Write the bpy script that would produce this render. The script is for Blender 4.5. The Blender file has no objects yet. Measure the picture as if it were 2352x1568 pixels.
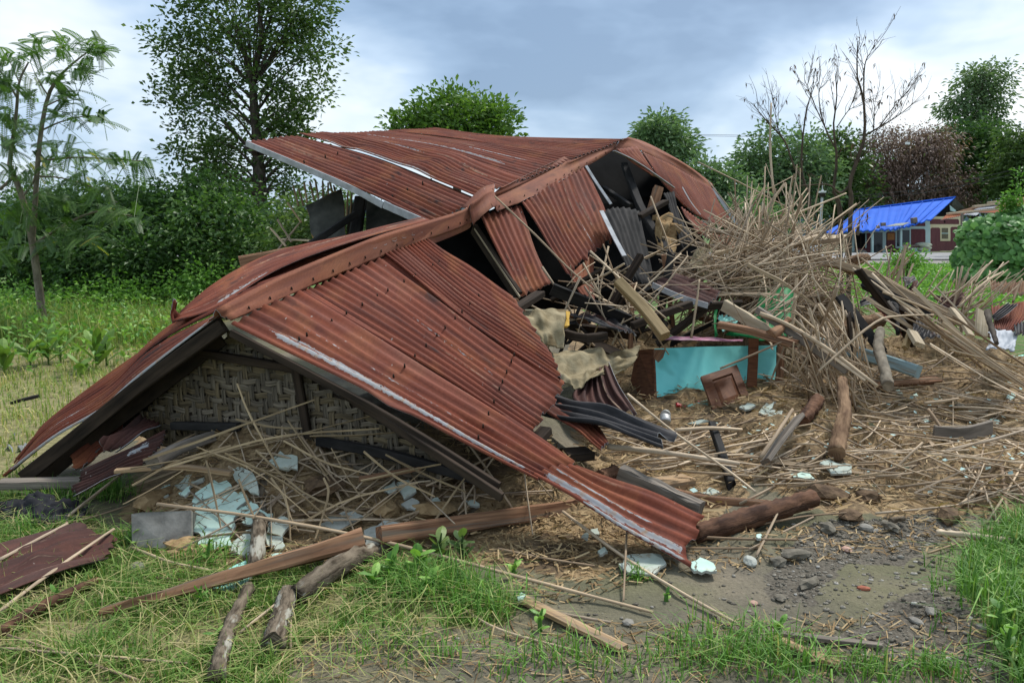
import bpy, math, random
import numpy as np
from mathutils import Vector, noise

random.seed(7)
rng = np.random.default_rng(7)
sc = bpy.context.scene
C = sc.collection

# ------------------------------------------------------------------ camera
F, CX, CY, HZ, CAMZ = 1829.33, 1176.0, 784.0, 540.0, 1.6
TH = math.atan((CY - HZ) / F)
cam = bpy.data.cameras.new('camera')
cam.sensor_width = 36.0
cam.lens = 28.0
cam.clip_start = 0.05
cam.clip_end = 8000
camo = bpy.data.objects.new('camera', cam)
camo.location = (0, 0, CAMZ)
camo.rotation_euler = (math.pi / 2 - TH, 0, 0)
C.objects.link(camo)
sc.camera = camo


def P(x, y, Y=None, z=None):
    """a point of the place seen at picture position (x, y), at distance Y or at height z"""
    dx = x - CX
    up = CY - y
    dy = F * math.cos(TH) + up * math.sin(TH)
    dz = -F * math.sin(TH) + up * math.cos(TH)
    if Y is None:
        t = (z - CAMZ) / dz
    else:
        t = Y / dy
    return Vector((dx * t, dy * t, CAMZ + dz * t))


def px(p):
    """picture position of a point of the place"""
    x, y, z = p[0], p[1], p[2] - CAMZ
    f = y * math.cos(TH) - z * math.sin(TH)
    u = y * math.sin(TH) + z * math.cos(TH)
    return CX + F * x / f, CY - F * u / f


def reg(ox, oy, s):
    return lambda x, y, Y=None, z=None: P(ox + x * s, oy + y * s, Y, z)


R1 = reg(0, 0, .4356)
R2 = reg(531, 265.5, .3226)
R3 = reg(1062, 288, .3)
R4 = reg(1593, 76, .3871)
S1 = reg(0, 645, .3226)
S2 = reg(0, 1062, .3227)
S3 = reg(683, 1024, .3548)
S4 = reg(1441.5, 1062, .3871)
S5 = reg(1138, 645, .3145)
S6 = reg(1745, 569, .3145)
S7 = reg(303.5, 721, .3548)
S8 = reg(1859, 379, .2097)
T1 = reg(1631, 424.9, .16451)
T3 = reg(0, 872.5, .16935)
T4 = reg(2048.5, 455.2, .14514)
T5 = reg(1972.6, 591.8, .17902)
T6 = reg(644.9, 409.7, .19355)

# ------------------------------------------------------------------ sky, sun, exposure
SUN_EL, SUN_AZ = math.radians(56), math.radians(44)   # high, behind the wreck, veiled by cloud
world = bpy.data.worlds.new('World')
sc.world = world
world.use_nodes = True
wt = world.node_tree
wt.nodes.clear()


def nd(t, typ, ins=None, **props):
    n = t.nodes.new(typ)
    for k, v in props.items():
        setattr(n, k, v)
    for k, v in (ins or {}).items():
        sk = n.inputs[k]
        if hasattr(v, 'is_output') or isinstance(v, bpy.types.NodeSocket):
            t.links.new(v, sk)
        else:
            sk.default_value = v
    return n


def ramp(t, fac, stops, interp='LINEAR'):
    n = nd(t, 'ShaderNodeValToRGB', {'Fac': fac})
    n.color_ramp.interpolation = interp
    e = n.color_ramp.elements
    while len(e) < len(stops):
        e.new(0.5)
    for el, (p, c) in zip(e, stops):
        el.position = p
        el.color = (*c, 1) if len(c) == 3 else c
    return n.outputs['Color']


def mixc(t, fac, a, b, mode='MIX'):
    n = nd(t, 'ShaderNodeMix', data_type='RGBA', blend_type=mode)
    for s, v in ((n.inputs[0], fac), (n.inputs[6], a), (n.inputs[7], b)):
        if isinstance(v, bpy.types.NodeSocket):
            t.links.new(v, s)
        else:
            s.default_value = v if not isinstance(v, tuple) else ((*v, 1) if len(v) == 3 else v)
    return n.outputs[2]


def mth(t, op, a, b=0.0, c=None, clamp=False):
    n = nd(t, 'ShaderNodeMath', operation=op, use_clamp=clamp)
    for i, v in enumerate((a, b) if c is None else (a, b, c)):
        if isinstance(v, bpy.types.NodeSocket):
            t.links.new(v, n.inputs[i])
        else:
            n.inputs[i].default_value = v
    return n.outputs[0]


tc = nd(wt, 'ShaderNodeTexCoord')
D = tc.outputs['Generated']
sky = nd(wt, 'ShaderNodeTexSky', sky_type='NISHITA', sun_disc=False, sun_elevation=SUN_EL,
         sun_rotation=SUN_AZ, air_density=1.0, dust_density=2.0, ozone_density=1.0)
DS = nd(wt, 'ShaderNodeVectorMath', {0: D, 1: (1.0, 1.0, 2.3)}, operation='MULTIPLY').outputs[0]
DN = nd(wt, 'ShaderNodeVectorMath', {0: DS}, operation='NORMALIZE').outputs[0]
n1 = nd(wt, 'ShaderNodeTexNoise', {'Vector': DS, 'Scale': 3.4, 'Detail': 4.0, 'Roughness': 0.6, 'Distortion': 0.25})
n2 = nd(wt, 'ShaderNodeTexNoise', {'Vector': DS, 'Scale': 7.0, 'Detail': 4.0, 'Roughness': 0.55, 'Distortion': 0.3})


def blob(x, y, inner, outer, amt):
    d = (P(x, y, Y=100) - Vector((0, 0, CAMZ))).normalized()
    d = Vector((d.x, d.y, d.z * 2.3)).normalized()
    dot = nd(wt, 'ShaderNodeVectorMath', {0: DN, 1: tuple(d)}, operation='DOT_PRODUCT').outputs['Value']
    m = nd(wt, 'ShaderNodeMapRange', {'Value': dot, 'From Min': math.cos(math.radians(outer)),
                                      'From Max': math.cos(math.radians(inner)), 'To Min': 0.0, 'To Max': amt},
           interpolation_type='SMOOTHSTEP')
    return m.outputs['Result']


cl = mth(wt, 'MULTIPLY_ADD', n1.outputs['Fac'], 1.25, -0.55)
cl = mth(wt, 'MULTIPLY_ADD', n2.outputs['Fac'], 0.62, cl)
for b in ((1100, 70, 0, 24, .14), (1650, 80, 0, 26, .34), (1950, 60, 0, 16, .10), (2330, 130, 1, 15, -.50),
          (1900, 280, 0, 13, -.26), (100, 30, 2, 24, -.06), (850, 260, 0, 9, -.12), (300, 270, 1, 9, .06)):
    cl = mth(wt, 'ADD', cl, blob(*b))
ccol = ramp(wt, cl, [(0.0, (.41, .425, .44)), (0.24, (.325, .365, .40)), (0.46, (.215, .275, .345)), (0.75, (.125, .18, .255)), (1.0, (.085, .13, .195))])
skyc = mixc(wt, 1.0, sky.outputs['Color'], (.1, .1, .1), 'MULTIPLY')
fin = mixc(wt, 0.88, skyc, ccol)
bg = nd(wt, 'ShaderNodeBackground', {'Color': fin, 'Strength': 1.02})
wo = nd(wt, 'ShaderNodeOutputWorld', {'Surface': bg.outputs[0]})

world.cycles.sampling_method = 'MANUAL'
world.cycles.sample_map_resolution = 256

sl = bpy.data.lights.new('sun', 'SUN')
sl.energy = 1.5
sl.angle = math.radians(10)
sl.color = (1.0, .97, .92)
so = bpy.data.objects.new('sun', sl)
sv = Vector((math.sin(SUN_AZ) * math.cos(SUN_EL), math.cos(SUN_AZ) * math.cos(SUN_EL), math.sin(SUN_EL)))
so.rotation_euler = (-sv).to_track_quat('-Z', 'Y').to_euler()
so.location = sv * 50
C.objects.link(so)
sc.view_settings.view_transform = 'Standard'
sc.view_settings.look = 'None'
sc.view_settings.exposure = 1.38
sc.view_settings.gamma = 1.0
sc.cycles.max_bounces = 5
sc.cycles.diffuse_bounces = 3
sc.cycles.glossy_bounces = 2
sc.cycles.transmission_bounces = 3
sc.cycles.caustics_reflective = False
sc.cycles.caustics_refractive = False

# ------------------------------------------------------------------ materials
MATS = {}


def bsdf(name, rough=.8, spec=.3, metal=0.0):
    m = bpy.data.materials.new(name)
    m.use_nodes = True
    t = m.node_tree
    t.nodes.clear()
    b = nd(t, 'ShaderNodeBsdfPrincipled', {'Roughness': rough, 'Specular IOR Level': spec, 'Metallic': metal})
    o = nd(t, 'ShaderNodeOutputMaterial', {'Surface': b.outputs[0]})
    MATS[name] = m
    return m, t, b, o


def uvv(t, su, sv):
    uv = nd(t, 'ShaderNodeUVMap').outputs['UV']
    oi = nd(t, 'ShaderNodeObjectInfo').outputs['Random']
    off = nd(t, 'ShaderNodeCombineXYZ', {'X': mth(t, 'MULTIPLY', oi, 37.0), 'Y': mth(t, 'MULTIPLY', oi, 61.0), 'Z': oi})
    v = nd(t, 'ShaderNodeVectorMath', {0: uv, 1: (su, sv, 1)}, operation='MULTIPLY').outputs[0]
    return nd(t, 'ShaderNodeVectorMath', {0: v, 1: off.outputs[0]}, operation='ADD').outputs[0]


def noi(t, vec, scale, detail=4.0, rough=.55, dist=0.0):
    return nd(t, 'ShaderNodeTexNoise', {'Vector': vec, 'Scale': scale, 'Detail': detail, 'Roughness': rough, 'Distortion': dist}).outputs['Fac']


def bump(t, b, h, strength=.4, dist=.01):
    n = nd(t, 'ShaderNodeBump', {'Height': h, 'Strength': strength, 'Distance': dist})
    t.links.new(n.outputs[0], b.inputs['Normal'])


def objpos(t):
    return nd(t, 'ShaderNodeTexCoord').outputs['Object']


def m_rust(name, c1, c2, c3, black=.5, rough=.78):
    m, t, b, o = bsdf(name, rough, .18)
    v = uvv(t, 1, 1)
    vs = uvv(t, 13, 1.0)
    a = noi(t, v, 2.3, 4)
    s = noi(t, vs, 1.6, 3, .6)
    col = mixc(t, ramp(t, s, [(.36, (0, 0, 0)), (.66, (1, 1, 1))]), c1, c2)
    col = mixc(t, ramp(t, a, [(.50, (0, 0, 0)), (.70, (.8, .8, .8))]), col, c3)
    fade = mth(t, 'MULTIPLY', ramp(t, noi(t, uvv(t, 5, .8), 1.0, 5, .6), [(.50, (0, 0, 0)), (.68, (1, 1, 1))]), .38)
    col = mixc(t, fade, col, tuple(x * .72 + y for x, y in zip(c1, (.115, .085, .072))))
    fine = noi(t, v, 55, 3, .7)
    col = mixc(t, .35, col, ramp(t, fine, [(.3, (.25, .25, .25)), (.7, (1, 1, 1))]), 'MULTIPLY')
    dk = mth(t, 'MULTIPLY', ramp(t, noi(t, uvv(t, 7, 2.2), 1.1, 4, .62), [(.57, (0, 0, 0)), (.68, (1, 1, 1))]),
             ramp(t, noi(t, v, .9, 3), [(.42, (0, 0, 0)), (.6, (1, 1, 1))]))
    col = mixc(t, mth(t, 'MULTIPLY', dk, black), col, (.035, .022, .02))
    pale = mth(t, 'MULTIPLY', ramp(t, noi(t, uvv(t, 30, .7), 1.0, 3, .6), [(.64, (0, 0, 0)), (.70, (1, 1, 1))]), ramp(t, noi(t, uvv(t, 40, 14), 1.0, 3, .7), [(.42, (0, 0, 0)), (.58, (.75, .75, .75))]))
    col = mixc(t, pale, col, (.36, .25, .17))
    at = nd(t, 'ShaderNodeAttribute', attribute_name='bare').outputs['Fac']
    rag = mth(t, 'MULTIPLY_ADD', noi(t, uvv(t, 60, 16), 1.5, 3, .7), 1.6, -.86)
    bare = mth(t, 'ADD', at, mth(t, 'MULTIPLY', rag, ramp(t, at, [(0, (0, 0, 0)), (.12, (1, 1, 1))])))
    bm = ramp(t, bare, [(.45, (0, 0, 0)), (.6, (1, 1, 1))])
    zc = mixc(t, noi(t, uvv(t, 30, 5), 2, 3), (.25, .25, .25), (.40, .405, .41))
    zc = mixc(t, ramp(t, noi(t, uvv(t, 12, 14), 2, 4), [(.5, (0, 0, 0)), (.68, (.75, .75, .75))]), zc, (.36, .22, .12))
    col = mixc(t, bm, col, zc)
    speck = ramp(t, noi(t, v, 34, 2, .5), [(.755, (0, 0, 0)), (.79, (1, 1, 1))])
    col = mixc(t, mth(t, 'MULTIPLY', speck, .7), col, (.40, .36, .32))
    t.links.new(col, b.inputs['Base Color'])
    bump(t, b, mth(t, 'ADD', mth(t, 'MULTIPLY', fine, .3), a), .25, .006)
    return m


m_rust('rust', (.225, .060, .032), (.120, .034, .022), (.28, .098, .040), .95)
m_rust('rust_cap', (.27, .098, .054), (.17, .062, .042), (.31, .130, .062), .4)
m_rust('rust_dark', (.088, .036, .028), (.045, .024, .021), (.12, .045, .03), .7)
m_rust('rust_orange', (.42, .14, .055), (.32, .10, .05), (.45, .18, .07), .25)
m_rust('rust_brown', (.22, .12, .06), (.15, .08, .05), (.28, .16, .08), .4)


def m_simple(name, c1, c2, rough=.7, spec=.3, su=1, sv=1, scale=6, metal=0., bmp=.25, lo=.35, hi=.65, c3=None, useobj=False, bd=.006, rnd=0.0):
    m, t, b, o = bsdf(name, rough, spec, metal)
    v = objpos(t) if useobj else uvv(t, su, sv)
    a = noi(t, v, scale, 4, .6)
    col = mixc(t, ramp(t, a, [(lo, (0, 0, 0)), (hi, (1, 1, 1))]), c1, c2)
    if c3:
        col = mixc(t, ramp(t, noi(t, v, scale * .37, 3, .65), [(.56, (0, 0, 0)), (.64, (1, 1, 1))]), col, c3)
    if rnd:
        oi = nd(t, 'ShaderNodeObjectInfo').outputs['Random']
        col = mixc(t, 1.0, col, ramp(t, oi, [(0, (1 - rnd,) * 3), (1, (1 + rnd,) * 3)]), 'MULTIPLY')
    t.links.new(col, b.inputs['Base Color'])
    bump(t, b, a, bmp, bd)
    return m


m_simple('zinc', (.26, .265, .27), (.42, .43, .445), .6, .25, 20, 4, 2, .0)
m_simple('zinc_under', (.05, .045, .04), (.14, .125, .11), .6, .3, 8, 2, 2, .0, c3=(.10, .05, .03))
m_simple('soot_metal', (.012, .012, .013), (.055, .05, .05), .6, .22, 6, 1.5, 2, .0, c3=(.065, .032, .024))
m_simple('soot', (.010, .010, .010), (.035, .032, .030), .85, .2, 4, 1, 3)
m_simple('wood_dark', (.018, .014, .011), (.055, .039, .028), .85, .1, 28, 1.6, 1.5, bmp=.4)
m_simple('wood_weather', (.20, .135, .08), (.40, .295, .19), .85, .15, 28, 1.4, 1.5, bmp=.5)
m_simple('wood_gray', (.10, .085, .07), (.25, .21, .17), .85, .2, 28, 1.4, 1.5, bmp=.4)
m_simple('wood_brown', (.12, .055, .03), (.35, .195, .11), .8, .15, 34, 1.2, 1.5, bmp=.5, c3=(.15, .115, .085))
m_simple('wood_fresh', (.24, .15, .08), (.47, .325, .19), .8, .15, 34, 1.2, 1.5, bmp=.5, c3=(.22, .165, .11))
m_simple('wood_pale', (.32, .25, .16), (.50, .41, .29), .8, .2, 30, 1.4, 1.5, bmp=.4)
m_simple('wood_olive', (.19, .13, .055), (.32, .225, .11), .7, .3, 24, 1.2, 1.5, bmp=.3)
m_simple('bark', (.050, .038, .026), (.20, .16, .115), .95, .1, 26, 7, 1.6, bmp=1.0, c3=(.33, .315, .26), bd=.014)
m_simple('bark_red', (.045, .022, .014), (.17, .085, .048), .85, .2, 10, 2.4, 2.2, bmp=1.0, bd=.014)
m_simple('bark_rot', (.10, .055, .03), (.30, .19, .11), .9, .2, 14, 2, 2.2, bmp=1.0, bd=.014)
m_simple('bark_tree', (.045, .036, .028), (.13, .105, .082), .9, .2, 6, 3, 2, bmp=.8, bd=.02)
m_simple('bark_pale', (.14, .115, .085), (.29, .25, .19), .9, .2, 6, 3, 2, bmp=.6, bd=.01)
m_simple('twig', (.055, .040, .030), (.12, .085, .06), .9, .2, 6, 3, 2)
m_simple('weave', (.050, .037, .022), (.19, .145, .085), .8, .25, 60, 2.2, 1.5, bmp=.6, bd=.003, rnd=.3)
m_simple('weave_gray', (.052, .042, .030), (.20, .165, .12), .8, .25, 60, 2.2, 1.5, bmp=.6, bd=.003, rnd=.3)
m_simple('concrete', (.13, .122, .108), (.29, .272, .24), .9, .2, 1, 1, 9, bmp=.5, useobj=True, bd=.01)
m_simple('wall_gray', (.060, .062, .056), (.12, .12, .105), .95, .1, 1, 1, 6, bmp=.4, useobj=True)  # the wall pieces' shade under the overhang is put into this grey
m_simple('plaster_back', (.30, .31, .27), (.42, .43, .38), .95, .1, 1, 1, 14, bmp=.7, useobj=True)
m_simple('mint', (.42, .58, .55), (.54, .70, .66), .75, .25, 1, 1, 5, bmp=.2, c3=(.44, .52, .47), useobj=True)
m_simple('mint_dull', (.36, .42, .36), (.48, .53, .47), .85, .2, 1, 1, 8, bmp=.4, c3=(.33, .32, .26), useobj=True)
m_simple('mint_bright', (.27, .62, .52), (.38, .72, .62), .7, .25, 1, 1, 7, bmp=.2, c3=(.34, .55, .47), useobj=True)


def m_painted(name, c1, c2, crack=(.10, .075, .05), dirt=(.26, .20, .13), scale=5.0, cs_=4.5, lines=True, damt=.75, streak=False):
    """old paint: uneven tone, hairline cracks, chips down to the clay"""
    m, t, b, o = bsdf(name, .8, .2)
    v = objpos(t)
    a = noi(t, v, scale, 6, .6)
    col = mixc(t, ramp(t, a, [(.35, (0, 0, 0)), (.65, (1, 1, 1))]), c1, c2)
    col = mixc(t, mth(t, 'MULTIPLY', ramp(t, noi(t, v, scale * 1.3, 6, .7), [(.56, (0, 0, 0)), (.66, (1, 1, 1))]), damt), col, dirt)
    if streak:
        sv_ = nd(t, 'ShaderNodeVectorMath', {0: v, 1: (40, 40, 4)}, operation='MULTIPLY').outputs[0]
        col = mixc(t, mth(t, 'MULTIPLY', ramp(t, noi(t, sv_, 1, 4, .6), [(.62, (0, 0, 0)), (.70, (1, 1, 1))]), .6), col, crack)
        sv2 = nd(t, 'ShaderNodeVectorMath', {0: v, 1: (3, 3, 45)}, operation='MULTIPLY').outputs[0]
        col = mixc(t, mth(t, 'MULTIPLY', ramp(t, noi(t, sv2, 1, 3, .5), [(.66, (0, 0, 0)), (.72, (1, 1, 1))]), .5), col, dirt)
    if lines:
        wob = nd(t, 'ShaderNodeTexNoise', {'Vector': v, 'Scale': 9.0, 'Detail': 3.0}).outputs['Color']
        wv = nd(t, 'ShaderNodeVectorMath', {0: v, 1: nd(t, 'ShaderNodeVectorMath', {0: wob, 1: (.12, .12, .12)}, operation='MULTIPLY').outputs[0]}, operation='ADD').outputs[0]
        vo = nd(t, 'ShaderNodeTexVoronoi', {'Vector': wv, 'Scale': cs_}, feature='DISTANCE_TO_EDGE').outputs['Distance']
        col = mixc(t, ramp(t, vo, [(.004, (1, 1, 1)), (.014, (0, 0, 0))]), col, crack)
    sp_ = ramp(t, noi(t, v, 60, 2, .5), [(.70, (0, 0, 0)), (.76, (.7, .7, .7))])
    col = mixc(t, sp_, col, crack)
    t.links.new(col, b.inputs['Base Color'])
    bump(t, b, a, .3, .004)


m_painted('mint', (.40, .55, .47), (.52, .66, .57), dirt=(.38, .35, .25))
m_painted('mint_dull', (.34, .39, .33), (.46, .50, .43), dirt=(.28, .24, .16), scale=8)
m_painted('mint_bright', (.25, .58, .49), (.36, .68, .58), dirt=(.33, .45, .36), cs_=10)
m_painted('turquoise', (.15, .62, .59), (.22, .71, .68), crack=(.07, .10, .09), dirt=(.20, .50, .45), scale=3.5, lines=False, damt=.5, streak=True)
m_simple('clay', (.24, .155, .075), (.38, .265, .14), .95, .1, 1, 1, 14, bmp=1.0, useobj=True, bd=.02)
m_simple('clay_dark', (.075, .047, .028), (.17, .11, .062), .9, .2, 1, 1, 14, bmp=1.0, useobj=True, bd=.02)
m_simple('mud_clod', (.095, .083, .062), (.20, .178, .138), .9, .25, 1, 1, 16, bmp=1.0, useobj=True, bd=.01)
m_simple('stone', (.15, .138, .115), (.31, .288, .245), .75, .3, 1, 1, 12, bmp=.4, useobj=True)
m_simple('terracotta', (.28, .09, .055), (.40, .15, .09), .85, .2, 1, 1, 12, useobj=True)
m_simple('pinkstone', (.40, .24, .18), (.52, .35, .27), .85, .2, 1, 1, 12, useobj=True)
m_simple('turquoise', (.16, .64, .61), (.22, .72, .69), .6, .3, 1, 1, 4, bmp=.15, c3=(.12, .49, .45), useobj=True)
m_simple('paleblue', (.20, .30, .32), (.33, .43, .44), .75, .3, 24, 1.3, 2, bmp=.3, c3=(.24, .21, .15))
m_simple('green_tin', (.004, .13, .036), (.010, .22, .06), .6, .2, 1, 1, 3, bmp=.2, useobj=True)
m_simple('pink_tin', (.20, .10, .14), (.42, .13, .22), .4, .4, 1, 1, 5, useobj=True)
m_simple('red_plastic', (.5, .02, .03), (.6, .04, .05), .4, .4, 1, 1, 5, useobj=True)
m_simple('varnish', (.085, .032, .016), (.16, .066, .031), .6, .12, 6, 30, 1.5, bmp=.1)
m_simple('silver', (.32, .32, .31), (.5, .5, .48), .45, .5, 1, 1, 5, .5, useobj=True)
m_simple('tarp_gray', (.13, .14, .15), (.22, .23, .245), .6, .3, 1, 1, 6, useobj=True)
m_simple('tarp_white', (.28, .30, .33), (.42, .44, .47), .6, .3, 1, 1, 6, useobj=True)
m_simple('cloth_black', (.010, .010, .012), (.028, .028, .032), .85, .2, 1, 1, 9, useobj=True)
m_simple('blue_plastic', (.02, .10, .5), (.03, .16, .6), .4, .4, 1, 1, 5, useobj=True)
m_simple('burlap', (.19, .15, .085), (.36, .30, .19), .95, .1, 1, 1, 7, bmp=.9, c3=(.13, .095, .05), useobj=True, bd=.02)
m_simple('foam', (.45, .26, .05), (.58, .37, .09), .9, .1, 1, 1, 9, useobj=True)
m_simple('roof_blue', (.022, .115, .55), (.030, .14, .62), .75, .12, 1, 1, .6, useobj=True)
m_simple('house_mint', (.42, .58, .55), (.50, .64, .60), .8, .2, 1, 1, 1, useobj=True)
m_simple('house_cream', (.58, .50, .30), (.64, .56, .36), .8, .2, 1, 1, 1, useobj=True)
m_simple('glass_dark', (.015, .02, .022), (.03, .035, .035), .15, .5, 1, 1, 1, useobj=True)
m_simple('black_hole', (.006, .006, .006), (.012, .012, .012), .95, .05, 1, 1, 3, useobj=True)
m_simple('white_paint', (.68, .68, .66), (.78, .78, .76), .6, .3, 1, 1, 3, useobj=True)
m_simple('asphalt', (.20, .20, .20), (.30, .295, .29), .9, .2, 1, 1, .8, bmp=.2, useobj=True)
m_simple('stubble', (.16, .15, .13), (.27, .25, .22), .9, .2, 1, 1, 3, useobj=True)
m_simple('wire', (.03, .03, .03), (.05, .05, .05), .6, .3)
m_simple('pole_gray', (.42, .43, .44), (.52, .53, .54), .5, .4)
m_simple('board_orange', (.36, .16, .05), (.44, .21, .08), .8, .2, 1, 1, 4, useobj=True)
m_simple('sack', (.45, .46, .30), (.50, .56, .45), .8, .2, 1, 1, 6, useobj=True)
m_simple('curtain', (.10, .085, .055), (.18, .15, .10), .8, .2, 1, 1, 5, useobj=True)
m_simple('bare_zinc_roof', (.36, .36, .37), (.48, .48, .49), .5, .4, 1, 1, 2, useobj=True)
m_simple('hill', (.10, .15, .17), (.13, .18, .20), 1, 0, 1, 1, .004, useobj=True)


def m_brick(name):
    m, t, b, o = bsdf(name, .8, .2)
    v = nd(t, 'ShaderNodeUVMap').outputs['UV']
    br = nd(t, 'ShaderNodeTexBrick', {'Vector': v, 'Color1': (.13, .036, .042, 1), 'Color2': (.17, .055, .055, 1),
                                      'Mortar': (.085, .045, .045, 1), 'Scale': 1.0, 'Mortar Size': .02,
                                      'Brick Width': .42, 'Row Height': .17})
    t.links.new(br.outputs['Color'], b.inputs['Base Color'])
    bump(t, b, br.outputs['Fac'], .4, .02)


m_brick('brick')


def m_bamboo():
    m, t, b, o = bsdf('bamboo', .75, .25)
    oi = nd(t, 'ShaderNodeObjectInfo').outputs['Random']
    tint = nd(t, 'ShaderNodeAttribute', attribute_name='tint').outputs['Fac']
    r = mth(t, 'FRACT', mth(t, 'ADD', oi, tint))
    base = ramp(t, r, [(0, (.38, .285, .18)), (.25, (.62, .495, .345)), (.45, (.22, .15, .09)), (.7, (.66, .54, .39)), (.85, (.30, .24, .18)), (1, (.48, .37, .245))])
    v = uvv(t, 40, 2.2)
    s = noi(t, v, 1.6, 5, .6)
    col = mixc(t, .75, base, ramp(t, s, [(.28, (.35, .32, .3)), (.7, (1.25, 1.2, 1.15))]), 'MULTIPLY')
    knot = nd(t, 'ShaderNodeTexNoise', {'Vector': uvv(t, .5, 3.0), 'Scale': 1.0, 'Detail': 2.0}).outputs['Fac']
    col = mixc(t, ramp(t, knot, [(.66, (0, 0, 0)), (.72, (.7, .7, .7))]), col, (.08, .05, .03))
    t.links.new(col, b.inputs['Base Color'])
    bump(t, b, s, .4, .003)


m_bamboo()
m_simple('bamboo_shaded', (.20, .14, .078), (.44, .33, .195), .8, .2, 40, 2.2, 1.6, bmp=.4, bd=.003, rnd=.4)  # darker copy of bamboo, shade before the gable put into the colour


def m_leaf(name, stops, trans=.25, rough=.5, spec=.35):
    m, t, b, o = bsdf(name, rough, spec)
    tint = nd(t, 'ShaderNodeAttribute', attribute_name='tint').outputs['Fac']
    col = ramp(t, tint, stops)
    t.links.new(col, b.inputs['Base Color'])
    tr = nd(t, 'ShaderNodeBsdfTranslucent', {'Color': mixc(t, 1.0, col, (1.3, 1.5, .7), 'MULTIPLY')})
    mx = nd(t, 'ShaderNodeMixShader', {0: trans, 1: b.outputs[0], 2: tr.outputs[0]})
    t.links.new(mx.outputs[0], o.inputs['Surface'])


m_leaf('leaf_mid', [(0, (0.050, 0.094, 0.026)), (.5, (0.088, 0.149, 0.040)), (.85, (0.149, 0.220, 0.061)), (1, (0.220, 0.286, 0.094))])
m_leaf('leaf_dark', [(0, (0.036, 0.084, 0.024)), (.5, (0.074, 0.150, 0.038)), (.85, (0.138, 0.234, 0.060)), (1, (0.216, 0.312, 0.096))])
m_leaf('leaf_bright', [(0, (0.085, 0.200, 0.034)), (.5, (0.162, 0.324, 0.057)), (1, (0.287, 0.475, 0.095))])
m_leaf('leaf_yard', [(0, (.060, .125, .022)), (.5, (.115, .21, .036)), (.85, (.18, .29, .055)), (1, (.24, .36, .08))])
m_leaf('leaf_feather', [(0, (.050, .105, .028)), (.6, (.095, .175, .045)), (.93, (.16, .245, .07)), (1, (.36, .32, .06))], .35)
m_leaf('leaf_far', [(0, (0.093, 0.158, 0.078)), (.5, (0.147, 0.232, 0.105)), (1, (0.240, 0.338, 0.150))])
m_leaf('leaf_pale', [(0, (0.090, 0.144, 0.066)), (.5, (0.150, 0.222, 0.102)), (1, (0.240, 0.324, 0.156))])
m_leaf('leaf_brown', [(0, (0.119, 0.073, 0.056)), (.5, (0.231, 0.147, 0.115)), (.86, (0.350, 0.238, 0.189)), (.93, (0.182, 0.224, 0.070)), (1, (0.252, 0.308, 0.098))], .15)
m_leaf('leaf_dry', [(0, (.06, .035, .02)), (1, (.18, .10, .06))], .1)
m_leaf('vine_leaf', [(0, (.060, .15, .036)), (.5, (.115, .26, .065)), (1, (.22, .40, .11))], .2)
m_leaf('weed_leaf', [(0, (.10, .17, .035)), (.5, (.16, .27, .055)), (1, (.24, .36, .10))], .3)
m_leaf('grass', [(0, (.070, .150, .026)), (.4, (.125, .235, .042)), (.68, (.19, .29, .065)), (.80, (.33, .32, .12)), (1, (.50, .41, .21))], .25, .6, .25)
m_leaf('grass_green', [(0, (0.058, 0.138, 0.026)), (.45, (0.116, 0.246, 0.043)), (.85, (0.203, 0.362, 0.072)), (1, (0.435, 0.392, 0.160))], .25, .6, .25)
m_leaf('grass_wild', [(0, (0.131, 0.210, 0.049)), (.4, (0.228, 0.315, 0.079)), (.7, (0.385, 0.403, 0.131)), (1, (0.630, 0.507, 0.245))], .25, .6, .25)
m_leaf('straw', [(0, (.16, .095, .045)), (.5, (.30, .20, .095)), (1, (.48, .36, .20))], .1, .8, .2)
m_leaf('plaster_bits', [(0, (.36, .50, .45)), (1, (.52, .70, .66))], .0, .8, .2)
m_leaf('gravel', [(0, (.085, .075, .056)), (.6, (.17, .15, .115)), (.9, (.26, .235, .19)), (1, (.40, .38, .34))], .0, .75, .3)


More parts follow.
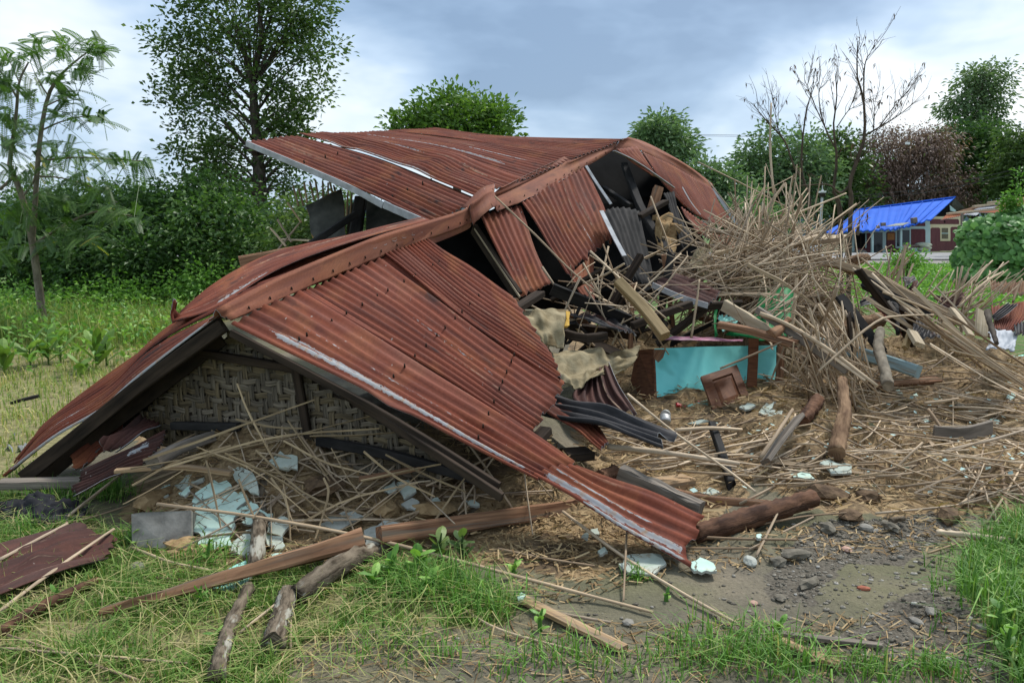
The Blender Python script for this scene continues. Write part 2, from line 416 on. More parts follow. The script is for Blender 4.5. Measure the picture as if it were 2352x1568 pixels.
def m_ground():
    m, t, b, o = bsdf('earth', .9, .25)
    z = nd(t, 'ShaderNodeAttribute', attribute_name='zone').outputs['Color']
    sp = nd(t, 'ShaderNodeSeparateColor', {'Color': z})
    v = objpos(t)
    a = noi(t, v, 1.7, 5, .6)
    f = noi(t, v, 16, 4, .65)
    g = noi(t, v, 60, 3, .7)
    damp = ramp(t, noi(t, v, .8, 4, .55, .3), [(.4, (0, 0, 0)), (.6, (1, 1, 1))])
    dirt = mixc(t, ramp(t, a, [(.38, (0, 0, 0)), (.6, (1, 1, 1))]), (.20, .168, .118), (.118, .104, .078))
    dirt = mixc(t, mth(t, 'MULTIPLY', damp, .55), dirt, (.135, .135, .060))
    dirt = mixc(t, .5, dirt, ramp(t, g, [(.3, (.45, .45, .45)), (.7, (1.2, 1.2, 1.2))]), 'MULTIPLY')
    straw = mixc(t, ramp(t, f, [(.35, (0, 0, 0)), (.62, (1, 1, 1))]), (.16, .105, .054), (.36, .255, .135))
    straw = mixc(t, .5, straw, ramp(t, g, [(.3, (.4, .4, .4)), (.7, (1.25, 1.25, 1.25))]), 'MULTIPLY')
    wet = ramp(t, noi(t, v, 2.1, 5, .62, .4), [(.50, (0, 0, 0)), (.62, (1, 1, 1))])
    straw = mixc(t, mth(t, 'MULTIPLY', wet, .8), straw, (.055, .036, .022))
    grassy = mixc(t, ramp(t, f, [(.38, (0, 0, 0)), (.62, (1, 1, 1))]), (.15, .14, .06), (.27, .235, .115))
    dark = mixc(t, ramp(t, g, [(.4, (0, 0, 0)), (.68, (1, 1, 1))]), (.068, .058, .043), (.16, .14, .108))
    far = mixc(t, ramp(t, noi(t, v, .35, 5, .6), [(.35, (0, 0, 0)), (.65, (1, 1, 1))]), (.060, .11, .022), (.10, .165, .035))

    def wz(s, k=.9):
        return ramp(t, mth(t, 'ADD', s, mth(t, 'MULTIPLY_ADD', f, k, -.5 * k)), [(.35, (0, 0, 0)), (.62, (1, 1, 1))])
    col = mixc(t, wz(sp.outputs[1]), dirt, grassy)
    col = mixc(t, wz(sp.outputs[0]), col, straw)
    col = mixc(t, wz(sp.outputs[2]), col, dark)
    al = nd(t, 'ShaderNodeAttribute', attribute_name='field').outputs['Fac']
    col = mixc(t, wz(al, .4), col, far)
    t.links.new(col, b.inputs['Base Color'])
    bump(t, b, mth(t, 'ADD', mth(t, 'MULTIPLY', g, .35), f), .9, .02)


m_ground()

# ------------------------------------------------------------------ helpers
from mathutils import Matrix


def tag(o, label=None, cat=None, group=None, kind=None):
    if cat and not kind:
        kind = 'thing'
    for k, v in (('label', label), ('category', cat), ('group', group), ('kind', kind)):
        if v:
            o[k] = v
    return o


def empty(name, loc, label, cat, group=None):
    e = bpy.data.objects.new(name, None)
    e.location = loc
    e.empty_display_size = .2
    C.objects.link(e)
    return tag(e, label, cat, group)


def link(name, me, mats, parent=None, recentre=True):
    """link a mesh built in place; a thing's origin goes to its base, a part hangs under its parent"""
    for m in (mats if isinstance(mats, (list, tuple)) else [mats]):
        me.materials.append(MATS[m])
    o = bpy.data.objects.new(name, me)
    C.objects.link(o)
    if parent is not None:
        o.parent = parent
        off = parent.location if parent.parent is None else Vector((0, 0, 0))
        o.matrix_parent_inverse = Matrix.Translation(-off)
    elif recentre and len(me.vertices):
        n = len(me.vertices)
        co = np.empty(n * 3, np.float32)
        me.vertices.foreach_get('co', co)
        co = co.reshape(-1, 3)
        org = np.array([(co[:, 0].min() + co[:, 0].max()) / 2, (co[:, 1].min() + co[:, 1].max()) / 2, co[:, 2].min()], np.float32)
        me.vertices.foreach_set('co', (co - org).ravel())
        o.location = org.tolist()
    return o


def mesh_np(name, V, Fc, uv=None, vattr=None, fattr=None, smooth=True, cattr=None):
    V = np.asarray(V, np.float32)
    Fc = np.asarray(Fc, np.int32)
    k = Fc.shape[1]
    me = bpy.data.meshes.new(name)
    me.vertices.add(len(V))
    me.vertices.foreach_set('co', V.ravel())
    me.loops.add(Fc.size)
    me.loops.foreach_set('vertex_index', Fc.ravel())
    me.polygons.add(len(Fc))
    me.polygons.foreach_set('loop_start', np.arange(len(Fc), dtype=np.int32) * k)
    me.polygons.foreach_set('use_smooth', np.full(len(Fc), smooth))
    if uv is not None:
        l = me.uv_layers.new(name='UVMap')
        l.data.foreach_set('uv', np.asarray(uv, np.float32)[Fc.ravel()].ravel())
    for nm, a in (vattr or {}).items():
        at = me.attributes.new(nm, 'FLOAT', 'POINT')
        at.data.foreach_set('value', np.asarray(a, np.float32))
    for nm, a in (fattr or {}).items():
        at = me.attributes.new(nm, 'FLOAT', 'FACE')
        at.data.foreach_set('value', np.asarray(a, np.float32))
    for nm, a in (cattr or {}).items():
        at = me.attributes.new(nm, 'FLOAT_COLOR', 'POINT')
        at.data.foreach_set('color', np.asarray(a, np.float32).ravel())
    me.update(calc_edges=True)
    return me


def grid_faces(nu, nv):
    i, j = np.meshgrid(np.arange(nu - 1), np.arange(nv - 1), indexing='ij')
    a = (i * nv + j).ravel()
    return np.stack([a, a + nv, a + nv + 1, a + 1], 1)


class Acc:
    """collects lofted rings and cards into one mesh"""

    def __init__(s):
        s.v, s.f, s.uv, s.t, s.n = [], [], [], [], 0

    def rings(s, R, tint=0.0, vlen=None):
        R = np.asarray(R, np.float32)
        m, K = R.shape[:2]
        d = np.linalg.norm(np.diff(R.mean(1), axis=0), axis=1)
        L = np.concatenate([[0], np.cumsum(d)])
        per = np.linalg.norm(R[0][1] - R[0][0])
        uv = np.stack([np.broadcast_to(np.arange(K) * per, (m, K)), np.broadcast_to(L[:, None], (m, K))], -1).reshape(-1, 2)
        i, k = np.meshgrid(np.arange(m - 1), np.arange(K), indexing='ij')
        k2 = (k + 1) % K
        q = np.stack([i * K + k, i * K + k2, (i + 1) * K + k2, (i + 1) * K + k], -1).reshape(-1, 4) + s.n
        s.v.append(R.reshape(-1, 3))
        s.f.append(q)
        s.uv.append(uv)
        s.t.append(np.full(len(q), tint))
        if K == 4:   # close the ends
            e = np.array([[3, 2, 1, 0], [(m - 1) * 4 + x for x in range(4)]]) + s.n
            s.f.append(e)
            s.t.append(np.full(2, tint))
        s.n += m * K

    def quads(s, Q, tint):
        Q = np.asarray(Q, np.float32)
        m = len(Q)
        s.v.append(Q.reshape(-1, 3))
        s.f.append(np.arange(m * 4).reshape(-1, 4) + s.n)
        s.uv.append(np.tile(np.array([[0, 0], [1, 0], [1, 1], [0, 1]], np.float32), (m, 1)))
        s.t.append(np.broadcast_to(tint, (m,)))
        s.n += m * 4

    def mesh(s, name, smooth=True):
        return mesh_np(name, np.concatenate(s.v), np.concatenate(s.f), np.concatenate(s.uv), fattr={'tint': np.concatenate(s.t)}, smooth=smooth)


def path(pts, n):
    """smooth path through a few points"""
    pts = np.asarray([tuple(p) for p in pts], float)
    if len(pts) == 2:
        s = np.linspace(0, 1, n)[:, None]
        return pts[0] * (1 - s) + pts[1] * s
    m = len(pts)
    e = np.vstack([2 * pts[0] - pts[1], pts, 2 * pts[-1] - pts[-2]])
    out = []
    for t in np.linspace(0, m - 1 - 1e-6, n):
        i = int(t)
        f = t - i
        p0, p1, p2, p3 = e[i], e[i + 1], e[i + 2], e[i + 3]
        out.append(.5 * (2 * p1 + (p2 - p0) * f + (2 * p0 - 5 * p1 + 4 * p2 - p3) * f * f + (3 * p1 - p0 - 3 * p2 + p3) * f ** 3))
    return np.array(out)


def frames(pp, ref=(0, 0, 1), roll=0.0):
    t = np.gradient(pp, axis=0)
    t /= np.linalg.norm(t, axis=1)[:, None] + 1e-9
    ref = np.array(ref, float)
    if abs(np.dot(t[len(t) // 2], ref)) > .92:
        ref = np.array((0.0, 1.0, 0.0)) if abs(t[len(t) // 2][1]) < .9 else np.array((1.0, 0, 0))
    s = np.cross(t, ref)
    s /= np.linalg.norm(s, axis=1)[:, None] + 1e-9
    u = np.cross(s, t)
    c, d = math.cos(roll), math.sin(roll)
    return s * c + u * d, u * c - s * d


def tube(pts, radii, K=6, n=8, flat=1.0, roll=0.0, rough=0.0, seed=0):
    pp = path(pts, n)
    s, u = frames(pp, roll=roll)
    r = np.interp(np.linspace(0, 1, n), np.linspace(0, 1, len(radii)), radii)
    a = np.linspace(0, 2 * math.pi, K, endpoint=False) + math.pi / K
    R = pp[:, None, :] + (np.cos(a)[None, :, None] * s[:, None, :] + np.sin(a)[None, :, None] * u[:, None, :] * flat) * r[:, None, None]
    if rough:
        q = np.random.default_rng(seed)
        R = R + (R - pp[:, None, :]) * q.normal(0, rough, R.shape[:2])[:, :, None]
    return R


def loft(name, R, mat, parent=None, smooth=False, recentre=True):
    """rings to a closed solid"""
    R = np.asarray(R)
    m, K = R.shape[:2]
    fs = []
    for i in range(m - 1):
        for k in range(K):
            k2 = (k + 1) % K
            fs.append((i * K + k, i * K + k2, (i + 1) * K + k2, (i + 1) * K + k))
    fs.append(tuple(range(K))[::-1])
    fs.append(tuple((m - 1) * K + k for k in range(K)))
    me = bpy.data.meshes.new(name)
    me.from_pydata(R.reshape(-1, 3).tolist(), [], fs)
    d = np.linalg.norm(np.diff(R.mean(1), axis=0), axis=1)
    L = np.concatenate([[0], np.cumsum(d)])
    per = float(np.linalg.norm(R[0][1] - R[0][0]))
    uv = me.uv_layers.new(name='UVMap')
    for p in me.polygons:
        for li in p.loop_indices:
            v = me.loops[li].vertex_index
            uv.data[li].uv = ((v % K) * per, L[v // K])
        p.use_smooth = smooth and len(p.vertices) == 4
    me.update()
    return link(name, me, mat, parent, recentre)


def beam(name, pts, w, h, mat, parent=None, roll=0.0, n=6, wob=.03, splinter=0.0, taper=(1, 1), seed=1, ref=(0, 0, 1)):
    """squared timber with eased edges, slightly uneven, optionally with a broken end"""
    q = np.random.default_rng(seed + int(abs(pts[0][0]) * 1000))
    pp = path(pts, n)
    s, u = frames(pp, ref, roll)
    c = min(w, h) * .12
    a, b = w / 2, h / 2
    prof = np.array([(-a + c, -b), (a - c, -b), (a, -b + c), (a, b - c), (a - c, b), (-a + c, b), (-a, b - c), (-a, -b + c)])
    tp = np.linspace(taper[0], taper[1], n)
    R = pp[:, None, :] + (prof[None, :, 0, None] * s[:, None, :] + prof[None, :, 1, None] * u[:, None, :]) * tp[:, None, None]
    R = R + q.normal(0, wob * min(w, h), R.shape) * .5
    if splinter:
        t = pp[-1] - pp[-2]
        t /= np.linalg.norm(t)
        R[-1] += t * (q.random(8)[:, None] - .3) * splinter
    return loft(name, R, mat, parent)


def slab(name, pts, thick, mat, parent=None, wob=.0, seed=3, sub=0, edge=None, down=None):
    """flat piece with thickness behind the outline given; broken outlines get extra uneven points"""
    q = np.random.default_rng(seed + int(abs(pts[0][0]) * 977))
    p = [np.array(tuple(v), float) for v in pts]
    if sub:
        out = []
        for i in range(len(p)):
            a, b = p[i], p[(i + 1) % len(p)]
            for k in range(sub + 1):
                c = a + (b - a) * k / (sub + 1)
                if k:
                    c = c + q.normal(0, 1, 3) * np.linalg.norm(b - a) * .05
                out.append(c)
        p = out
    p = np.array(p)
    ctr = p.mean(0)
    nrm = np.zeros(3)
    for i in range(len(p)):
        nrm += np.cross(p[i] - ctr, p[(i + 1) % len(p)] - ctr)
    nrm /= np.linalg.norm(nrm) + 1e-9
    if np.dot(nrm, ctr - np.array([0, 0, CAMZ])) > 0:
        nrm = -nrm
        p = p[::-1]
    back = p - nrm * thick
    nv = len(p)
    V = [tuple(v) for v in p] + [tuple(v) for v in back]
    fs = [tuple(range(nv)), tuple(range(2 * nv - 1, nv - 1, -1))]
    mi = [0, 1 if edge else 0]
    for i in range(nv):
        j = (i + 1) % nv
        fs.append((i, nv + i, nv + j, j))
        mi.append(1 if edge else 0)
    me = bpy.data.meshes.new(name)
    me.from_pydata(V, [], fs)
    me.polygons.foreach_set('material_index', mi)
    uv = me.uv_layers.new(name='UVMap')
    e1 = p[1] - p[0]
    e1 /= np.linalg.norm(e1) + 1e-9
    e2 = np.cross(nrm, e1)
    for l in me.loops:
        d = np.array(V[l.vertex_index]) - ctr
        uv.data[l.index].uv = (float(np.dot(d, e1)), float(np.dot(d, e2)))
    me.update()
    return link(name, me, [mat, edge] if edge else mat, parent)


def cr(ctrl, n):
    """smooth interpolation of a row of control points to n samples (ctrl: m x ... array)"""
    ctrl = np.asarray(ctrl, float)
    m = len(ctrl)
    t = np.linspace(0, m - 1, n)
    if m == 2:
        f = t.reshape((-1,) + (1,) * (ctrl.ndim - 1))
        return ctrl[0] * (1 - f) + ctrl[1] * f
    e = np.concatenate([[2 * ctrl[0] - ctrl[1]], ctrl, [2 * ctrl[-1] - ctrl[-2]]])
    i = np.minimum(t.astype(int), m - 2)
    f = (t - i).reshape((-1,) + (1,) * (ctrl.ndim - 1))
    p0, p1, p2, p3 = e[i], e[i + 1], e[i + 2], e[i + 3]
    return .5 * (2 * p1 + (p2 - p0) * f + (2 * p0 - 5 * p1 + 4 * p2 - p3) * f * f + (3 * p1 - p0 - 3 * p2 + p3) * f ** 3)


def sheet(name, rows, mats=('rust', 'zinc_under', 'zinc'), parent=None, amp=.0125, pitch=.078, nv=18, bare=(), jag=.02,
          off=0.0, dents=(), seed=0, thick=.0025, n=None, wav=.012, jag0=0.0, crumple=0.0, flip=False):
    """corrugated sheet: rows of control points from the ridge end to the eave end; ribs run down the rows"""
    q = np.random.default_rng(seed + 100)
    ctrl = np.array([[tuple(p) for p in r] for r in rows], float)
    w = np.linalg.norm(np.diff(ctrl, axis=1), axis=2).sum(1).mean()
    ln = np.linalg.norm(np.diff(ctrl, axis=0), axis=2).sum(0).mean()
    if n is None:
        n = max(2, int(round(w / pitch)))
    nu = n * 6 + 1
    a = cr(ctrl, nv)
    g = np.swapaxes(cr(np.swapaxes(a, 0, 1), nu), 0, 1)
    v, u = np.meshgrid(np.linspace(0, 1, nv), np.linspace(0, 1, nu), indexing='ij')
    jn = np.interp(np.linspace(0, 1, nu), np.linspace(0, 1, n * 2), q.random(n * 2) - .5)
    dv = g[-1] - g[-2]
    dv /= np.linalg.norm(dv, axis=1)[:, None]
    g[-1] += dv * (jn * jag * 2)[:, None]
    if jag0:
        d0 = g[0] - g[1]
        d0 /= np.linalg.norm(d0, axis=1)[:, None]
        jn = np.interp(np.linspace(0, 1, nu), np.linspace(0, 1, n * 2), q.random(n * 2) - .5)
        g[0] += d0 * (jn * jag0 * 2)[:, None]
    du = np.gradient(g, axis=1)
    dw = np.gradient(g, axis=0)
    nr = np.cross(du, dw)
    nr /= np.linalg.norm(nr, axis=2)[:, :, None] + 1e-9
    mid = nr.mean((0, 1))
    if (np.dot(mid, g.mean((0, 1)) - np.array([0, 0, CAMZ])) > 0) != flip:
        nr = -nr
    h = amp * np.sin(2 * math.pi * n * u) + off
    ph = q.random(6) * 6.28
    h += wav * (np.sin(2.1 * math.pi * v + 3 * u + ph[0]) * .5 + np.sin(4.7 * v + 9 * u + ph[1]) * .3 + np.sin(11 * v - 4 * u + ph[2]) * .2)
    if crumple:
        for k in range(5):
            cu, cv, s = q.random(), q.random(), .06 + .12 * q.random()
            h += crumple * (q.random() - .5) * 2 * np.exp(-((u - cu) ** 2 * 2 + (v - cv) ** 2) / s ** 2)
    for (cu, cv, su, sv_, amt) in dents:
        h += amt * np.exp(-((u - cu) / su) ** 2 - ((v - cv) / sv_) ** 2)
    g = g + nr * h[:, :, None]
    br = np.zeros_like(u)
    for (uc, uw, v0, v1, st) in bare:
        k = np.clip(1.15 - np.abs(u - uc) / uw, 0, 1) * np.clip((v - v0) / .06, 0, 1) * np.clip((v1 - v) / .06, 0, 1)
        br = np.maximum(br, k * st)
    uv = np.stack([u * w, v * ln], -1).reshape(-1, 2)
    fc = grid_faces(nv, nu)
    if np.dot(np.cross(g[0, 1] - g[0, 0], g[1, 0] - g[0, 0]), nr[0, 0]) > 0:
        fc = fc[:, ::-1]
    me = mesh_np(name, g.reshape(-1, 3), fc, uv, {'bare': br.ravel()})
    o = link(name, me, list(mats), parent)
    s = o.modifiers.new('thickness', 'SOLIDIFY')
    s.thickness = thick
    s.offset = -1
    s.material_offset = 1
    s.material_offset_rim = 2
    return o


def cloth(name, rows, mat, parent=None, nu=26, nv=22, fold=.03, freq=7.0, seed=0, thick=.006, fray=.02):
    q = np.random.default_rng(seed + 5)
    ctrl = np.array([[tuple(p) for p in r] for r in rows], float)
    a = cr(ctrl, nv)
    g = np.swapaxes(cr(np.swapaxes(a, 0, 1), nu), 0, 1)
    nr = np.cross(np.gradient(g, axis=1), np.gradient(g, axis=0))
    nr /= np.linalg.norm(nr, axis=2)[:, :, None] + 1e-9
    h = np.zeros((nv, nu))
    for i in range(nv):
        for j in range(nu):
            x = Vector((j / nu * freq, i / nv * freq * .7, seed * 3.1))
            h[i, j] = noise.noise(x) + .5 * noise.noise(x * 2.3)
    g = g + nr * (h * fold)[:, :, None]
    g[-1] += (g[-1] - g[-2]) * (q.random(nu)[:, None] - .5) * fray * 14
    g[:, -1] += (g[:, -1] - g[:, -2]) * (q.random(nv)[:, None] - .5) * fray * 14
    me = mesh_np(name, g.reshape(-1, 3), grid_faces(nv, nu))
    o = link(name, me, mat, parent)
    s = o.modifiers.new('thickness', 'SOLIDIFY')
    s.thickness = thick
    return o


def lump(name, c, r, mat, seed=0, squash=.6, sub=2, parent=None, amp=.35, smooth=False):
    """a clod or stone"""
    import bmesh
    bm = bmesh.new()
    bmesh.ops.create_icosphere(bm, subdivisions=sub, radius=1.0)
    off = Vector((seed * 7.3, seed * 3.1, seed * 1.7))
    rs = random.Random(seed)
    sx, sy = 1 + rs.random() * .6, .7 + rs.random() * .5
    rot = rs.random() * 6.28
    for v in bm.verts:
        k = 1 + amp * (noise.noise(v.co * 1.6 + off) + .5 * noise.noise(v.co * 4 + off))
        p = Vector((v.co.x * sx, v.co.y * sy, v.co.z * squash)) * k * r
        v.co = Vector((p.x * math.cos(rot) - p.y * math.sin(rot), p.x * math.sin(rot) + p.y * math.cos(rot), p.z)) + Vector(c)
    me = bpy.data.meshes.new(name)
    bm.to_mesh(me)
    bm.free()
    if smooth:
        me.polygons.foreach_set('use_smooth', [True] * len(me.polygons))
    return link(name, me, mat, parent)


def sstep(a, b, x):
    t = min(1, max(0, (x - a) / (b - a)))
    return t * t * (3 - 2 * t)


# ------------------------------------------------------------------ the ground
def fbm(x, y, s, o=3):
    v, a = 0.0, 1.0
    for i in range(o):
        v += a * noise.noise(Vector((x * s, y * s, 3.7 + i)))
        s *= 2.1
        a *= .5
    return v


def H(x, y):
    h = .035 * fbm(x, y, .9, 3) * min(1, y / 3)
    # clay heap of the fallen wall in front of the gable
    foot = 4.02 + .10 * fbm(x, 0, 1.3, 2)
    m = sstep(foot, foot + .95, y) * sstep(-2.25, -1.75, x) * (1 - sstep(.15, .75, x)) * (1 - sstep(6.0, 7.0, y))
    h += .43 * m * (1 - .3 * sstep(-1.2, .3, x)) * (1 + .25 * fbm(x, y, 2.2, 3))
    # rubble inside the house and to the right
    h += .20 * math.exp(-((x - 1.7) / 1.3) ** 2 - ((y - 6.9) / 1.1) ** 2) * (1 + .5 * fbm(x, y, 1.7, 3))
    h += (.98 * math.exp(-((x - 3.05) / 1.0) ** 2 - ((y - 8.9) / .7) ** 2) + .5 * math.exp(-((x - 1.5) / .9) ** 2 - ((y - 8.5) / .6) ** 2) + .42 * math.exp(-((x - 4.7) / .9) ** 2 - ((y - 8.3) / .55) ** 2)) * (1 + .35 * fbm(x, y, 2.3, 3))
    h += .30 * math.exp(-((x - 4.4) / 1.5) ** 2 - ((y - 7.0) / .9) ** 2) * (1 + .6 * fbm(x, y, 1.6, 3))
    h += .16 * math.exp(-((x - 2.2) / .8) ** 2 - ((y - 5.6) / .5) ** 2) * (1 + .9 * fbm(x, y, 3.0, 3))
    h += .12 * math.exp(-((x - 3.0) / 1.0) ** 2 - ((y - 5.0) / .4) ** 2) * (1 + .9 * fbm(x, y, 3.0, 3))
    h += .07 * math.exp(-((x - 1.40) / .22) ** 2 - ((y - 3.92) / .16) ** 2) * (1 + .9 * fbm(x, y, 7, 3))
    h += .06 * math.exp(-((x - 1.95) / .40) ** 2 - ((y - 4.35) / .16) ** 2) * (1 + .9 * fbm(x, y, 7, 3))
    h += .05 * math.exp(-((x - 1.95) / .40) ** 2 - ((y - 3.2) / .22) ** 2) * (1 + .9 * fbm(x, y, 7, 3))
    rough = sstep(4.2, 4.8, y) * (1 - sstep(9, 11, y)) * sstep(-2.4, -1.8, x)
    h += rough * .03 * fbm(x, y, 5.0, 3)
    h += .012 * fbm(x, y, 6, 2) * (1 - sstep(8, 14, y))
    return h


def inpoly(x, y, poly):
    c = False
    j = len(poly) - 1
    for i in range(len(poly)):
        xi, yi = poly[i]
        xj, yj = poly[j]
        if (yi > y) != (yj > y) and x < (xj - xi) * (y - yi) / (yj - yi) + xi:
            c = not c
        j = i
    return c


Z_GRASS = [[(-9000, 1130), (160, 1150), (300, 1255), (470, 1310), (830, 1300), (1000, 1290), (1190, 1390), (1160, 1440), (900, 1440), (700, 1475), (660, 1568), (640, 9000), (-9000, 9000)],
           [(-9000, 640), (520, 640), (480, 760), (330, 900), (60, 1140), (-9000, 1140)],
           [(2240, 1230), (2352, 1170), (9000, 1000), (9000, 9000), (2352, 1700), (2290, 1500), (2180, 1330)]]
Z_STRAW = [[(1330, 1120), (1330, 900), (1250, 560), (1900, 540), (2100, 640), (9000, 655), (9000, 1010), (2352, 1180), (2200, 1190), (1900, 1180), (1740, 1110), (1600, 1240), (1560, 1150)],
           [(330, 930), (1250, 1000), (1560, 1260), (1330, 1330), (1150, 1300), (850, 1280), (420, 1320), (290, 1200)]]
Z_DARK = [[(1790, 1290), (1860, 1200), (2150, 1180), (2210, 1225), (2060, 1290), (1950, 1290), (1850, 1390), (1760, 1370)],
          [(1990, 1420), (2120, 1340), (2250, 1400), (2300, 1560), (2050, 1530), (1900, 1470)]]


def zone(x, y, z):
    if y < .6:
        return (0, 1.0 if x < 0 else 0, 0, 0)
    u, v = px((x, y, z))
    jx = 30 * noise.noise(Vector((x * 3, y * 3, 0)))
    jy = 16 * noise.noise(Vector((x * 3, y * 3, 9)))
    fld = sstep(9.6, 10.4, y) if x > 1.5 else sstep(20, 24, y)
    return (float(any(inpoly(u + jx, v + jy, p) for p in Z_STRAW)), float(any(inpoly(u + jx, v + jy, p) for p in Z_GRASS)),
            float(any(inpoly(u + jx, v + jy, p) for p in Z_DARK)), fld)


def axis(a, b, step, lo, hi):
    xs = list(np.arange(a, b, step))
    s = step
    x = xs[0]
    left = []
    while x > lo:
        s *= 1.16
        x -= s
        left.append(x)
    s = step
    x = xs[-1]
    right = []
    while x < hi:
        s *= 1.16
        x += s
        right.append(x)
    return np.array(left[::-1] + xs + right)


gx, gy = axis(-3.6, 5.6, .045, -2500, 2500), axis(2.2, 9.5, .045, -60, 4000)
GV, GZ, GFd = [], [], []
for x in gx:
    for y in gy:
        near = -30 < x < 40 and .5 < y < 60
        z = H(x, y) if near else 0.0
        a, b_, c_, d_ = zone(x, y, z) if near else (0, 0, 0, 1)
        GV.append((x, y, z))
        GZ.append((a, b_, c_, 1))
        GFd.append(d_)
gz = np.array([v[2] for v in GV]).reshape(len(gx), len(gy))
me = mesh_np('ground', GV, grid_faces(len(gx), len(gy)), vattr={'field': GFd}, cattr={'zone': GZ})
tag(link('ground', me, 'earth', recentre=False), kind='structure')


def on(x, y, dz=0.0):
    return Vector((x, y, H(x, y) + dz))


def onp(u, v, dz=0.0, it=6):
    """the spot of the ground seen at picture position (u, v)"""
    z = 0.0
    for _ in range(it):
        p = P(u, v, z=z)
        z = .5 * z + .5 * H(p.x, p.y)
    p = P(u, v, z=z)
    return Vector((p.x, p.y, z + dz))


def onps(dz=0.0, r=None, *pts):
    return [(onp if r is None else r)(*p) + Vector((0, 0, dz)) for p in pts]


def pl(a, b, c):
    n = (b - a).cross(c - a).normalized()
    return a, n


def hit(plane, x, y, lift=0.0):
    """where the line of sight through (x, y) meets a plane"""
    a, n = plane
    o = Vector((0, 0, CAMZ))
    d = P(x, y, Y=10) - o
    t = (a - o).dot(n) / d.dot(n)
    q = o + d * t
    nn = n if n.dot(o - q) > 0 else -n
    return q + nn * lift


def reg_xy(ox, oy, s):
    return lambda x, y: (ox + x * s, oy + y * s)

# ------------------------------------------------------------------ front roof and gable
def subgrid(rows, u0, u1, k=4):
    ctrl = np.array([[tuple(p) for p in r] for r in rows], float)
    fine = np.swapaxes(cr(np.swapaxes(ctrl, 0, 1), 101), 0, 1)
    return fine[:, [int(round(x * 100)) for x in np.linspace(u0, u1, k)]]


A0, A1, A2 = P(530, 745, Y=4.68), P(985, 552, Y=6.9), P(1575, 1300, z=.05)
PA = pl(A0, A1, A2)


def cap(name, tops, edges, lefts, mat, parent, n=30, roll=.024, seed=0):
    """folded ridge capping with a round roll along its crown"""
    q = np.random.default_rng(seed)
    T, E, L = path(tops, n), path(edges, n), path(lefts, n)
    up = np.array((0, 0, 1.0))
    R = []
    for t, e, l in zip(T, E, L):
        ev, lv = e - t, l - t
        eh, lh = ev / np.linalg.norm(ev), lv / np.linalg.norm(lv)
        nn = -(eh + lh)
        nn /= np.linalg.norm(nn) + 1e-9
        wob = q.normal(0, .004, 3)
        row = [e - nn * .008 + wob, e + nn * .002, t + ev * .5 + q.normal(0, .002, 3), t + eh * roll * 1.1, t + eh * roll * .9 + nn * roll * .8, t + nn * roll * 1.5,
               t + lh * roll * .9 + nn * roll * .8, t + lh * roll * 1.1, t + lv * .5, l + nn * .002, l - nn * .008]
        R.append(row)
    R = np.array(R)
    m, K = R.shape[:2]
    d = np.concatenate([[0], np.cumsum(np.linalg.norm(np.diff(T, axis=0), axis=1))])
    uv = np.stack([np.broadcast_to(np.arange(K) * .04, (m, K)), np.broadcast_to(d[:, None], (m, K))], -1).reshape(-1, 2)
    me = mesh_np(name, R.reshape(-1, 3), grid_faces(m, K), uv, {'bare': np.zeros(m * K)})
    o = link(name, me, [mat, 'zinc_under', 'zinc'], parent)
    s = o.modifiers.new('thickness', 'SOLIDIFY')
    s.thickness = .003
    s.material_offset_rim = 2
    return o


front = empty('collapsed_front_roof', P(1000, 1100, z=.1), 'rusty red corrugated gable roof sunk to the ground in front, woven bamboo gable under it', 'collapsed roof')


def hA(x, y, l=0.0):
    return hit(PA, x, y, l)


# right slope, four sheets; the nearest one has pale worn ribs
sheet('roof_sheet', [[hA(530, 745), hA(612, 704), hA(703, 663)], [hA(880, 925, .01), hA(935, 889), hA(985, 838)], [hA(1228, 1103), hA(1268, 1088), hA(1326, 1064)]],
      parent=front, seed=1, nv=30, off=.006,
      bare=[(.165, .040, .07, 1, 1.0), (.265, .016, .10, 1, .95), (.46, .02, .1, .78, .62), (.80, .010, .25, .7, .75), (.93, .008, .4, .95, .62)],
      dents=[(.03, .52, .05, .05, -.03), (.55, .75, .03, .06, -.02)])
sheet('roof_sheet', [[hA(690, 669), hA(790, 625), hA(898, 582)], [hA(950, 825), hA(1020, 778), hA(1082, 722)], [hA(1215, 992), hA(1255, 945), hA(1300, 880)]],
      parent=front, seed=2, nv=24, bare=[(.5, .012, .3, .8, .55), (.22, .012, .2, .7, .5)])
sheet('roof_sheet', [[hA(882, 589, .012), hA(940, 567, .012), hA(986, 551, .01)], [hA(1072, 738, .012), hA(1075, 680, .012), hA(1075, 612, .012)], [hA(1287, 884, .012), hA(1262, 815, .012), hA(1178, 684, .012)]],
      parent=front, seed=3, nv=22, jag=.03, bare=[(.9, .01, .3, .95, .6), (.35, .012, .6, 1, .55)])
A_low = [[hA(1222, 1094, .012), hA(1270, 1078, .012), hA(1322, 1070, .01)], [hA(1395, 1197, .016), hA(1430, 1165, .01), hA(1460, 1128, .03)], [hA(1575, 1300, .0), hA(1590, 1240, .0), hA(1606, 1188, .03)]]
sheet('roof_sheet', A_low, parent=front, seed=4, nv=20, jag=.035,
      bare=[(.20, .055, .0, 1, 1.05), (.03, .04, .3, 1, .95), (.43, .025, .0, .75, .8)])
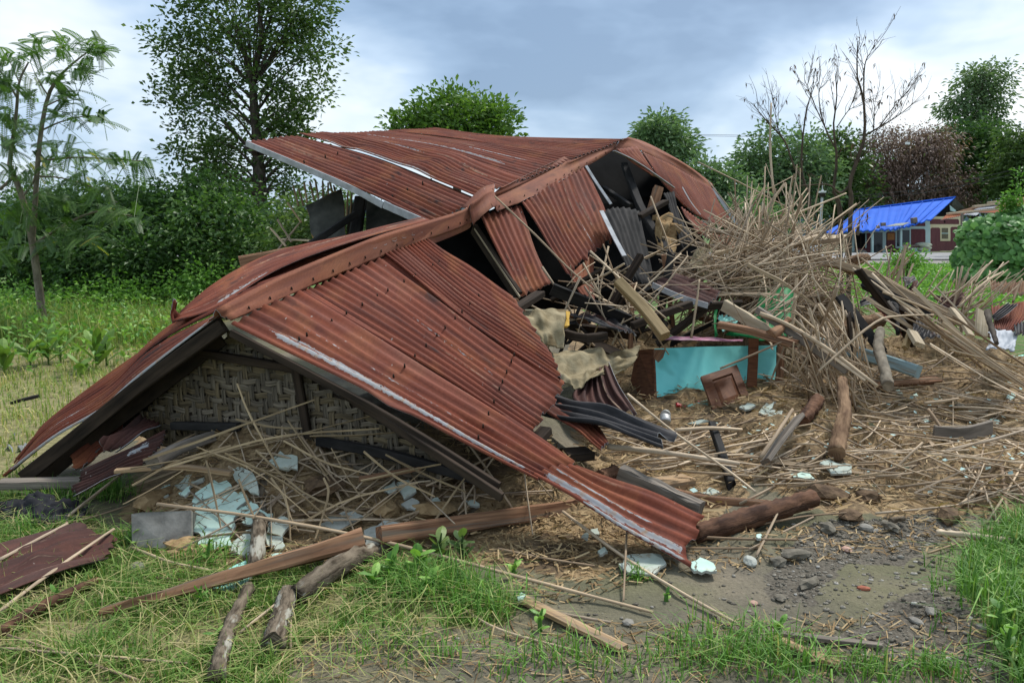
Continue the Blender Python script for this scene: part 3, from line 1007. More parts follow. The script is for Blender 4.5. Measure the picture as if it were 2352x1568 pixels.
# left slope
SL = [[P(503, 728, Y=4.7), P(645, 652, Y=5.2), P(780, 594, Y=5.77), P(974, 525, Y=6.84)],
      [P(318, 866, Y=4.78), P(372, 792, Y=5.2), P(450, 715, Y=5.7), P(680, 580, Y=6.5)],
      [P(228, 942, Y=4.82), P(250, 900, Y=5.1), P(285, 850, Y=5.45), P(335, 802, Y=5.8)],
      [P(125, 1003, Y=4.84), P(120, 985, Y=5.05), P(119, 968, Y=5.3), P(124, 955, Y=5.5)],
      [P(12, 1094, Y=4.85), P(36, 1068, Y=5.0), P(58, 1040, Y=5.15), P(78, 1014, Y=5.3)]]
sheet('roof_sheet', subgrid(SL, 0, .42), parent=front, seed=5, nv=26, n=6, wav=.01, bare=[(.30, .05, .62, 1, 1.0), (.72, .05, .55, .8, .8), (.04, .09, 0, 1, 1.1)])
sheet('roof_sheet', subgrid(SL, .40, .72), parent=front, seed=6, nv=24, n=7, off=.01)
sheet('roof_sheet', subgrid(SL, .70, 1), parent=front, seed=7, nv=24, n=8, off=-.004, jag=.05)
SL2 = [[P(988, 517, Y=7.0), P(965, 509, Y=7.6)], [P(800, 570, Y=6.25), P(821, 540, Y=7.1)], [P(640, 628, Y=5.9), P(650, 580, Y=6.8)],
       [P(500, 708, Y=5.5), P(531, 641, Y=6.2)], [P(405, 748, Y=5.3), P(428, 722, Y=5.8)]]
sheet('roof_sheet', SL2, parent=front, seed=8, nv=26, n=7, off=.03, bare=[(.82, .04, .1, .75, .85), (.12, .06, .5, .8, .9)], wav=.02)
o = sheet('torn_flap', [[P(395, 742, Y=5.3), P(420, 735, Y=5.5)], [P(392, 712, Y=5.3), P(410, 718, Y=5.45)], [P(401, 690, Y=5.3), P(404, 692, Y=5.4)]], parent=front, n=2, seed=9, nv=8, crumple=.02)
# ridge capping
topA = [P(x, y, Y=Y) for x, y, Y in ((498, 722, 4.66), (645, 646, 5.2), (780, 588, 5.77), (877, 549, 6.26), (974, 519, 6.84), (1060, 492, 7.45), (1083, 476, 7.6))]
edgA = [hA(x, y, .02) for x, y in ((528, 742), (645, 690), (760, 640), (850, 602), (940, 566), (1040, 531), (1086, 512))]
lefA = [t + Vector((-(e - t).x * .8, -(e - t).y * .8 + .03, (e - t).z * .9)) for t, e in zip(topA, edgA)]
cap('ridge_cap', topA, edgA, lefA, 'rust_cap', front, 46, seed=1)
cap('ridge_cap', [P(1078, 478, Y=7.55), P(1100, 462, Y=7.62), P(1118, 447, Y=7.75), P(1136, 440, Y=7.98)], [P(1086, 514, Y=7.42), P(1106, 497, Y=7.45), P(1128, 478, Y=7.6), P(1144, 470, Y=7.8)],
    [P(1060, 478, Y=7.75), P(1084, 452, Y=7.85), P(1110, 430, Y=8.05), P(1136, 422, Y=8.25)], 'rust_cap', front, 12, seed=6)
# rake boards and rafters along the near edge
rake_l = [P(516, 744, Y=4.74), P(322, 884, Y=4.81), P(228, 960, Y=4.84), P(60, 1092, Y=4.86)]
beam('rake_board', [p + Vector((0, -.02, -.005)) for p in rake_l], .05, .085, 'wood_dark', front, n=10, wob=.04)
beam('rake_board', [P(505, 770, Y=4.95), P(330, 905, Y=4.98), P(200, 1005, Y=5.0), P(66, 1112, Y=4.98)], .03, .14, 'wood_dark', front, n=10, wob=.03)
beam('rake_board', [hA(533, 752, -.035), hA(880, 937, -.035), hA(1152, 1098, -.05)], .03, .042, 'wood_dark', front, n=10)
beam('rafter', [hA(790, 880, -.06), hA(1160, 1120, -.06)], .03, .045, 'wood_dark', front, n=8)
beam('rafter', [P(470, 815, Y=5.25), P(330, 935, Y=5.25), P(245, 1000, Y=5.2)], .05, .09, 'soot', front)

# woven bamboo gable: real strips going over and under each other
G0, G1, G2 = P(528, 762, Y=4.95), P(300, 962, Y=5.12), P(1050, 1078, Y=4.38)
gpl = pl(G0, G1, G2)
ex = Vector((G2.x - G1.x, G2.y - G1.y, 0)).normalized()
ex = (ex - gpl[1] * ex.dot(gpl[1])).normalized()
ey = gpl[1].cross(ex)
if ey.z < 0:
    ey = -ey
gn = ex.cross(ey)
if gn.dot(Vector((0, 0, CAMZ)) - G0) < 0:
    gn = -gn
skew = .16     # the uprights of the weave lean
tri = [((p - G1).dot(ex), (p - G1).dot(ey)) for p in (G0, G1, G2)]
tri[1] = (tri[1][0] - .05, tri[1][1] - .06)
tri.append((tri[2][0] - .25, tri[2][1] - .12))
tri.append((tri[1][0] + .25, tri[1][1] - .10))
outline = [tri[0], tri[1], tri[4], tri[3], tri[2]]
wall = slab('woven_wall', [G1 + ex * a + ey * b - gn * .022 for a, b in outline], .006, 'wood_dark', front)
wall.name = 'woven_wall'
cs = .042
xs = [p[0] for p in outline]
ys = [p[1] for p in outline]
rw = random.Random(4)


def weave_strip(fn, k0, k1, horiz, idx, w):
    """one strip; fn(k) gives its centre at crossing k"""
    runs, cur = [], []
    for k in range(k0, k1 + 1):
        a, b = fn(k)
        if inpoly(a, b, outline):
            cur.append(k)
        else:
            if len(cur) > 1:
                runs.append(cur)
            cur = []
    if len(cur) > 1:
        runs.append(cur)
    for run in runs:
        V, uv = [], []
        ks = np.arange(run[0] - .45, run[-1] + .46, .3)
        for k in ks:
            ki = int(round(k))
            i, j = (ki, idx) if horiz else (idx, ki)
            z_ = (i + j if (i // 9) % 2 == 0 else j - i) % 4
            over = (z_ >= 2) if horiz else (z_ < 2)
            fr = abs(k - ki)
            lift = (.006 if over else -.006)
            a, b = fn(k)
            c = G1 + ex * a + ey * b + gn * (lift - .008)
            side = (ey if horiz else (ex - ey * skew * 0)) * (w / 2)
            bul = gn * .003
            V += [tuple(c - side), tuple(c - side * .4 + bul), tuple(c + side * .4 + bul), tuple(c + side)]
            uv += [(-w / 2, k * cs), (-w * .2, k * cs), (w * .2, k * cs), (w / 2, k * cs)]
        me = mesh_np('woven_strip', V, grid_faces(len(ks), 4), uv, smooth=True)
        link('woven_strip', me, 'weave' if rw.random() < .35 else 'weave_gray', wall)


imax = int((max(xs) - min(xs)) / cs) + 6
jmin, jmax = int(min(ys) / cs) - 1, int(max(ys) / cs) + 1
for j in range(jmin, jmax + 1):
    dy = rw.uniform(-.008, .008)
    weave_strip(lambda k, j=j, dy=dy: (min(xs) - .2 + k * cs + skew * -1 * (j * cs), j * cs + dy + .006 * math.sin(k * 1.7 + j)), 0, imax + 3, True, j, cs * rw.uniform(.70, .90))
for i in range(0, imax + 4):
    dx = rw.uniform(-.008, .008)
    weave_strip(lambda k, i=i, dx=dx: (min(xs) - .2 + i * cs - skew * (k * cs) + dx, k * cs), jmin, jmax, False, i, cs * rw.uniform(.66, .88))
# frame of the gable in front of the weave


def gp(x, y, lift=.03):
    return hit((G0, gpl[1]), x, y, lift)


beam('frame_bar', [gp(470, 810), gp(690, 848)], .05, .05, 'wood_dark', front)
beam('frame_bar', [gp(686, 838, .035), gp(716, 1005, .035)], .05, .05, 'wood_dark', front, ref=(0, 1, 0))
beam('frame_bar', [gp(410, 975, .05), gp(560, 978, .05)], .05, .05, 'soot', front)
beam('frame_bar', [gp(740, 1010, .05), gp(900, 1040, .05), gp(1130, 1105, .05)], .045, .055, 'soot', front)
# purlin ends sticking out below the sheets
beam('purlin', [hA(1178, 703, -.05), hA(1243, 667, -.03)], .09, .05, 'wood_dark', front)
beam('purlin', [hA(1222, 1000, -.10), hA(1262, 962, -.08)], .08, .05, 'wood_dark', front)

# ------------------------------------------------------------------ rear roof, toppled to the right
back = empty('toppled_rear_roof', P(1300, 700, z=.3), 'higher rusty corrugated roof behind, tilted over with its ridge bent and a torn hole', 'collapsed roof')
BL = [[P(998, 513, Y=7.45), P(1110, 455, Y=8.0), P(1275, 385, Y=9.2), P(1432, 323, Y=10.4)],
      [P(775, 413, Y=8.35), P(905, 370, Y=9.0), P(1060, 337, Y=10.1), P(1200, 318.5, Y=11.2)],
      [P(565, 325, Y=9.3), P(700, 313, Y=10.1), P(850, 304, Y=11.0), P(1000, 298, Y=12.0)]]
sheet('roof_sheet', subgrid(BL, 0, .31), parent=back, seed=11, nv=26, off=.0, jag=.01, bare=[(.96, .02, .0, .75, .8)], wav=.015)
sheet('roof_sheet', subgrid(BL, .30, .53), parent=back, seed=12, nv=26, off=.03, jag=.02, bare=[(.72, .016, .45, 1, .95), (.02, .02, .2, .9, .9)], dents=[(.4, .35, .5, .08, .05), (.2, .75, .2, .05, -.05)], wav=.03)
sheet('roof_sheet', subgrid(BL, .52, .77), parent=back, seed=13, nv=26, off=.012, jag=.02, bare=[(.3, .028, .15, 1, 1.0), (.55, .012, .1, .5, .75)])
sheet('roof_sheet', subgrid(BL, .76, 1), parent=back, seed=14, nv=26, off=.02, jag=.02, bare=[(.2, .02, .2, .6, .7)])
beam('edge_trim', [P(566, 330, Y=9.25), P(790, 425, Y=8.28), P(880, 472, Y=7.92)], .02, .062, 'zinc', back, n=8, wob=.02)
beam('edge_trim', [P(882, 470, Y=7.9), P(1000, 522, Y=7.42)], .02, .07, 'zinc', back, n=6, wob=.02)
beam('purlin', [P(585, 352, Y=9.4), P(615, 350, Y=9.7), P(700, 340, Y=10.4)], .06, .06, 'wood_dark', back)
Bp = pl(P(1149, 483, Y=8.0), P(1407, 348, Y=10.2), P(1268, 658, Y=7.5))


def hB(x, y, l=0.0):
    return hit(Bp, x, y, l)


def r3(x, y):
    return 1062 + x * .3, 288 + y * .3


def B3(x, y, l=0.0):
    return hB(*r3(x, y), l)


sheet('roof_sheet', [[B3(150, 670, -.03), B3(300, 630, -.03), B3(455, 590, -.03)], [B3(300, 990, -.03), B3(430, 950, -.03), B3(560, 910, -.03)], [B3(445, 1300, -.02), B3(570, 1255, -.03), B3(700, 1195, -.03)]], parent=back, seed=15, n=7, nv=18, jag=.03)
sheet('roof_sheet', [[B3(450, 600, .02), B3(600, 510, .02), B3(770, 405, .02), B3(935, 330, .02)], [B3(625, 880, .02), B3(750, 790, .02), B3(890, 690, .02), B3(1060, 590, .02)],
                     [B3(800, 1165, .02), B3(900, 1060, .02), B3(1030, 960, .02), B3(1150, 885, .02)]], parent=back, seed=16, n=15, nv=22, jag=.05, amp=.013, bare=[(.62, .015, .6, 1, .7), (.5, .01, .5, .9, .6)])
sheet('roof_sheet', [[B3(800, 1120, .0), B3(880, 1090, .0), B3(1020, 950, -.01)], [B3(890, 1290, .03), B3(950, 1270, .0), B3(1020, 1230, -.05)], [B3(1015, 1440, .05), B3(1030, 1445, .03), B3(1042, 1440, -.01)]], parent=back, seed=17, n=4, nv=14, jag=.02, bare=[(.6, .05, 0, .8, .6)])
beam('edge_trim', [B3(935, 328, .035), B3(1010, 450, .035), B3(1125, 620, .035)], .012, .032, 'zinc', back, ref=(1, 0, 0))
# far part of the right slope
Fp = pl(P(1467, 338, Y=10.8), P(1632, 431, Y=13.2), P(1600, 525, Y=10.6))


def F3(x, y, l=0.0):
    return hit(Fp, *r3(x, y), l)


sheet('roof_sheet', [[F3(1375, 195, 0), F3(1620, 320, 0), F3(1910, 485, 0)], [F3(1500, 400, 0), F3(1750, 540, 0), F3(2000, 640, 0)], [F3(1680, 600, 0), F3(1880, 740, 0), F3(2130, 830, 0)]], parent=back, seed=18, pitch=.076, nv=18, bare=[(.42, .012, .35, .95, .9), (.33, .006, .3, .6, .8)], jag=.03)
sheet('roof_sheet', [[F3(1680, 620, -.02), F3(1900, 760, -.02), F3(2140, 830, -.02)], [F3(1790, 800, -.02), F3(1990, 900, -.02), F3(2250, 990, -.02)]], parent=back, seed=19, n=20, nv=10, jag=.05)
beam('edge_trim', [F3(1912, 487, .02), F3(2010, 640, .02), F3(2140, 825, .02)], .012, .05, 'zinc', back, ref=(1, 0, 0))
sheet('roof_sheet', [[F3(1165, 195, .02), F3(1330, 165, .02)], [F3(1290, 290, .02), F3(1400, 280, .02)], [F3(1440, 395, .02), F3(1480, 395, .02)]], parent=back, seed=20, n=6, nv=10)
beam('edge_trim', [F3(1140, 212, .04), F3(1320, 300, .04), F3(1600, 492, .04)], .012, .032, 'zinc', back, ref=(1, 0, 0))
beam('edge_trim', [F3(1660, 640, -.05), F3(1730, 780, -.05), F3(1790, 900, -.05)], .012, .032, 'zinc', back, ref=(1, 0, 0))
topB = [P(1125, 452, Y=7.9), P(1134, 455, Y=8.0), P(1205, 424, Y=8.6), P(1278, 388, Y=9.2), P(1350, 353, Y=9.8), P(1422, 323, Y=10.4)]
edgB = [hB(x, y, .02) for x, y in ((1140, 488), (1149, 484), (1242, 444), (1300, 410), (1345, 386), (1407, 348))]
lefB = [P(x, y, Y=Y) for x, y, Y in ((1150, 430, 8.15), (1160, 427, 8.25), (1205, 404, 8.75), (1272, 371, 9.35), (1325, 347, 9.9), (1378, 324, 10.5))]
cap('ridge_cap', topB, edgB, lefB, 'rust_cap', back, 40, seed=3)
topF = [P(1424, 322, Y=10.4), P(1464, 327, Y=10.9), P(1569, 381, Y=12.2), P(1634, 428, Y=13.3)]
edgF = [P(1407, 348, Y=10.2), P(1467, 343, Y=10.75), P(1560, 392, Y=12.0), P(1632, 437, Y=13.1)]
lefF = [P(1405, 322, Y=10.6), P(1470, 322, Y=11.2), P(1575, 377, Y=12.5), P(1640, 425, Y=13.6)]
cap('ridge_cap', topF, edgF, lefF, 'rust_cap', back, 30, seed=4)
# timbers and sheets seen through the hole, with added panels that block light
beam('rafter', [R3(1240, 300, Y=10.6), R3(1380, 660, Y=9.6), R3(1600, 1010, Y=8.8)], .09, .07, 'soot', back, n=8)
beam('rafter', [R3(1080, 480, Y=10.4), R3(1290, 620, Y=9.8)], .07, .06, 'soot', back)
beam('rafter', [R3(90, 790, Y=7.9), R3(430, 1310, Y=7.2)], .05, .11, 'wood_dark', back, n=8)
beam('batten', [R3(95, 790, Y=7.85), R3(440, 1315, Y=7.13)], .012, .02, 'wood_pale', back)
beam('batten', [R3(1350, 700, Y=8.9), R3(1555, 585, Y=9.2)], .10, .05, 'wood_dark', back)
beam('post', [R3(1500, 480, Y=9.6), R3(1455, 640, Y=9.5)], .11, .11, 'wood_brown', back, ref=(0, 1, 0))
slab('light_blocker', [R3(860, 300, Y=11.2), R3(1150, 165, Y=11.6), R3(1330, 180, Y=11.9), R3(1700, 480, Y=11.6), R3(1950, 1150, Y=10.6), R3(1200, 1400, Y=10.2), R3(150, 1400, Y=9.6), R3(-60, 800, Y=9.4)], .03, 'black_hole', back)  # added black panel, blocks light behind the hole to keep it dark
slab('light_blocker', [R3(-260, 900, Y=8.6), R3(200, 640, Y=8.6), R3(500, 1380, Y=8.2), R3(-100, 1400, Y=8.2)], .03, 'black_hole', back)  # second added black panel, shuts out light the same way
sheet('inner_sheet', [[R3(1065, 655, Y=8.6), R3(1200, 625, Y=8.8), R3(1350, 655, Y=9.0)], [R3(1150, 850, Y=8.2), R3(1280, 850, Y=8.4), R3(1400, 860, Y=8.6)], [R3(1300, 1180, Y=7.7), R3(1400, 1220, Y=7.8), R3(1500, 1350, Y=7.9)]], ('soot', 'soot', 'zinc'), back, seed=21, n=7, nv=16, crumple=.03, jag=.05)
beam('edge_trim', [R3(1065, 655, Y=8.55), R3(1160, 850, Y=8.15), R3(1240, 1000, Y=7.9)], .012, .045, 'zinc', back, ref=(1, 0, 0), wob=.1)
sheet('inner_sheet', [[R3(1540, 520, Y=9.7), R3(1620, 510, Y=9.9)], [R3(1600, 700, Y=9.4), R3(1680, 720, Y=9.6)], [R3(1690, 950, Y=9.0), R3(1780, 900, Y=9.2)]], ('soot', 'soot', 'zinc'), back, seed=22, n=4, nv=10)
# nail heads along the cappings, too small to pick apart
nb = Acc()
for tp, eg in ((topA, edgA), (topB, edgB)):
    pp = path([e + (t - e) * .25 for t, e in zip(tp, eg)], 16)
    for p in pp:
        nb.rings(tube([p - np.array((0, -.0, .004)), p + np.array((0, -.012, .012))], [.007, .005], K=4, n=2))
qn = np.random.default_rng(3)
cor = [np.array(tuple(hA(*p, .02))) for p in ((545, 745), (975, 560), (1228, 1095), (1262, 830))]
for vv in (.18, .5, .82):
    for uu in np.linspace(.04, .96, 11):
        uu = uu + qn.normal(0, .012)
        p = (cor[0] * (1 - uu) + cor[1] * uu) * (1 - vv) + (cor[2] * (1 - uu) + cor[3] * uu) * vv
        nb.rings(tube([p - np.array((0, 0, .012)), p + np.array((0, -.008, .010))], [.008, .005], K=4, n=2))
for vv in (.25, .7):
    for uu in np.linspace(.05, .95, 10):
        uu = uu + qn.normal(0, .015)
        ctrl = np.array([[tuple(p) for p in r] for r in BL])
        p = cr(cr(ctrl, 21)[int(vv * 20)], 41)[int(uu * 40)]
        nb.rings(tube([p - np.array((0, 0, .01)), p + np.array((0, -.006, .026))], [.010, .008], K=4, n=2))
o = link('nail_head', nb.mesh('nail_head'), 'wood_dark', front)
o['kind'] = 'stuff'
# mud walls, posts and props left standing behind
def R2s(name, pts, mat, thick, label, cat, edge=None, sub=1):
    return tag(slab(name, [R2(x, y, Y=Y) for x, y, Y in pts], thick, mat, edge=edge, sub=sub), label, cat)


R2s('wall_panel', [(530, 640, 9.2), (660, 575, 9.3), (785, 520, 9.4), (805, 700, 9.2), (825, 905, 9.0), (620, 905, 9.0), (560, 790, 9.1)], 'wall_gray', .09, 'grey rendered mud wall piece, coloured darker for shade, leaning beneath the raised roof edge', 'wall', 'clay')
R2s('wall_panel', [(960, 600, 9.3), (1330, 760, 9.0), (1330, 860, 8.6), (960, 880, 8.8)], 'wall_gray', .09, 'wall piece under the roof overhang, coloured dark for its shade', 'wall', 'clay_dark')
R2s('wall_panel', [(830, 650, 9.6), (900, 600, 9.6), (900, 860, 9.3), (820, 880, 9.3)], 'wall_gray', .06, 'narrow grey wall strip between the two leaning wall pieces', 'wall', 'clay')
for k, (x0, y0, x1, y1) in enumerate(((440, 500, 480, 640), (520, 480, 540, 620), (560, 470, 590, 600), (600, 460, 620, 590), (650, 470, 655, 580), (690, 480, 690, 560), (480, 520, 515, 640), (730, 500, 740, 540), (830, 545, 820, 760), (860, 550, 845, 730), (400, 620, 500, 760), (700, 470, 720, 545), (330, 740, 430, 900), (280, 800, 390, 930), (490, 760, 320, 970), (360, 880, 560, 890))):
    tag(loft('bamboo_stick', tube([R2(x0, y0, Y=9.3), R2(x1, y1, Y=9.15)], [.011, .013], K=5, n=4, rough=.1, seed=k), 'bamboo_shaded' if k < 12 else 'bamboo'), 'thin lath sticking out of the broken mud wall beneath the roof overhang', 'stick', 'laths in the broken mud wall')
tag(beam('post', [R2(925, 590, Y=9.0), R2(880, 870, Y=8.8)], .13, .12, 'soot', ref=(0, 1, 0)), 'charred square post under the raised left roof edge', 'post')
tag(beam('prop', [R2(890, 700, Y=8.7), R2(560, 920, Y=8.4)], .07, .07, 'soot'), 'charred timber slanting against the post under the roof edge', 'timber')
tag(beam('beam', [R2(60, 1045, Y=7.6), R2(480, 965, Y=7.8)], .10, .11, 'wood_brown'), 'short brown beam end poking out behind the left roof slope', 'beam')

# ------------------------------------------------------------------ trees and bushes
def unit(a):
    return a / (np.linalg.norm(a, axis=-1, keepdims=True) + 1e-9)


def leaf_cards(acc, Cn, L, W, q, updir=.15, droop=.15, dirs=None, tint=None, fold=.18):
    """leaf shaped cards: base, side, tip, side"""
    n = len(Cn)
    d = q.normal(0, 1, (n, 3)) if dirs is None else dirs + q.normal(0, .45, (n, 3))
    d[:, 2] = d[:, 2] * .7 + updir
    d = unit(d)
    r = q.normal(0, 1, (n, 3)) + np.array((0, 0, 1.2))
    s = unit(np.cross(d, r))
    nn = np.cross(s, d)
    ln = L * q.uniform(.65, 1.25, (n, 1))
    w = W * q.uniform(.7, 1.2, (n, 1)) / 2
    a = Cn
    m = Cn + d * ln * .5 + nn * w * fold * 2
    t = Cn + d * ln - np.array((0, 0, 1)) * ln * droop
    Q = np.stack([a, m + s * w, t, m - s * w], 1)
    acc.quads(Q, q.random(n) if tint is None else np.clip(tint, 0, 1))


def crown_points(ell, n, q, shell=.55):
    """cluster centres through a few ellipsoids, more of them near the outside"""
    vol = np.array([e[1][0] * e[1][1] * e[1][2] for e in ell]) ** .75
    pick = q.choice(len(ell), n, p=vol / vol.sum())
    d = unit(q.normal(0, 1, (n, 3)))
    r = q.random(n) ** (1 / 3)
    r = shell * np.sqrt(r) + (1 - shell) * r
    c = np.array([tuple(e[0]) for e in ell])[pick]
    s = np.array([e[1] for e in ell])[pick]
    return c + d * s * r[:, None]


def tree(name, label, cat, trunk, r0, ell, nc, per, L, W, leafmat, barkmat='bark_tree', seed=0, spread=.35, nbr=40, group=None,
         updir=.15, droop=.2, shell=.55, extra=None, cname='crown', hang=0.0, toplight=.25, clear=0.0):
    q = np.random.default_rng(seed)
    base = Vector(tuple(trunk[0]))
    e = empty(name, base, label, cat, group)
    pts = crown_points(ell, nc, q, shell)
    br = Acc()
    tp = path(trunk, 16)
    if clear:
        dd = np.array([np.abs(p[0] - np.interp(p[2], tp[:, 2], tp[:, 0])) for p in pts])
        pts = pts[~((dd < clear) & (pts[:, 1] < tp[0][1] + .2) & (q.random(len(pts)) < .8) & (pts[:, 2] < tp[-1][2]))]
        nc = len(pts)
    br.rings(tube(trunk, [r0, r0 * .75, r0 * .35], K=8, n=16, rough=.05, seed=seed))
    for x in (extra or []):
        br.rings(tube(x[0], x[1], K=6, n=10, rough=.04, seed=seed))
    for k in q.choice(nc, min(nbr, nc), replace=False):
        c = pts[k]
        zs = tp[:, 2]
        h = c[2] - np.linalg.norm((c - tp[-1])[:2]) * .8
        i = int(np.clip(np.searchsorted(zs, h), 3, 14))
        a = tp[i]
        mid = a + (c - a) * .5 + np.array((0, 0, .12 * np.linalg.norm(c - a)))
        rr = r0 * .28 * (1 - i / 22)
        br.rings(tube([a, mid, c], [rr, rr * .6, rr * .18], K=4, n=7))
    link('trunk', br.mesh('trunk'), barkmat, e)
    lv = Acc()
    cen = np.repeat(pts, per, 0)
    off = q.normal(0, spread, cen.shape) * np.array((1, 1, .75))
    zmin, zmax = pts[:, 2].min(), pts[:, 2].max()
    P_ = cen + off
    P_[:, 2] -= hang * np.abs(q.normal(0, 1, len(P_)))
    # random tint per clump; outer leaves painted paler to stand in for light
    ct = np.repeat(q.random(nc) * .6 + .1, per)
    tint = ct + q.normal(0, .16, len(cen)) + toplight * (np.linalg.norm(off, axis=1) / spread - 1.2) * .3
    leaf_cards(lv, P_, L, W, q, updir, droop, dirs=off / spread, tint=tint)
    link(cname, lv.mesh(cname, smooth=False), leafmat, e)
    return e


def el(x, y, Y, rx, ry, rd):
    """an ellipsoid of foliage centred at a picture position, radii in picture units and metres of depth"""
    k = Y / F
    return (P(x, y, Y=Y), (rx * k, rd, ry * k))


# the tall open tree behind the front roof
YT = 20.0
big = tree('tall_tree', 'tall open-crowned tree with dark forked trunk rising behind the front roof', 'tree',
           [on(P(598, 700, Y=YT).x, YT), P(600, 500, Y=YT), P(590, 330, Y=YT), P(578, 165, Y=YT)], .21,
           [el(560, 60, YT, 150, 90, 1.6), el(430, 110, YT, 90, 80, 1.1), el(700, 110, YT, 80, 75, 1.1), el(580, 230, YT, 120, 85, 1.4),
            el(440, 215, YT, 80, 55, 1.0), el(725, 200, YT, 60, 35, .9), el(570, 350, YT, 130, 80, 1.4), el(650, 320, YT, 70, 50, 1.0), el(450, 340, YT, 70, 50, 1.0), el(560, 470, YT, 140, 95, 1.5), el(470, 430, YT, 70, 70, 1.0), el(640, 250, YT, 70, 60, 1.0),
            el(560, -60, YT, 170, 70, 1.6), el(690, 20, YT, 90, 60, 1.2)],
           500, 46, .14, .075, 'leaf_mid', seed=3, spread=.165, nbr=130, clear=.45, updir=.3, droop=.1, shell=.15,
           extra=[([P(575, 190, Y=YT), P(560, 120, Y=YT), P(480, 30, Y=YT)], [.09, .06, .02]), ([P(580, 190, Y=YT), P(625, 130, Y=YT), P(690, 20, Y=YT)], [.08, .05, .02]),
                  ([P(588, 165, Y=YT), P(600, 60, Y=YT), P(575, -60, Y=YT)], [.07, .05, .02])])

# broad-leaved crown above the roof
YB = 18.0
tree('broadleaf_tree', 'rounded bright green broad-leaved tree showing over the top of the rear roof', 'tree',
     [on(P(1050, 700, Y=YB).x, YB), P(1050, 450, Y=YB), P(1045, 330, Y=YB), P(1045, 240, Y=YB)], .12,
     [el(1045, 262, YB, 92, 42, 1.0), el(955, 292, YB, 46, 24, .7), el(1130, 282, YB, 44, 34, .7), el(1060, 330, YB, 120, 50, 1.1)],
     330, 24, .15, .075, 'leaf_yard', seed=5, spread=.17, nbr=60, updir=.55, droop=.15, shell=.5)

# the feathery tree on the left, two thin stems
YF = 13.0


def frond(acc, base, d, length, q, npair=15, ll=.075, lw=.020):
    """one feather leaf: drooping midrib with paired leaflets"""
    d = d / np.linalg.norm(d)
    s = np.linspace(.12, 1, npair)
    mid = base[None] + d[None] * (s * length)[:, None] + np.array((0, 0, -1.0))[None] * (s ** 2 * length * .30)[:, None]
    tg = unit(np.gradient(mid, axis=0))
    side = unit(np.cross(tg, np.array((0, 0, 1.0)) + q.normal(0, .2, 3)))
    up = np.cross(side, tg)
    tn = q.random() * .75
    for sg in (-1, 1):
        tip = mid + (side * sg * .9 + tg * .35 - up * .12) * (ll * (1.1 - .45 * s))[:, None]
        w = tg * lw * .5
        acc.quads(np.stack([mid - w * .6, (mid + tip) / 2 - w * 1.3, tip, (mid + tip) / 2 + w * 1.3], 1), np.clip(tn + q.normal(0, .1, npair), 0, .92) if q.random() > .02 else .99)
    acc.quads(np.stack([mid[:-1] - side[:-1] * .004, mid[1:] - side[1:] * .004, mid[1:] + side[1:] * .004, mid[:-1] + side[:-1] * .004], 1), .1)


q = np.random.default_rng(11)
e = empty('feathery_tree', on(P(90, 640, Y=YF).x, YF), 'slender feathery-leaved tree with two pale stems at the left edge', 'tree')
br, lv = Acc(), Acc()
stems = [([(205, 1568), (190, 1400), (165, 1240), (125, 1060), (75, 930), (50, 850), (75, 700), (92, 520), (100, 430), (150, 330)], [.065, .06, .05, .04, .032, .025, .018, .012]),
         ([(170, 1250), (185, 1080), (195, 920), (215, 700), (250, 520), (300, 420), (390, 330), (470, 270)], [.045, .04, .035, .028, .018, .010]),
         ([(195, 1280), (350, 1180), (520, 1115), (700, 1140)], [.025, .018, .008]), ([(75, 930), (20, 980), (-60, 1040)], [.03, .02]),
         ([(205, 850), (400, 830), (600, 840), (760, 850)], [.018, .012, .006]), ([(215, 690), (330, 640), (480, 610), (570, 640)], [.016, .01, .005]),
         ([(240, 560), (330, 520), (410, 500)], [.014, .008, .004]), ([(92, 520), (20, 400), (-40, 330)], [.02, .012, .006]),
         ([(195, 930), (330, 940), (520, 1000), (620, 1070)], [.016, .01, .005]), ([(125, 1030), (175, 960), (190, 900)], [.02, .018]),
         ([(250, 500), (200, 420), (160, 330)], [.014, .008, .004]), ([(100, 430), (40, 300)], [.012, .005]), ([(60, 800), (-40, 740)], [.012, .005])]
ends = []
for k, (pp, rr) in enumerate(stems):
    w = [R1(x, y, Y=YF + (k % 3 - 1) * .3 * (k > 1)) for x, y in pp]
    if k == 0:
        w = [on(w[0].x + .05, YF)] + w[1:]
    br.rings(tube(w, rr, K=6, n=14, rough=.04, seed=k))
    w = path(w, 30)
    ends += list(w[{0: 17, 1: 14}.get(k, 8):])
link('trunk', br.mesh('trunk'), 'bark_pale', e)
sprays = [(470, 250, 70, 60), (440, 350, 60, 40), (200, 250, 60, 40), (330, 270, 60, 45), (60, 310, 60, 40), (520, 260, 30, 30), (130, 480, 60, 40), (370, 510, 50, 35), (300, 420, 60, 40), (330, 590, 70, 40), (480, 620, 80, 35),
          (40, 600, 60, 40), (120, 670, 70, 40), (60, 760, 80, 40), (290, 740, 90, 40), (420, 800, 90, 40), (600, 830, 80, 35), (700, 850, 60, 25), (250, 870, 90, 40), (560, 990, 60, 35), (430, 930, 80, 40), (100, 900, 70, 40),
          (560, 1100, 80, 30), (350, 1180, 90, 35), (690, 1130, 70, 30), (60, 1160, 80, 40), (40, 1320, 70, 60), (150, 1100, 80, 50), (300, 1040, 80, 40), (20, 430, 40, 40), (480, 1230, 90, 40), (250, 1270, 70, 40)]
E = np.array(ends)
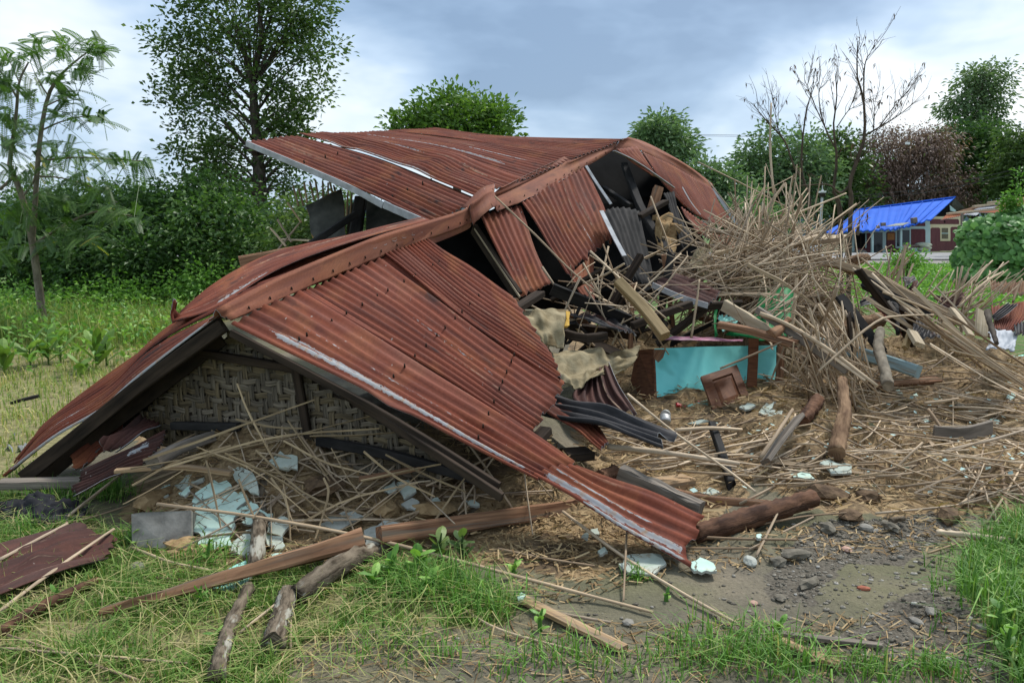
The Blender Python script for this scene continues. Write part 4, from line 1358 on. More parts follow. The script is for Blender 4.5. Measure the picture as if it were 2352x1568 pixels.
for (x, y, rx, ry) in sprays:
    for k in range(19):
        b = np.array(tuple(R1(x + q.normal(0, rx * .55), y + q.normal(0, ry * .6), Y=YF + q.normal(0, .5))))
        near = E[np.argmin(np.linalg.norm(E - b, axis=1))]
        d = unit((b - near) * np.array((1, 1, .3)) + q.normal(0, .25, 3) + 1e-4)
        d[2] += .1
        frond(lv, b - d * .1, d, q.uniform(.30, .50), q, 17, .08, .019)
        if k % 4 == 0:
            br2 = np.stack([near, b])
            br_ = tube([near, (near + b) / 2 + np.array((0, 0, .05)), b], [.007, .005, .003], K=3, n=4)
            lv.quads(np.array([[br_[i][0], br_[i][1], br_[i + 1][1], br_[i + 1][0]] for i in range(3)]), .05)
link('crown', lv.mesh('crown', smooth=False), 'leaf_feather', e)


# shrubs along the back of the yard
def bush(name, label, ell, n, per, L, W, mat, seed, group=None, updir=.2, droop=.25, spread=.2, cat='bush', shell=.75, hang=0.0):
    x = np.mean([e_[0].x for e_ in ell])
    y = np.mean([e_[0].y for e_ in ell])
    top = max(e_[0].z for e_ in ell)
    b = on(x, y)
    return tree(name, label, cat, [b, b + Vector((.03, 0, top * .4)), b + Vector((.0, 0, top * .8))], .05, ell, n, per, L, W, mat, 'twig', seed, spread, 24, group, updir, droop, shell, hang=hang)


SG = 'shrubs along the back of the yard'
bush('shrub', 'dark glossy shrub mass behind the feathery tree trunk', [el(60, 600, 17.5, 130, 90, 1.0), el(40, 520, 18, 110, 70, 1.0), el(160, 560, 17.8, 90, 110, 1)], 330, 30, .15, .07, 'leaf_dark', 21, SG)
bush('shrub', 'dark leafy shrub right of the feathery tree trunk', [el(240, 610, 17, 110, 80, 1.0), el(250, 510, 18, 90, 70, .8)], 300, 30, .15, .07, 'leaf_dark', 22, SG)
bush('shrub', 'broad dark green shrub in the middle of the back hedge', [el(380, 600, 16.8, 110, 90, 1.0), el(370, 500, 17.8, 90, 60, .8)], 300, 30, .15, .07, 'leaf_dark', 23, SG)
bush('shrub', 'thick shrub hugging the trunk of the tall tree', [el(510, 560, 16.5, 110, 110, 1.0), el(470, 470, 17.5, 90, 60, .8), el(620, 560, 17.5, 90, 90, .8)], 340, 30, .14, .07, 'leaf_dark', 24, SG)
bush('shrub', 'lighter green shrub with small leaves at the foot of the hedge', [el(330, 690, 15.6, 150, 38, .8), el(120, 700, 15.8, 150, 36, .8), el(470, 670, 15.4, 60, 50, .6)], 330, 26, .10, .055, 'leaf_bright', 25, SG)
bush('shrub', 'leafy shrub glimpsed behind the leaning wall pieces under the roof overhang', [el(760, 500, 14, 100, 62, .8), el(880, 540, 14, 100, 50, .8), el(690, 540, 14.5, 60, 60, .7)], 200, 28, .12, .06, 'leaf_mid', 28, SG)
bush('arching_bamboo', 'arching tuft of bamboo foliage above the left hedge', [el(322, 445, 24, 28, 30, .6), el(340, 470, 24, 12, 26, .3), el(300, 440, 24, 16, 40, .4)], 90, 24, .22, .035, 'leaf_far', 26, None, -.6, .3, .16, 'bamboo', hang=.2)
bush('bamboo_clump', 'pair of bluish bamboo crowns in the gap behind the feathery tree', [el(110, 440, 27, 40, 40, .8), el(205, 450, 27, 36, 36, .8), el(150, 500, 26, 90, 50, 1)], 190, 24, .22, .04, 'leaf_far', 27, None, -.5, .3, .25, 'bamboo', hang=.2)

# trees on the right, across the road and beside it
RG = 'trees along the road'
tree('roadside_tree', 'small round compound-leaved tree behind the bent end of the rear ridge', 'tree', [on(P(1545, 560, Y=78).x, 78), P(1545, 420, Y=78), P(1525, 300, Y=78)], 0.32,
     [el(1520, 300, 78, 42, 24, 2.2), el(1560, 345, 78, 30, 28, 1.9), el(1490, 320, 78, 22, 18, 1.6)], 150, 28, 0.65, 0.25, 'leaf_far', seed=31, spread=0.65, group=RG)
tree('roadside_tree', 'low dark green tree just right of the rear roof end', 'tree', [on(P(1645, 560, Y=74).x, 74), P(1640, 480, Y=74), P(1640, 420, Y=74)], 0.29,
     [el(1640, 440, 74, 60, 50, 2.2), el(1680, 480, 74, 60, 70, 2.2), el(1610, 400, 74, 28, 20, 1.3)], 170, 28, 0.65, 0.26, 'leaf_far', seed=32, spread=0.68, group=RG)
tree('roadside_tree', 'large olive green tree behind the bare dead tree', 'tree', [on(P(1790, 570, Y=81).x, 81), P(1790, 450, Y=81), P(1800, 340, Y=81)], 0.48,
     [el(1800, 360, 81, 90, 60, 3.2), el(1745, 400, 81, 60, 55, 2.6), el(1850, 420, 81, 70, 70, 2.9), el(1790, 460, 81, 90, 60, 2.9)], 330, 28, 0.59, 0.28, 'leaf_far', 'bark_tree', seed=33, spread=0.71, nbr=70, group=RG, shell=.35)
tree('roadside_tree', 'dark green tree filling the gap left of the scorched brown tree', 'tree', [on(P(1925, 570, Y=85).x, 85), P(1925, 450, Y=85), P(1920, 350, Y=85)], 0.48,
     [el(1920, 360, 85, 60, 50, 2.6), el(1930, 440, 85, 70, 80, 2.9)], 210, 28, 0.59, 0.28, 'leaf_mid', seed=34, spread=0.71, nbr=50, group=RG, shell=.35)
tree('scorched_tree', 'wide tree with scorched brown leaves behind the blue roof', 'tree', [on(P(2070, 565, Y=87).x, 87), P(2075, 460, Y=87), P(2070, 400, Y=87), P(2080, 330, Y=87)], 0.61,
     [el(2070, 345, 87, 85, 48, 3.2), el(2140, 345, 87, 50, 45, 2.6), el(2010, 400, 87, 50, 40, 2.2), el(2110, 420, 87, 90, 50, 2.9), el(2190, 440, 87, 60, 45, 2.2), el(2020, 440, 87, 60, 40, 2.2)],
     420, 40, .46, .14, 'leaf_brown', seed=35, spread=0.71, nbr=110, updir=-.5, droop=.4, shell=.35)
tree('slim_tree', 'tallest slim pale-leaved tree at the right, standing above the others', 'tree', [on(P(2240, 570, Y=96).x, 96), P(2235, 430, Y=96), P(2250, 300, Y=96), P(2255, 170, Y=96)], 0.48,
     [el(2278, 180, 96, 42, 36, 2.1), el(2235, 195, 96, 36, 30, 1.9), el(2205, 245, 96, 36, 36, 1.9), el(2270, 230, 96, 44, 40, 2.1), el(2230, 285, 96, 60, 24, 2.1), el(2275, 275, 96, 36, 30, 1.6)],
     170, 30, 0.62, 0.23, 'leaf_pale', 'bark_pale', seed=36, spread=0.61, nbr=60, updir=-.2, shell=.3)
tree('roadside_tree', 'dense dark tree mass under the tallest slim tree', 'tree', [on(P(2240, 570, Y=91).x, 91), P(2240, 460, Y=91), P(2240, 350, Y=91)], 0.48,
     [el(2225, 320, 91, 60, 40, 2.6), el(2250, 370, 91, 90, 60, 3.2), el(2230, 430, 91, 90, 50, 3.2)], 330, 28, 0.62, 0.28, 'leaf_dark', seed=37, spread=0.71, nbr=50, group=RG, shell=.45)
tree('roadside_tree', 'dark green tree cut by the right edge of the view', 'tree', [on(P(2350, 570, Y=83).x, 83), P(2350, 460, Y=83), P(2350, 350, Y=83)], 0.48,
     [el(2345, 350, 83, 60, 45, 2.6), el(2350, 420, 83, 80, 60, 2.6), el(2390, 400, 83, 60, 80, 2.6)], 260, 28, 0.56, 0.28, 'leaf_mid', seed=38, spread=0.71, nbr=40, group=RG, shell=.4)
tree('roadside_tree', 'small pale green tree glimpsed behind the stick heap', 'tree', [on(P(1700, 580, Y=67).x, 67), P(1705, 530, Y=67), P(1700, 500, Y=67)], 0.16,
     [el(1700, 500, 67, 50, 34, 1.6), el(1760, 520, 70, 60, 30, 1.6)], 110, 26, 0.53, 0.23, 'leaf_far', seed=39, spread=0.61, group=RG)

# bare dead tree beside the stick heap
YD = 14.5
q = np.random.default_rng(8)
e = empty('dead_tree', on(P(1870, 600, Y=YD).x, YD), 'leafless dead tree with many thin upright branches beside the stick heap', 'tree')
br, dl = Acc(), Acc()
mains = [([(940, 1290), (930, 1100), (935, 960), (925, 890), (990, 700), (1015, 600), (1010, 400), (970, 250), (975, 50)], .045),
         ([(1015, 610), (1100, 560), (1200, 500), (1310, 415)], .018), ([(1010, 450), (1015, 200), (1060, 95)], .016), ([(1100, 560), (1180, 450), (1255, 365)], .012),
         ([(905, 1290), (870, 1150), (850, 980), (830, 930), (850, 750), (830, 560), (850, 380), (840, 240)], .035), ([(930, 900), (870, 950), (800, 900), (650, 905), (590, 910)], .022),
         ([(850, 700), (780, 560), (745, 400), (750, 205)], .016), ([(780, 560), (720, 430), (665, 290)], .012), ([(640, 1290), (690, 1050), (660, 900), (640, 800), (650, 600), (680, 420), (720, 310)], .03),
         ([(660, 880), (600, 800), (540, 640), (450, 540), (390, 470), (355, 420)], .022), ([(560, 680), (500, 560), (480, 400)], .012), ([(930, 890), (960, 800), (1010, 720)], .02),
         ([(850, 560), (920, 460), (970, 440)], .010), ([(990, 700), (1060, 620), (1080, 380)], .010), ([(770, 1240), (740, 1160), (690, 1050)], .03), ([(970, 1200), (985, 1110)], .035),
         ([(850, 960), (880, 1080), (880, 1230), (910, 1300)], .03)]


def R4p(x, y, Y):
    return np.array(tuple(R4(x, y, Y=Y)))


for k, (pp, r) in enumerate(mains):
    dY = [0, .1, -.1, .3, .3, .0, .3, .4, .8, .8, .8, 0, .3, .1, .8, 0, .3][k]
    w = [R4p(x, y, YD + dY) for x, y in pp]
    if y > 1200 and k in (0, 4, 8):
        w[0][2] = min(w[0][2], .1)
    if k in (0, 4, 8, 14, 16):
        j = 0 if pp[0][1] > pp[-1][1] else -1
        w[j] = np.array((w[j][0], w[j][1], H(w[j][0], w[j][1]) - .05))
    br.rings(tube(w, [r, r * .7, r * .18], K=6, n=16, rough=.06, seed=k))
    ww = path(w, 24)
    for s in range(9 if k not in (5, 14, 15, 16) else 2):
        i = int(q.integers(8, 23))
        a = ww[i]
        tg = unit(ww[min(i + 1, 23)] - ww[i - 1])
        d = unit(tg + q.normal(0, .45, 3) * np.array((1, .8, .6)) + np.array((0, 0, .35)))
        ln = q.uniform(.25, .8)
        b = a + d * ln
        m = a + d * ln * .5 + q.normal(0, .03, 3)
        br.rings(tube([a, m, b], [.006, .0045, .002], K=4, n=5))
        for s2 in range(3):
            f = q.uniform(.3, .95)
            a2 = a + (b - a) * f
            d2 = unit(d + q.normal(0, .6, 3) + np.array((0, 0, .2)))
            b2 = a2 + d2 * q.uniform(.08, .3)
            br.rings(tube([a2, b2], [.0035, .0015], K=3, n=3))
            if q.random() < .3:
                leaf_cards(dl, b2[None] + q.normal(0, .01, (2, 3)), .09, .025, q, -1.5, .3)
for _ in range(14):
    c = R4p(q.normal(1020, 20), q.normal(1095, 25), YD)
    leaf_cards(dl, c[None], .08, .03, q, -1.5, .3)
link('trunk', br.mesh('trunk'), 'twig', e)
link('dry_leaf', dl.mesh('dry_leaf', smooth=False), 'leaf_dry', e)['kind'] = 'stuff'

# vine covered mound at the right
q = np.random.default_rng(15)
YV = 24.0
vb = on(P(2290, 600, Y=YV).x, YV)
e = empty('vine_mound', vb, 'thick mound of broad round vine leaves at the right edge beside the road', 'bush')
va = Acc()
ell = [el(2246, 540, YV, 36, 38, .9), el(2236, 590, YV, 34, 40, .9), el(2290, 525, YV, 50, 34, 1.2), el(2300, 580, YV - .3, 60, 50, 1.3), el(2352, 520, YV, 60, 46, 1.3), el(2360, 580, YV, 60, 55, 1.3), el(2240, 632, YV - .6, 40, 18, .7), el(2310, 630, YV - .6, 70, 20, .8)]
n = 5200
pts = crown_points(ell, n, q, .9)
pts = pts[pts[:, 2] > .05]
cc = np.array(tuple(P(2300, 590, Y=YV + .6)))
for p in pts:
    nn = unit(unit(p - cc) * .6 + np.array((0, -.55, .5)) + q.normal(0, .42, 3))
    a = unit(np.cross(nn, q.normal(0, 1, 3)))
    b = np.cross(nn, a)
    r = q.uniform(.06, .125)
    k = 8
    ang = np.linspace(0, 2 * math.pi, k, endpoint=False)
    rad = r * (1 - .35 * (np.cos(ang) > .95)) * (1 + .07 * np.cos(3 * ang))
    ring = p + a * (np.cos(ang) * rad)[:, None] + b * (np.sin(ang) * rad)[:, None] - nn * (r * .12)
    c = p + nn * r * .05
    t = q.random()
    for i in range(0, k, 2):
        va.quads(np.array([[c, ring[i], ring[(i + 1) % k], ring[(i + 2) % k]]]), t)
link('foliage', va.mesh('foliage', smooth=True), 'vine_leaf', e)
br = Acc()
for _ in range(30):
    c = pts[q.integers(len(pts))]
    b = np.array(tuple(vb)) + q.normal(0, .3, 3) * np.array((1, 1, 0))
    br.rings(tube([b, (b + c) / 2 + np.array((0, 0, .2)), c], [.02, .012, .005], K=4, n=6))
link('stem', br.mesh('stem'), 'twig', e)
bush('sprig', 'bright upright leafy sprigs growing above the vine mound', [el(2338, 430, 24, 7, 40, .1), el(2312, 462, 24, 8, 16, .1), el(2338, 480, 24, 34, 16, .2)], 60, 16, .13, .06, 'leaf_bright', 41, None, .5, .1, .07, 'plant')
bush('small_shrub', 'small thin shrub standing in the green field before the road', [el(2082, 592, 21, 26, 14, .35), el(2070, 610, 21, 20, 16, .3), el(2100, 600, 21, 20, 16, .3)], 60, 14, .11, .05, 'leaf_bright', 42, None, .3, .1, .12, 'bush')

# ------------------------------------------------------------------ road, house and street
def strip(name, y0, y1, z, mat, x0=-400, x1=400):
    me = mesh_np(name, [(x0, y0, z), (x1, y0, z), (x1, y1, z), (x0, y1, z)], [(0, 1, 2, 3)], smooth=False)
    return tag(link(name, me, mat, recentre=False), kind='structure')


strip('road_shoulder', 44.5, 73.5, .03, 'stubble')
strip('road', 50, 69, .10, 'asphalt')
for k, yy in ((0, 50.0),):
    me = mesh_np('kerb', [(-400, 49.9, .03), (400, 49.9, .03), (400, 49.9, .13), (-400, 49.9, .13), (-400, 50.15, .13), (400, 50.15, .13)], [(0, 1, 2, 3), (3, 2, 5, 4)], smooth=False)
    tag(link('kerb', me, 'concrete', recentre=False), kind='structure')
for k, (x0, x1) in enumerate(((2008, 2032), (2080, 2100), (2140, 2162), (2185, 2200))):
    a, b_ = P(x0, 586, z=.105), P(x1, 585, z=.105)
    me = mesh_np('road_marking', [(a.x, a.y - .12, .106), (b_.x, a.y - .12, .106), (b_.x, a.y + .12, .106), (a.x, a.y + .12, .106)], [(0, 1, 2, 3)], smooth=False)
    tag(link('road_marking', me, 'white_paint', recentre=False), kind='structure')

hs = empty('roadside_house', P(2100, 578, Y=74), 'small maroon brick and pale mint house with bright blue roof across the road', 'house')


def hw(x, y, d=0.0):
    """on the long front wall"""
    return S8(x, y, Y=72 + 2 * (x - 420) / 905 - d)


def gw(x, y, d=0.0):
    """on the gable wall"""
    return S8(x, y, Y=74 + 4 * (x - 1325) / 340 - d)


def rect(fn, x0, y0, x1, y1, d, th, mat, name, parent, **k):
    return slab(name, [fn(x0, y0, d), fn(x1, y0, d), fn(x1, y1, d), fn(x0, y1, d)], th, mat, parent, **k)


slab('wall', [hw(420, 740), hw(1325, 590), hw(1325, 955), hw(420, 980)], .2, 'house_mint', hs)
slab('wall', [gw(1325, 565), gw(1665, 560), gw(1665, 945), gw(1325, 955)], .2, 'house_cream', hs)
slab('gable_end', [gw(1330, 590, -.1), gw(1520, 420, -.1), gw(1610, 505, -.1), gw(1640, 560, -.1)], .1, 'black_hole', hs)
slab('gable_board', [gw(1540, 440, .05), gw(1610, 500, .05), gw(1590, 510, .05), gw(1545, 500, .05)], .05, 'house_mint', hs)


def rr(fn, x0, y0, x1, y1, d, mat, name, parent, c=14):
    pts = [(x0 + c, y0), (x1 - c, y0), (x1, y0 + c), (x1, y1), (x0, y1), (x0, y0 + c)]
    return slab(name, [fn(x, y, d) for x, y in pts], .05, mat, parent)


rr(gw, 1330, 686, 1434, 945, .05, 'brick', 'brick_panel', hs)
rr(gw, 1546, 678, 1645, 935, .05, 'brick', 'brick_panel', hs)
rr(gw, 1434, 832, 1546, 940, .048, 'brick', 'brick_panel', hs, 1)
rr(gw, 1326, 592, 1640, 648, .05, 'brick', 'brick_panel', hs)
w = rect(gw, 1436, 682, 1545, 830, .09, .06, 'house_cream', 'window', hs)
rect(gw, 1450, 690, 1520, 808, .12, .03, 'curtain', 'pane', w)
rect(gw, 1448, 744, 1522, 752, .15, .04, 'house_mint', 'sash_bar', w)
w = rect(gw, 1462, 600, 1502, 642, .09, .05, 'house_mint', 'vent', hs)
rect(gw, 1474, 616, 1492, 626, .12, .03, 'black_hole', 'slot', w)
rect(gw, 1479, 606, 1487, 636, .125, .03, 'black_hole', 'slot', w)
rr(hw, 1110, 700, 1272, 905, .05, 'brick', 'brick_panel', hs)
rr(hw, 845, 730, 942, 960, .05, 'brick', 'brick_panel', hs)
rr(hw, 632, 745, 672, 965, .05, 'brick', 'brick_panel', hs, 6)
rr(hw, 500, 905, 632, 968, .05, 'brick', 'brick_panel', hs, 2)
rect(hw, 942, 905, 1110, 955, .047, .05, 'brick', 'brick_panel', hs)
rr(hw, 1000, 625, 1270, 670, .05, 'brick', 'brick_panel', hs)
dr = rect(hw, 695, 738, 802, 962, .06, .06, 'glass_dark', 'door', hs)
rect(hw, 704, 750, 706, 955, .09, .04, 'house_mint', 'door_edge', dr)
w = rect(hw, 946, 708, 1112, 912, .07, .06, 'house_mint', 'window', hs)
rect(hw, 960, 716, 1002, 890, .10, .03, 'glass_dark', 'pane', w)
rect(hw, 1012, 712, 1098, 880, .10, .03, 'glass_dark', 'pane', w)
w = rect(hw, 500, 748, 626, 912, .07, .06, 'black_hole', 'window', hs)
rect(hw, 560, 752, 568, 908, .10, .03, 'wood_dark', 'sash_bar', w)
rect(hw, 614, 752, 624, 910, .11, .03, 'house_mint', 'frame', w)
rect(hw, 855, 746, 932, 820, .10, .03, 'board_orange', 'notice_board', hs)
for x, y0 in ((430, 745), (690, 735), (1003, 690)):
    beam('porch_post', [S8(x, y0 - 30, Y=70.6), S8(x, 975, Y=70.6)], .18, .18, 'house_mint', hs, ref=(0, 1, 0))
# blue roof: near slope with seams, wavy torn eave
eave = [(170, 740), (300, 748), (420, 728), (560, 722), (700, 715), (840, 708), (940, 704), (985, 684), (1060, 676), (1180, 640), (1330, 592)]
rdg = [(440, 580), (480, 530), (520, 490), (640, 476), (760, 461), (900, 444), (1040, 427), (1180, 410), (1320, 393), (1460, 376), (1590, 360)]
nr_ = 24
Et, Rt = path([S8(x, y, Y=70) for x, y in eave], 60), path([S8(x, y, Y=76.5) for x, y in rdg], 60)
Et[:, 2] += .10 * np.sin(np.arange(60) * 1.9)
rowsb = np.array([Rt + (Et - Rt) * t for t in np.linspace(0, 1, nr_)])
o = link('roof', mesh_np('roof', rowsb.reshape(-1, 3), grid_faces(nr_, 60)), 'roof_blue', hs)
o.modifiers.new('thickness', 'SOLIDIFY').thickness = .08
for k in range(4, 60, 5):
    beam('roof_seam', [Vector(Rt[k]) + Vector((0, -.06, .06)), Vector(Et[k] * .98 + Rt[k] * .02) + Vector((0, -.06, .06))], .05, .02, 'roof_blue', o)
beam('ridge_board', [Vector(Rt[10]) + Vector((0, -.1, .08)), Vector(Rt[59]) + Vector((0, -.1, .08))], .25, .12, 'roof_blue', o)
slab('roof_far_slope', [S8(1590, 360, Y=76.5), S8(1702, 468, Y=80), S8(1610, 500, Y=79), S8(1560, 440, Y=77)], .08, 'wall_gray', hs)
slab('eave_board', [S8(830, 672, Y=69.8), S8(950, 640, Y=70.1), S8(1100, 628, Y=70.1), S8(1020, 660, Y=69.8)], .04, 'plaster_back', hs)
beam('roof_weight', [S8(1122, 612, Y=70.4), S8(1170, 604, Y=70.4)], .5, .5, 'wood_gray', hs)
beam('roof_weight', [S8(785, 652, Y=70.2), S8(830, 648, Y=70.2)], .3, .3, 'wood_gray', hs)
beam('roof_weight', [S8(738, 680, Y=70.1), S8(765, 678, Y=70.1)], .3, .25, 'wood_gray', hs)
for k, (x, y, lab) in enumerate(((1248, 925, 'lowest'), (1268, 907, 'second'), (1262, 890, 'third'), (1250, 875, 'topmost'))):
    c = S8(x, y, Y=71.5)
    tag(lump('sack', c, .55, 'sack', seed=50 + k, squash=.42, amp=.15, smooth=True), lab + ' of the pale sacks piled by the corner of the blue-roofed house', 'sack', 'sacks by the house corner')
be = empty('bench', S8(1050, 935, Y=71.2), 'rough wooden rack with a slanting rail in front of the house', 'rack')
beam('rail', [S8(1000, 890, Y=71.2), S8(1095, 855, Y=71.2)], .18, .1, 'wood_pale', be)
beam('leg', [S8(1003, 885, Y=71.2), S8(1006, 945, Y=71.2)], .18, .15, 'wood_pale', be, ref=(0, 1, 0))
beam('leg', [S8(1072, 865, Y=71.2), S8(1085, 940, Y=71.2)], .18, .15, 'wood_pale', be, ref=(0, 1, 0))
beam('shelf', [S8(1085, 885, Y=71.4), S8(1230, 878, Y=71.4)], .5, .15, 'wood_gray', be)
tag(lump('seat_block', S8(560, 955, Y=71.5), .5, 'concrete', seed=61, squash=.5, amp=.1), 'grey block under the left window of the house', 'block')
# low pale shed left of the house
sh = empty('low_shed', S8(300, 950, Y=68), 'low cream shed with pale roof beside the blue-roofed house', 'shed')
slab('wall', [S8(120, 810, Y=68), S8(415, 800, Y=68), S8(415, 955, Y=68), S8(120, 965, Y=68)], .2, 'house_cream', sh)
slab('roof', [S8(60, 760, Y=71), S8(400, 745, Y=71), S8(425, 795, Y=67.2), S8(60, 815, Y=67.2)], .08, 'wood_pale', sh)
# neighbour's loose rusty roofing
nb_ = empty('rusty_shed', T4(1500, 400, Y=56), 'shed with patched orange rust and grey roof sheets behind the vine mound', 'shed')
for k, (m, pts) in enumerate((('rust_orange', [(770, 345), (880, 250), (1210, 225), (1130, 275)]), ('bare_zinc_roof', [(1130, 272), (1220, 228), (1440, 210), (1330, 275)]), ('rust_orange', [(1370, 245), (1440, 212), (1890, 165), (1830, 245)]),
                              ('rust_brown', [(1000, 228), (1290, 135), (1500, 125), (1300, 195)]), ('bare_zinc_roof', [(1290, 190), (1530, 122), (1830, 75), (1640, 165)]), ('rust_orange', [(1600, 165), (1790, 88), (2250, 40), (2250, 150)]),
                              ('rust_brown', [(1520, 75), (1700, 40), (1900, 10), (1850, 60)]), ('rust_orange', [(1880, 40), (2050, -5), (2250, -10), (2250, 40)]))):
    pts4 = [T4(x, y, Y=56 + (345 - y) * .022) for x, y in pts]
    sheet('roof_sheet', [[pts4[1], pts4[2]], [pts4[0], pts4[3]]], (m, 'zinc_under', 'zinc'), nb_, amp=.03, n=max(4, int((pts[2][0] - pts[1][0]) / 28)), nv=6, thick=.02, wav=.03, seed=70 + k, off=.03 * (k % 3))
for x0, y0, x1, y1 in ((880, 245, 1890, 163), (1288, 132, 1890, 70), (1525, 72, 2200, 0)):
    beam('batten', [T4(x0, y0, Y=57.5 + (245 - y0) * .02), T4(x1, y1, Y=58 + (245 - y1) * .02)], .22, .14, 'wood_pale', nb_)
beam('post', [T4(1110, 240, Y=57), T4(1112, 640, Y=57)], .15, .15, 'wood_gray', nb_, ref=(0, 1, 0))
beam('post', [T4(1900, 150, Y=58), T4(1900, 640, Y=58)], .15, .15, 'wood_gray', nb_, ref=(0, 1, 0))
# street light
lp = empty('street_lamp', on(P(1889, 590, Y=46).x, 46), 'thin grey street lamp pole with white fittings behind the stick heap', 'street lamp')
a = P(1889, 436, Y=46)
loft('pole', tube([Vector((a.x, 46, 0)), a], [.09, .06], K=8, n=5), 'pole_gray', lp, smooth=True)
beam('lamp_head', [P(1882, 441, Y=46), P(1896, 441, Y=46)], .25, .10, 'white_paint', lp)
beam('meter_box', [P(1889, 444, Y=45.9), P(1889, 452, Y=45.9)], .3, .2, 'wood_dark', lp, ref=(0, 1, 0))
loft('rod', tube([P(1889, 436, Y=46), P(1889, 418, Y=46)], [.03, .02], K=5, n=3), 'pole_gray', lp)
for k, (p0, p1, Y0, Y1, lab) in enumerate((((0, 603), (1640, 572), 62, 62, 'upper of the two thin wires crossing above the trees'), ((0, 611), (1640, 582), 62, 62, 'lower of the two thin wires crossing above the trees'),
                                           ((930, 970), (1990, 792), 55, 40, 'topmost of the wires slanting down over the blue roof'), ((980, 986), (1990, 818), 55, 40, 'lower wire slanting over the blue roof towards the right'),
                                           ((-160, 760), (300, 733), 50, 60, 'short wire running behind the rear ridge'), ((1640, 560), (1990, 532), 62, 60, 'wire leaving the view past the slim tree'),
                                           ((170, 1000), (930, 985), 50, 52, 'low wire seen through the trees behind the stick heap'))):
    a, b_ = R4(*p0, Y=Y0), R4(*p1, Y=Y1)
    m = (a + b_) / 2 - Vector((0, 0, .25))
    tag(loft('power_line', tube([a, m, b_], [.016, .016], K=4, n=12), 'wire'), lab, 'wire')
tag(slab('sign_plate', [R4(1257, 647, Y=61), R4(1285, 647, Y=61), R4(1285, 661, Y=61), R4(1257, 661, Y=61)], .05, 'white_paint'), 'tiny white plate hanging on the wires before the scorched tree', 'plate')
# white car half hidden behind the sticks
ca = empty('parked_car', P(1790, 590, z=.1), 'white car on the road, half hidden behind the stick heap', 'car')
cy, cz = 57.0, .12
x0 = P(1748, 570, Y=cy).x
prof = [(0, .35), (.05, .75), (.9, .95), (1.5, 1.45), (2.9, 1.5), (3.7, 1.05), (4.2, .95), (4.25, .4), (3.9, .3), (.4, .3)]
R_ = np.array([[(x0 + a, cy + d, cz + b) for a, b in prof] for d in (0, .12, 1.6, 1.72)])
R_[0] = R_[0] * .97 + R_[0].mean(0) * .03 * np.array((1, 0, 1)) + R_[0] * .03 * np.array((0, 1, 0))
loft('body', R_, 'white_paint', ca)
slab('window', [Vector((x0 + a, cy - .02, cz + b)) for a, b in ((1.05, .98), (1.55, 1.4), (2.1, 1.42), (2.1, .98))], .03, 'glass_dark', ca)
slab('window', [Vector((x0 + a, cy - .02, cz + b)) for a, b in ((2.2, .98), (2.2, 1.42), (2.85, 1.42), (3.5, 1.02))], .03, 'glass_dark', ca)
slab('tail_light', [Vector((x0 + a, cy - .02, cz + b)) for a, b in ((.02, .7), (.02, .85), (.35, .9), (.35, .75))], .03, 'red_plastic', ca)
for wx in (.85, 3.4):
    wv = tube([Vector((x0 + wx, cy - .03, cz + .3)), Vector((x0 + wx, cy + .2, cz + .3))], [.3, .3], K=16, n=2)
    t_ = loft('wheel', wv, 'soot', ca)
    loft('rim', tube([Vector((x0 + wx, cy - .045, cz + .3)), Vector((x0 + wx, cy, cz + .3))], [.17, .17], K=12, n=2), 'silver', t_)
# far hills
hp = []
for k in range(80):
    x = -1600 + k * 40
    hp.append((x, 1500 + 100 * math.sin(k * .3), 55 + 40 * noise.noise(Vector((k * .17, 0, 0))) + 25 * noise.noise(Vector((k * .5, 3, 0))) + 45 * max(0, x) / 1600))
V = [(x, y, -5) for x, y, z in hp] + hp + [(x, y + 600, 0) for x, y, z in hp]
me = mesh_np('hills', V, np.concatenate([grid_faces(3, 80)]))
tag(link('hills', me, 'hill', recentre=False), kind='structure')

# ------------------------------------------------------------------ loose roof sheets
RU = ('rust', 'zinc_under', 'zinc')
SO = ('soot_metal', 'soot_metal', 'zinc')
RD = ('rust_dark', 'zinc_under', 'zinc')
tag(sheet('loose_sheet', [[S5(165, 905, Y=5.2), S5(190, 830, Y=5.35), S5(250, 750, Y=5.5)], [S5(420, 1010, Y=4.95), S5(480, 930, Y=5.1), S5(540, 860, Y=5.25)], [S5(800, 1080, Y=4.75), S5(850, 1010, Y=4.9), S5(880, 930, Y=5.05)],
                          [S5(1205, 1210, Y=4.45), S5(1225, 1150, Y=4.55), S5(1310, 1105, Y=4.7)]], SO, n=4, amp=.020, nv=22, crumple=.05, seed=31, jag=.06), 'black sooty corrugated sheet lying across the rubble right of the front roof', 'roof sheet')
tag(sheet('loose_sheet', [[S5(640, 730, Y=5.9), S5(720, 690, Y=6.0), S5(830, 600, Y=6.1)], [S5(560, 830, Y=5.7), S5(750, 860, Y=5.75), S5(900, 760, Y=5.8)], [S5(600, 900, Y=5.5), S5(830, 950, Y=5.5), S5(1025, 960, Y=5.5)]], RD, n=6, amp=.02, nv=14, seed=32, jag0=.03), 'dark upright corrugated offcut behind the black sooty sheet', 'roof sheet')
tag(sheet('loose_sheet', [[S5(240, 870, Y=5.05), S5(480, 900, Y=5.2), S5(520, 860, Y=5.3)], [S5(560, 1080, Y=4.85), S5(680, 1070, Y=4.9), S5(760, 1060, Y=5.0)], [S5(760, 1225, Y=4.6), S5(800, 1195, Y=4.65), S5(820, 1185, Y=4.7)]], RU, n=5, nv=14, seed=33), 'rusty red sheet corner peeping from under the black sooty sheet', 'roof sheet')
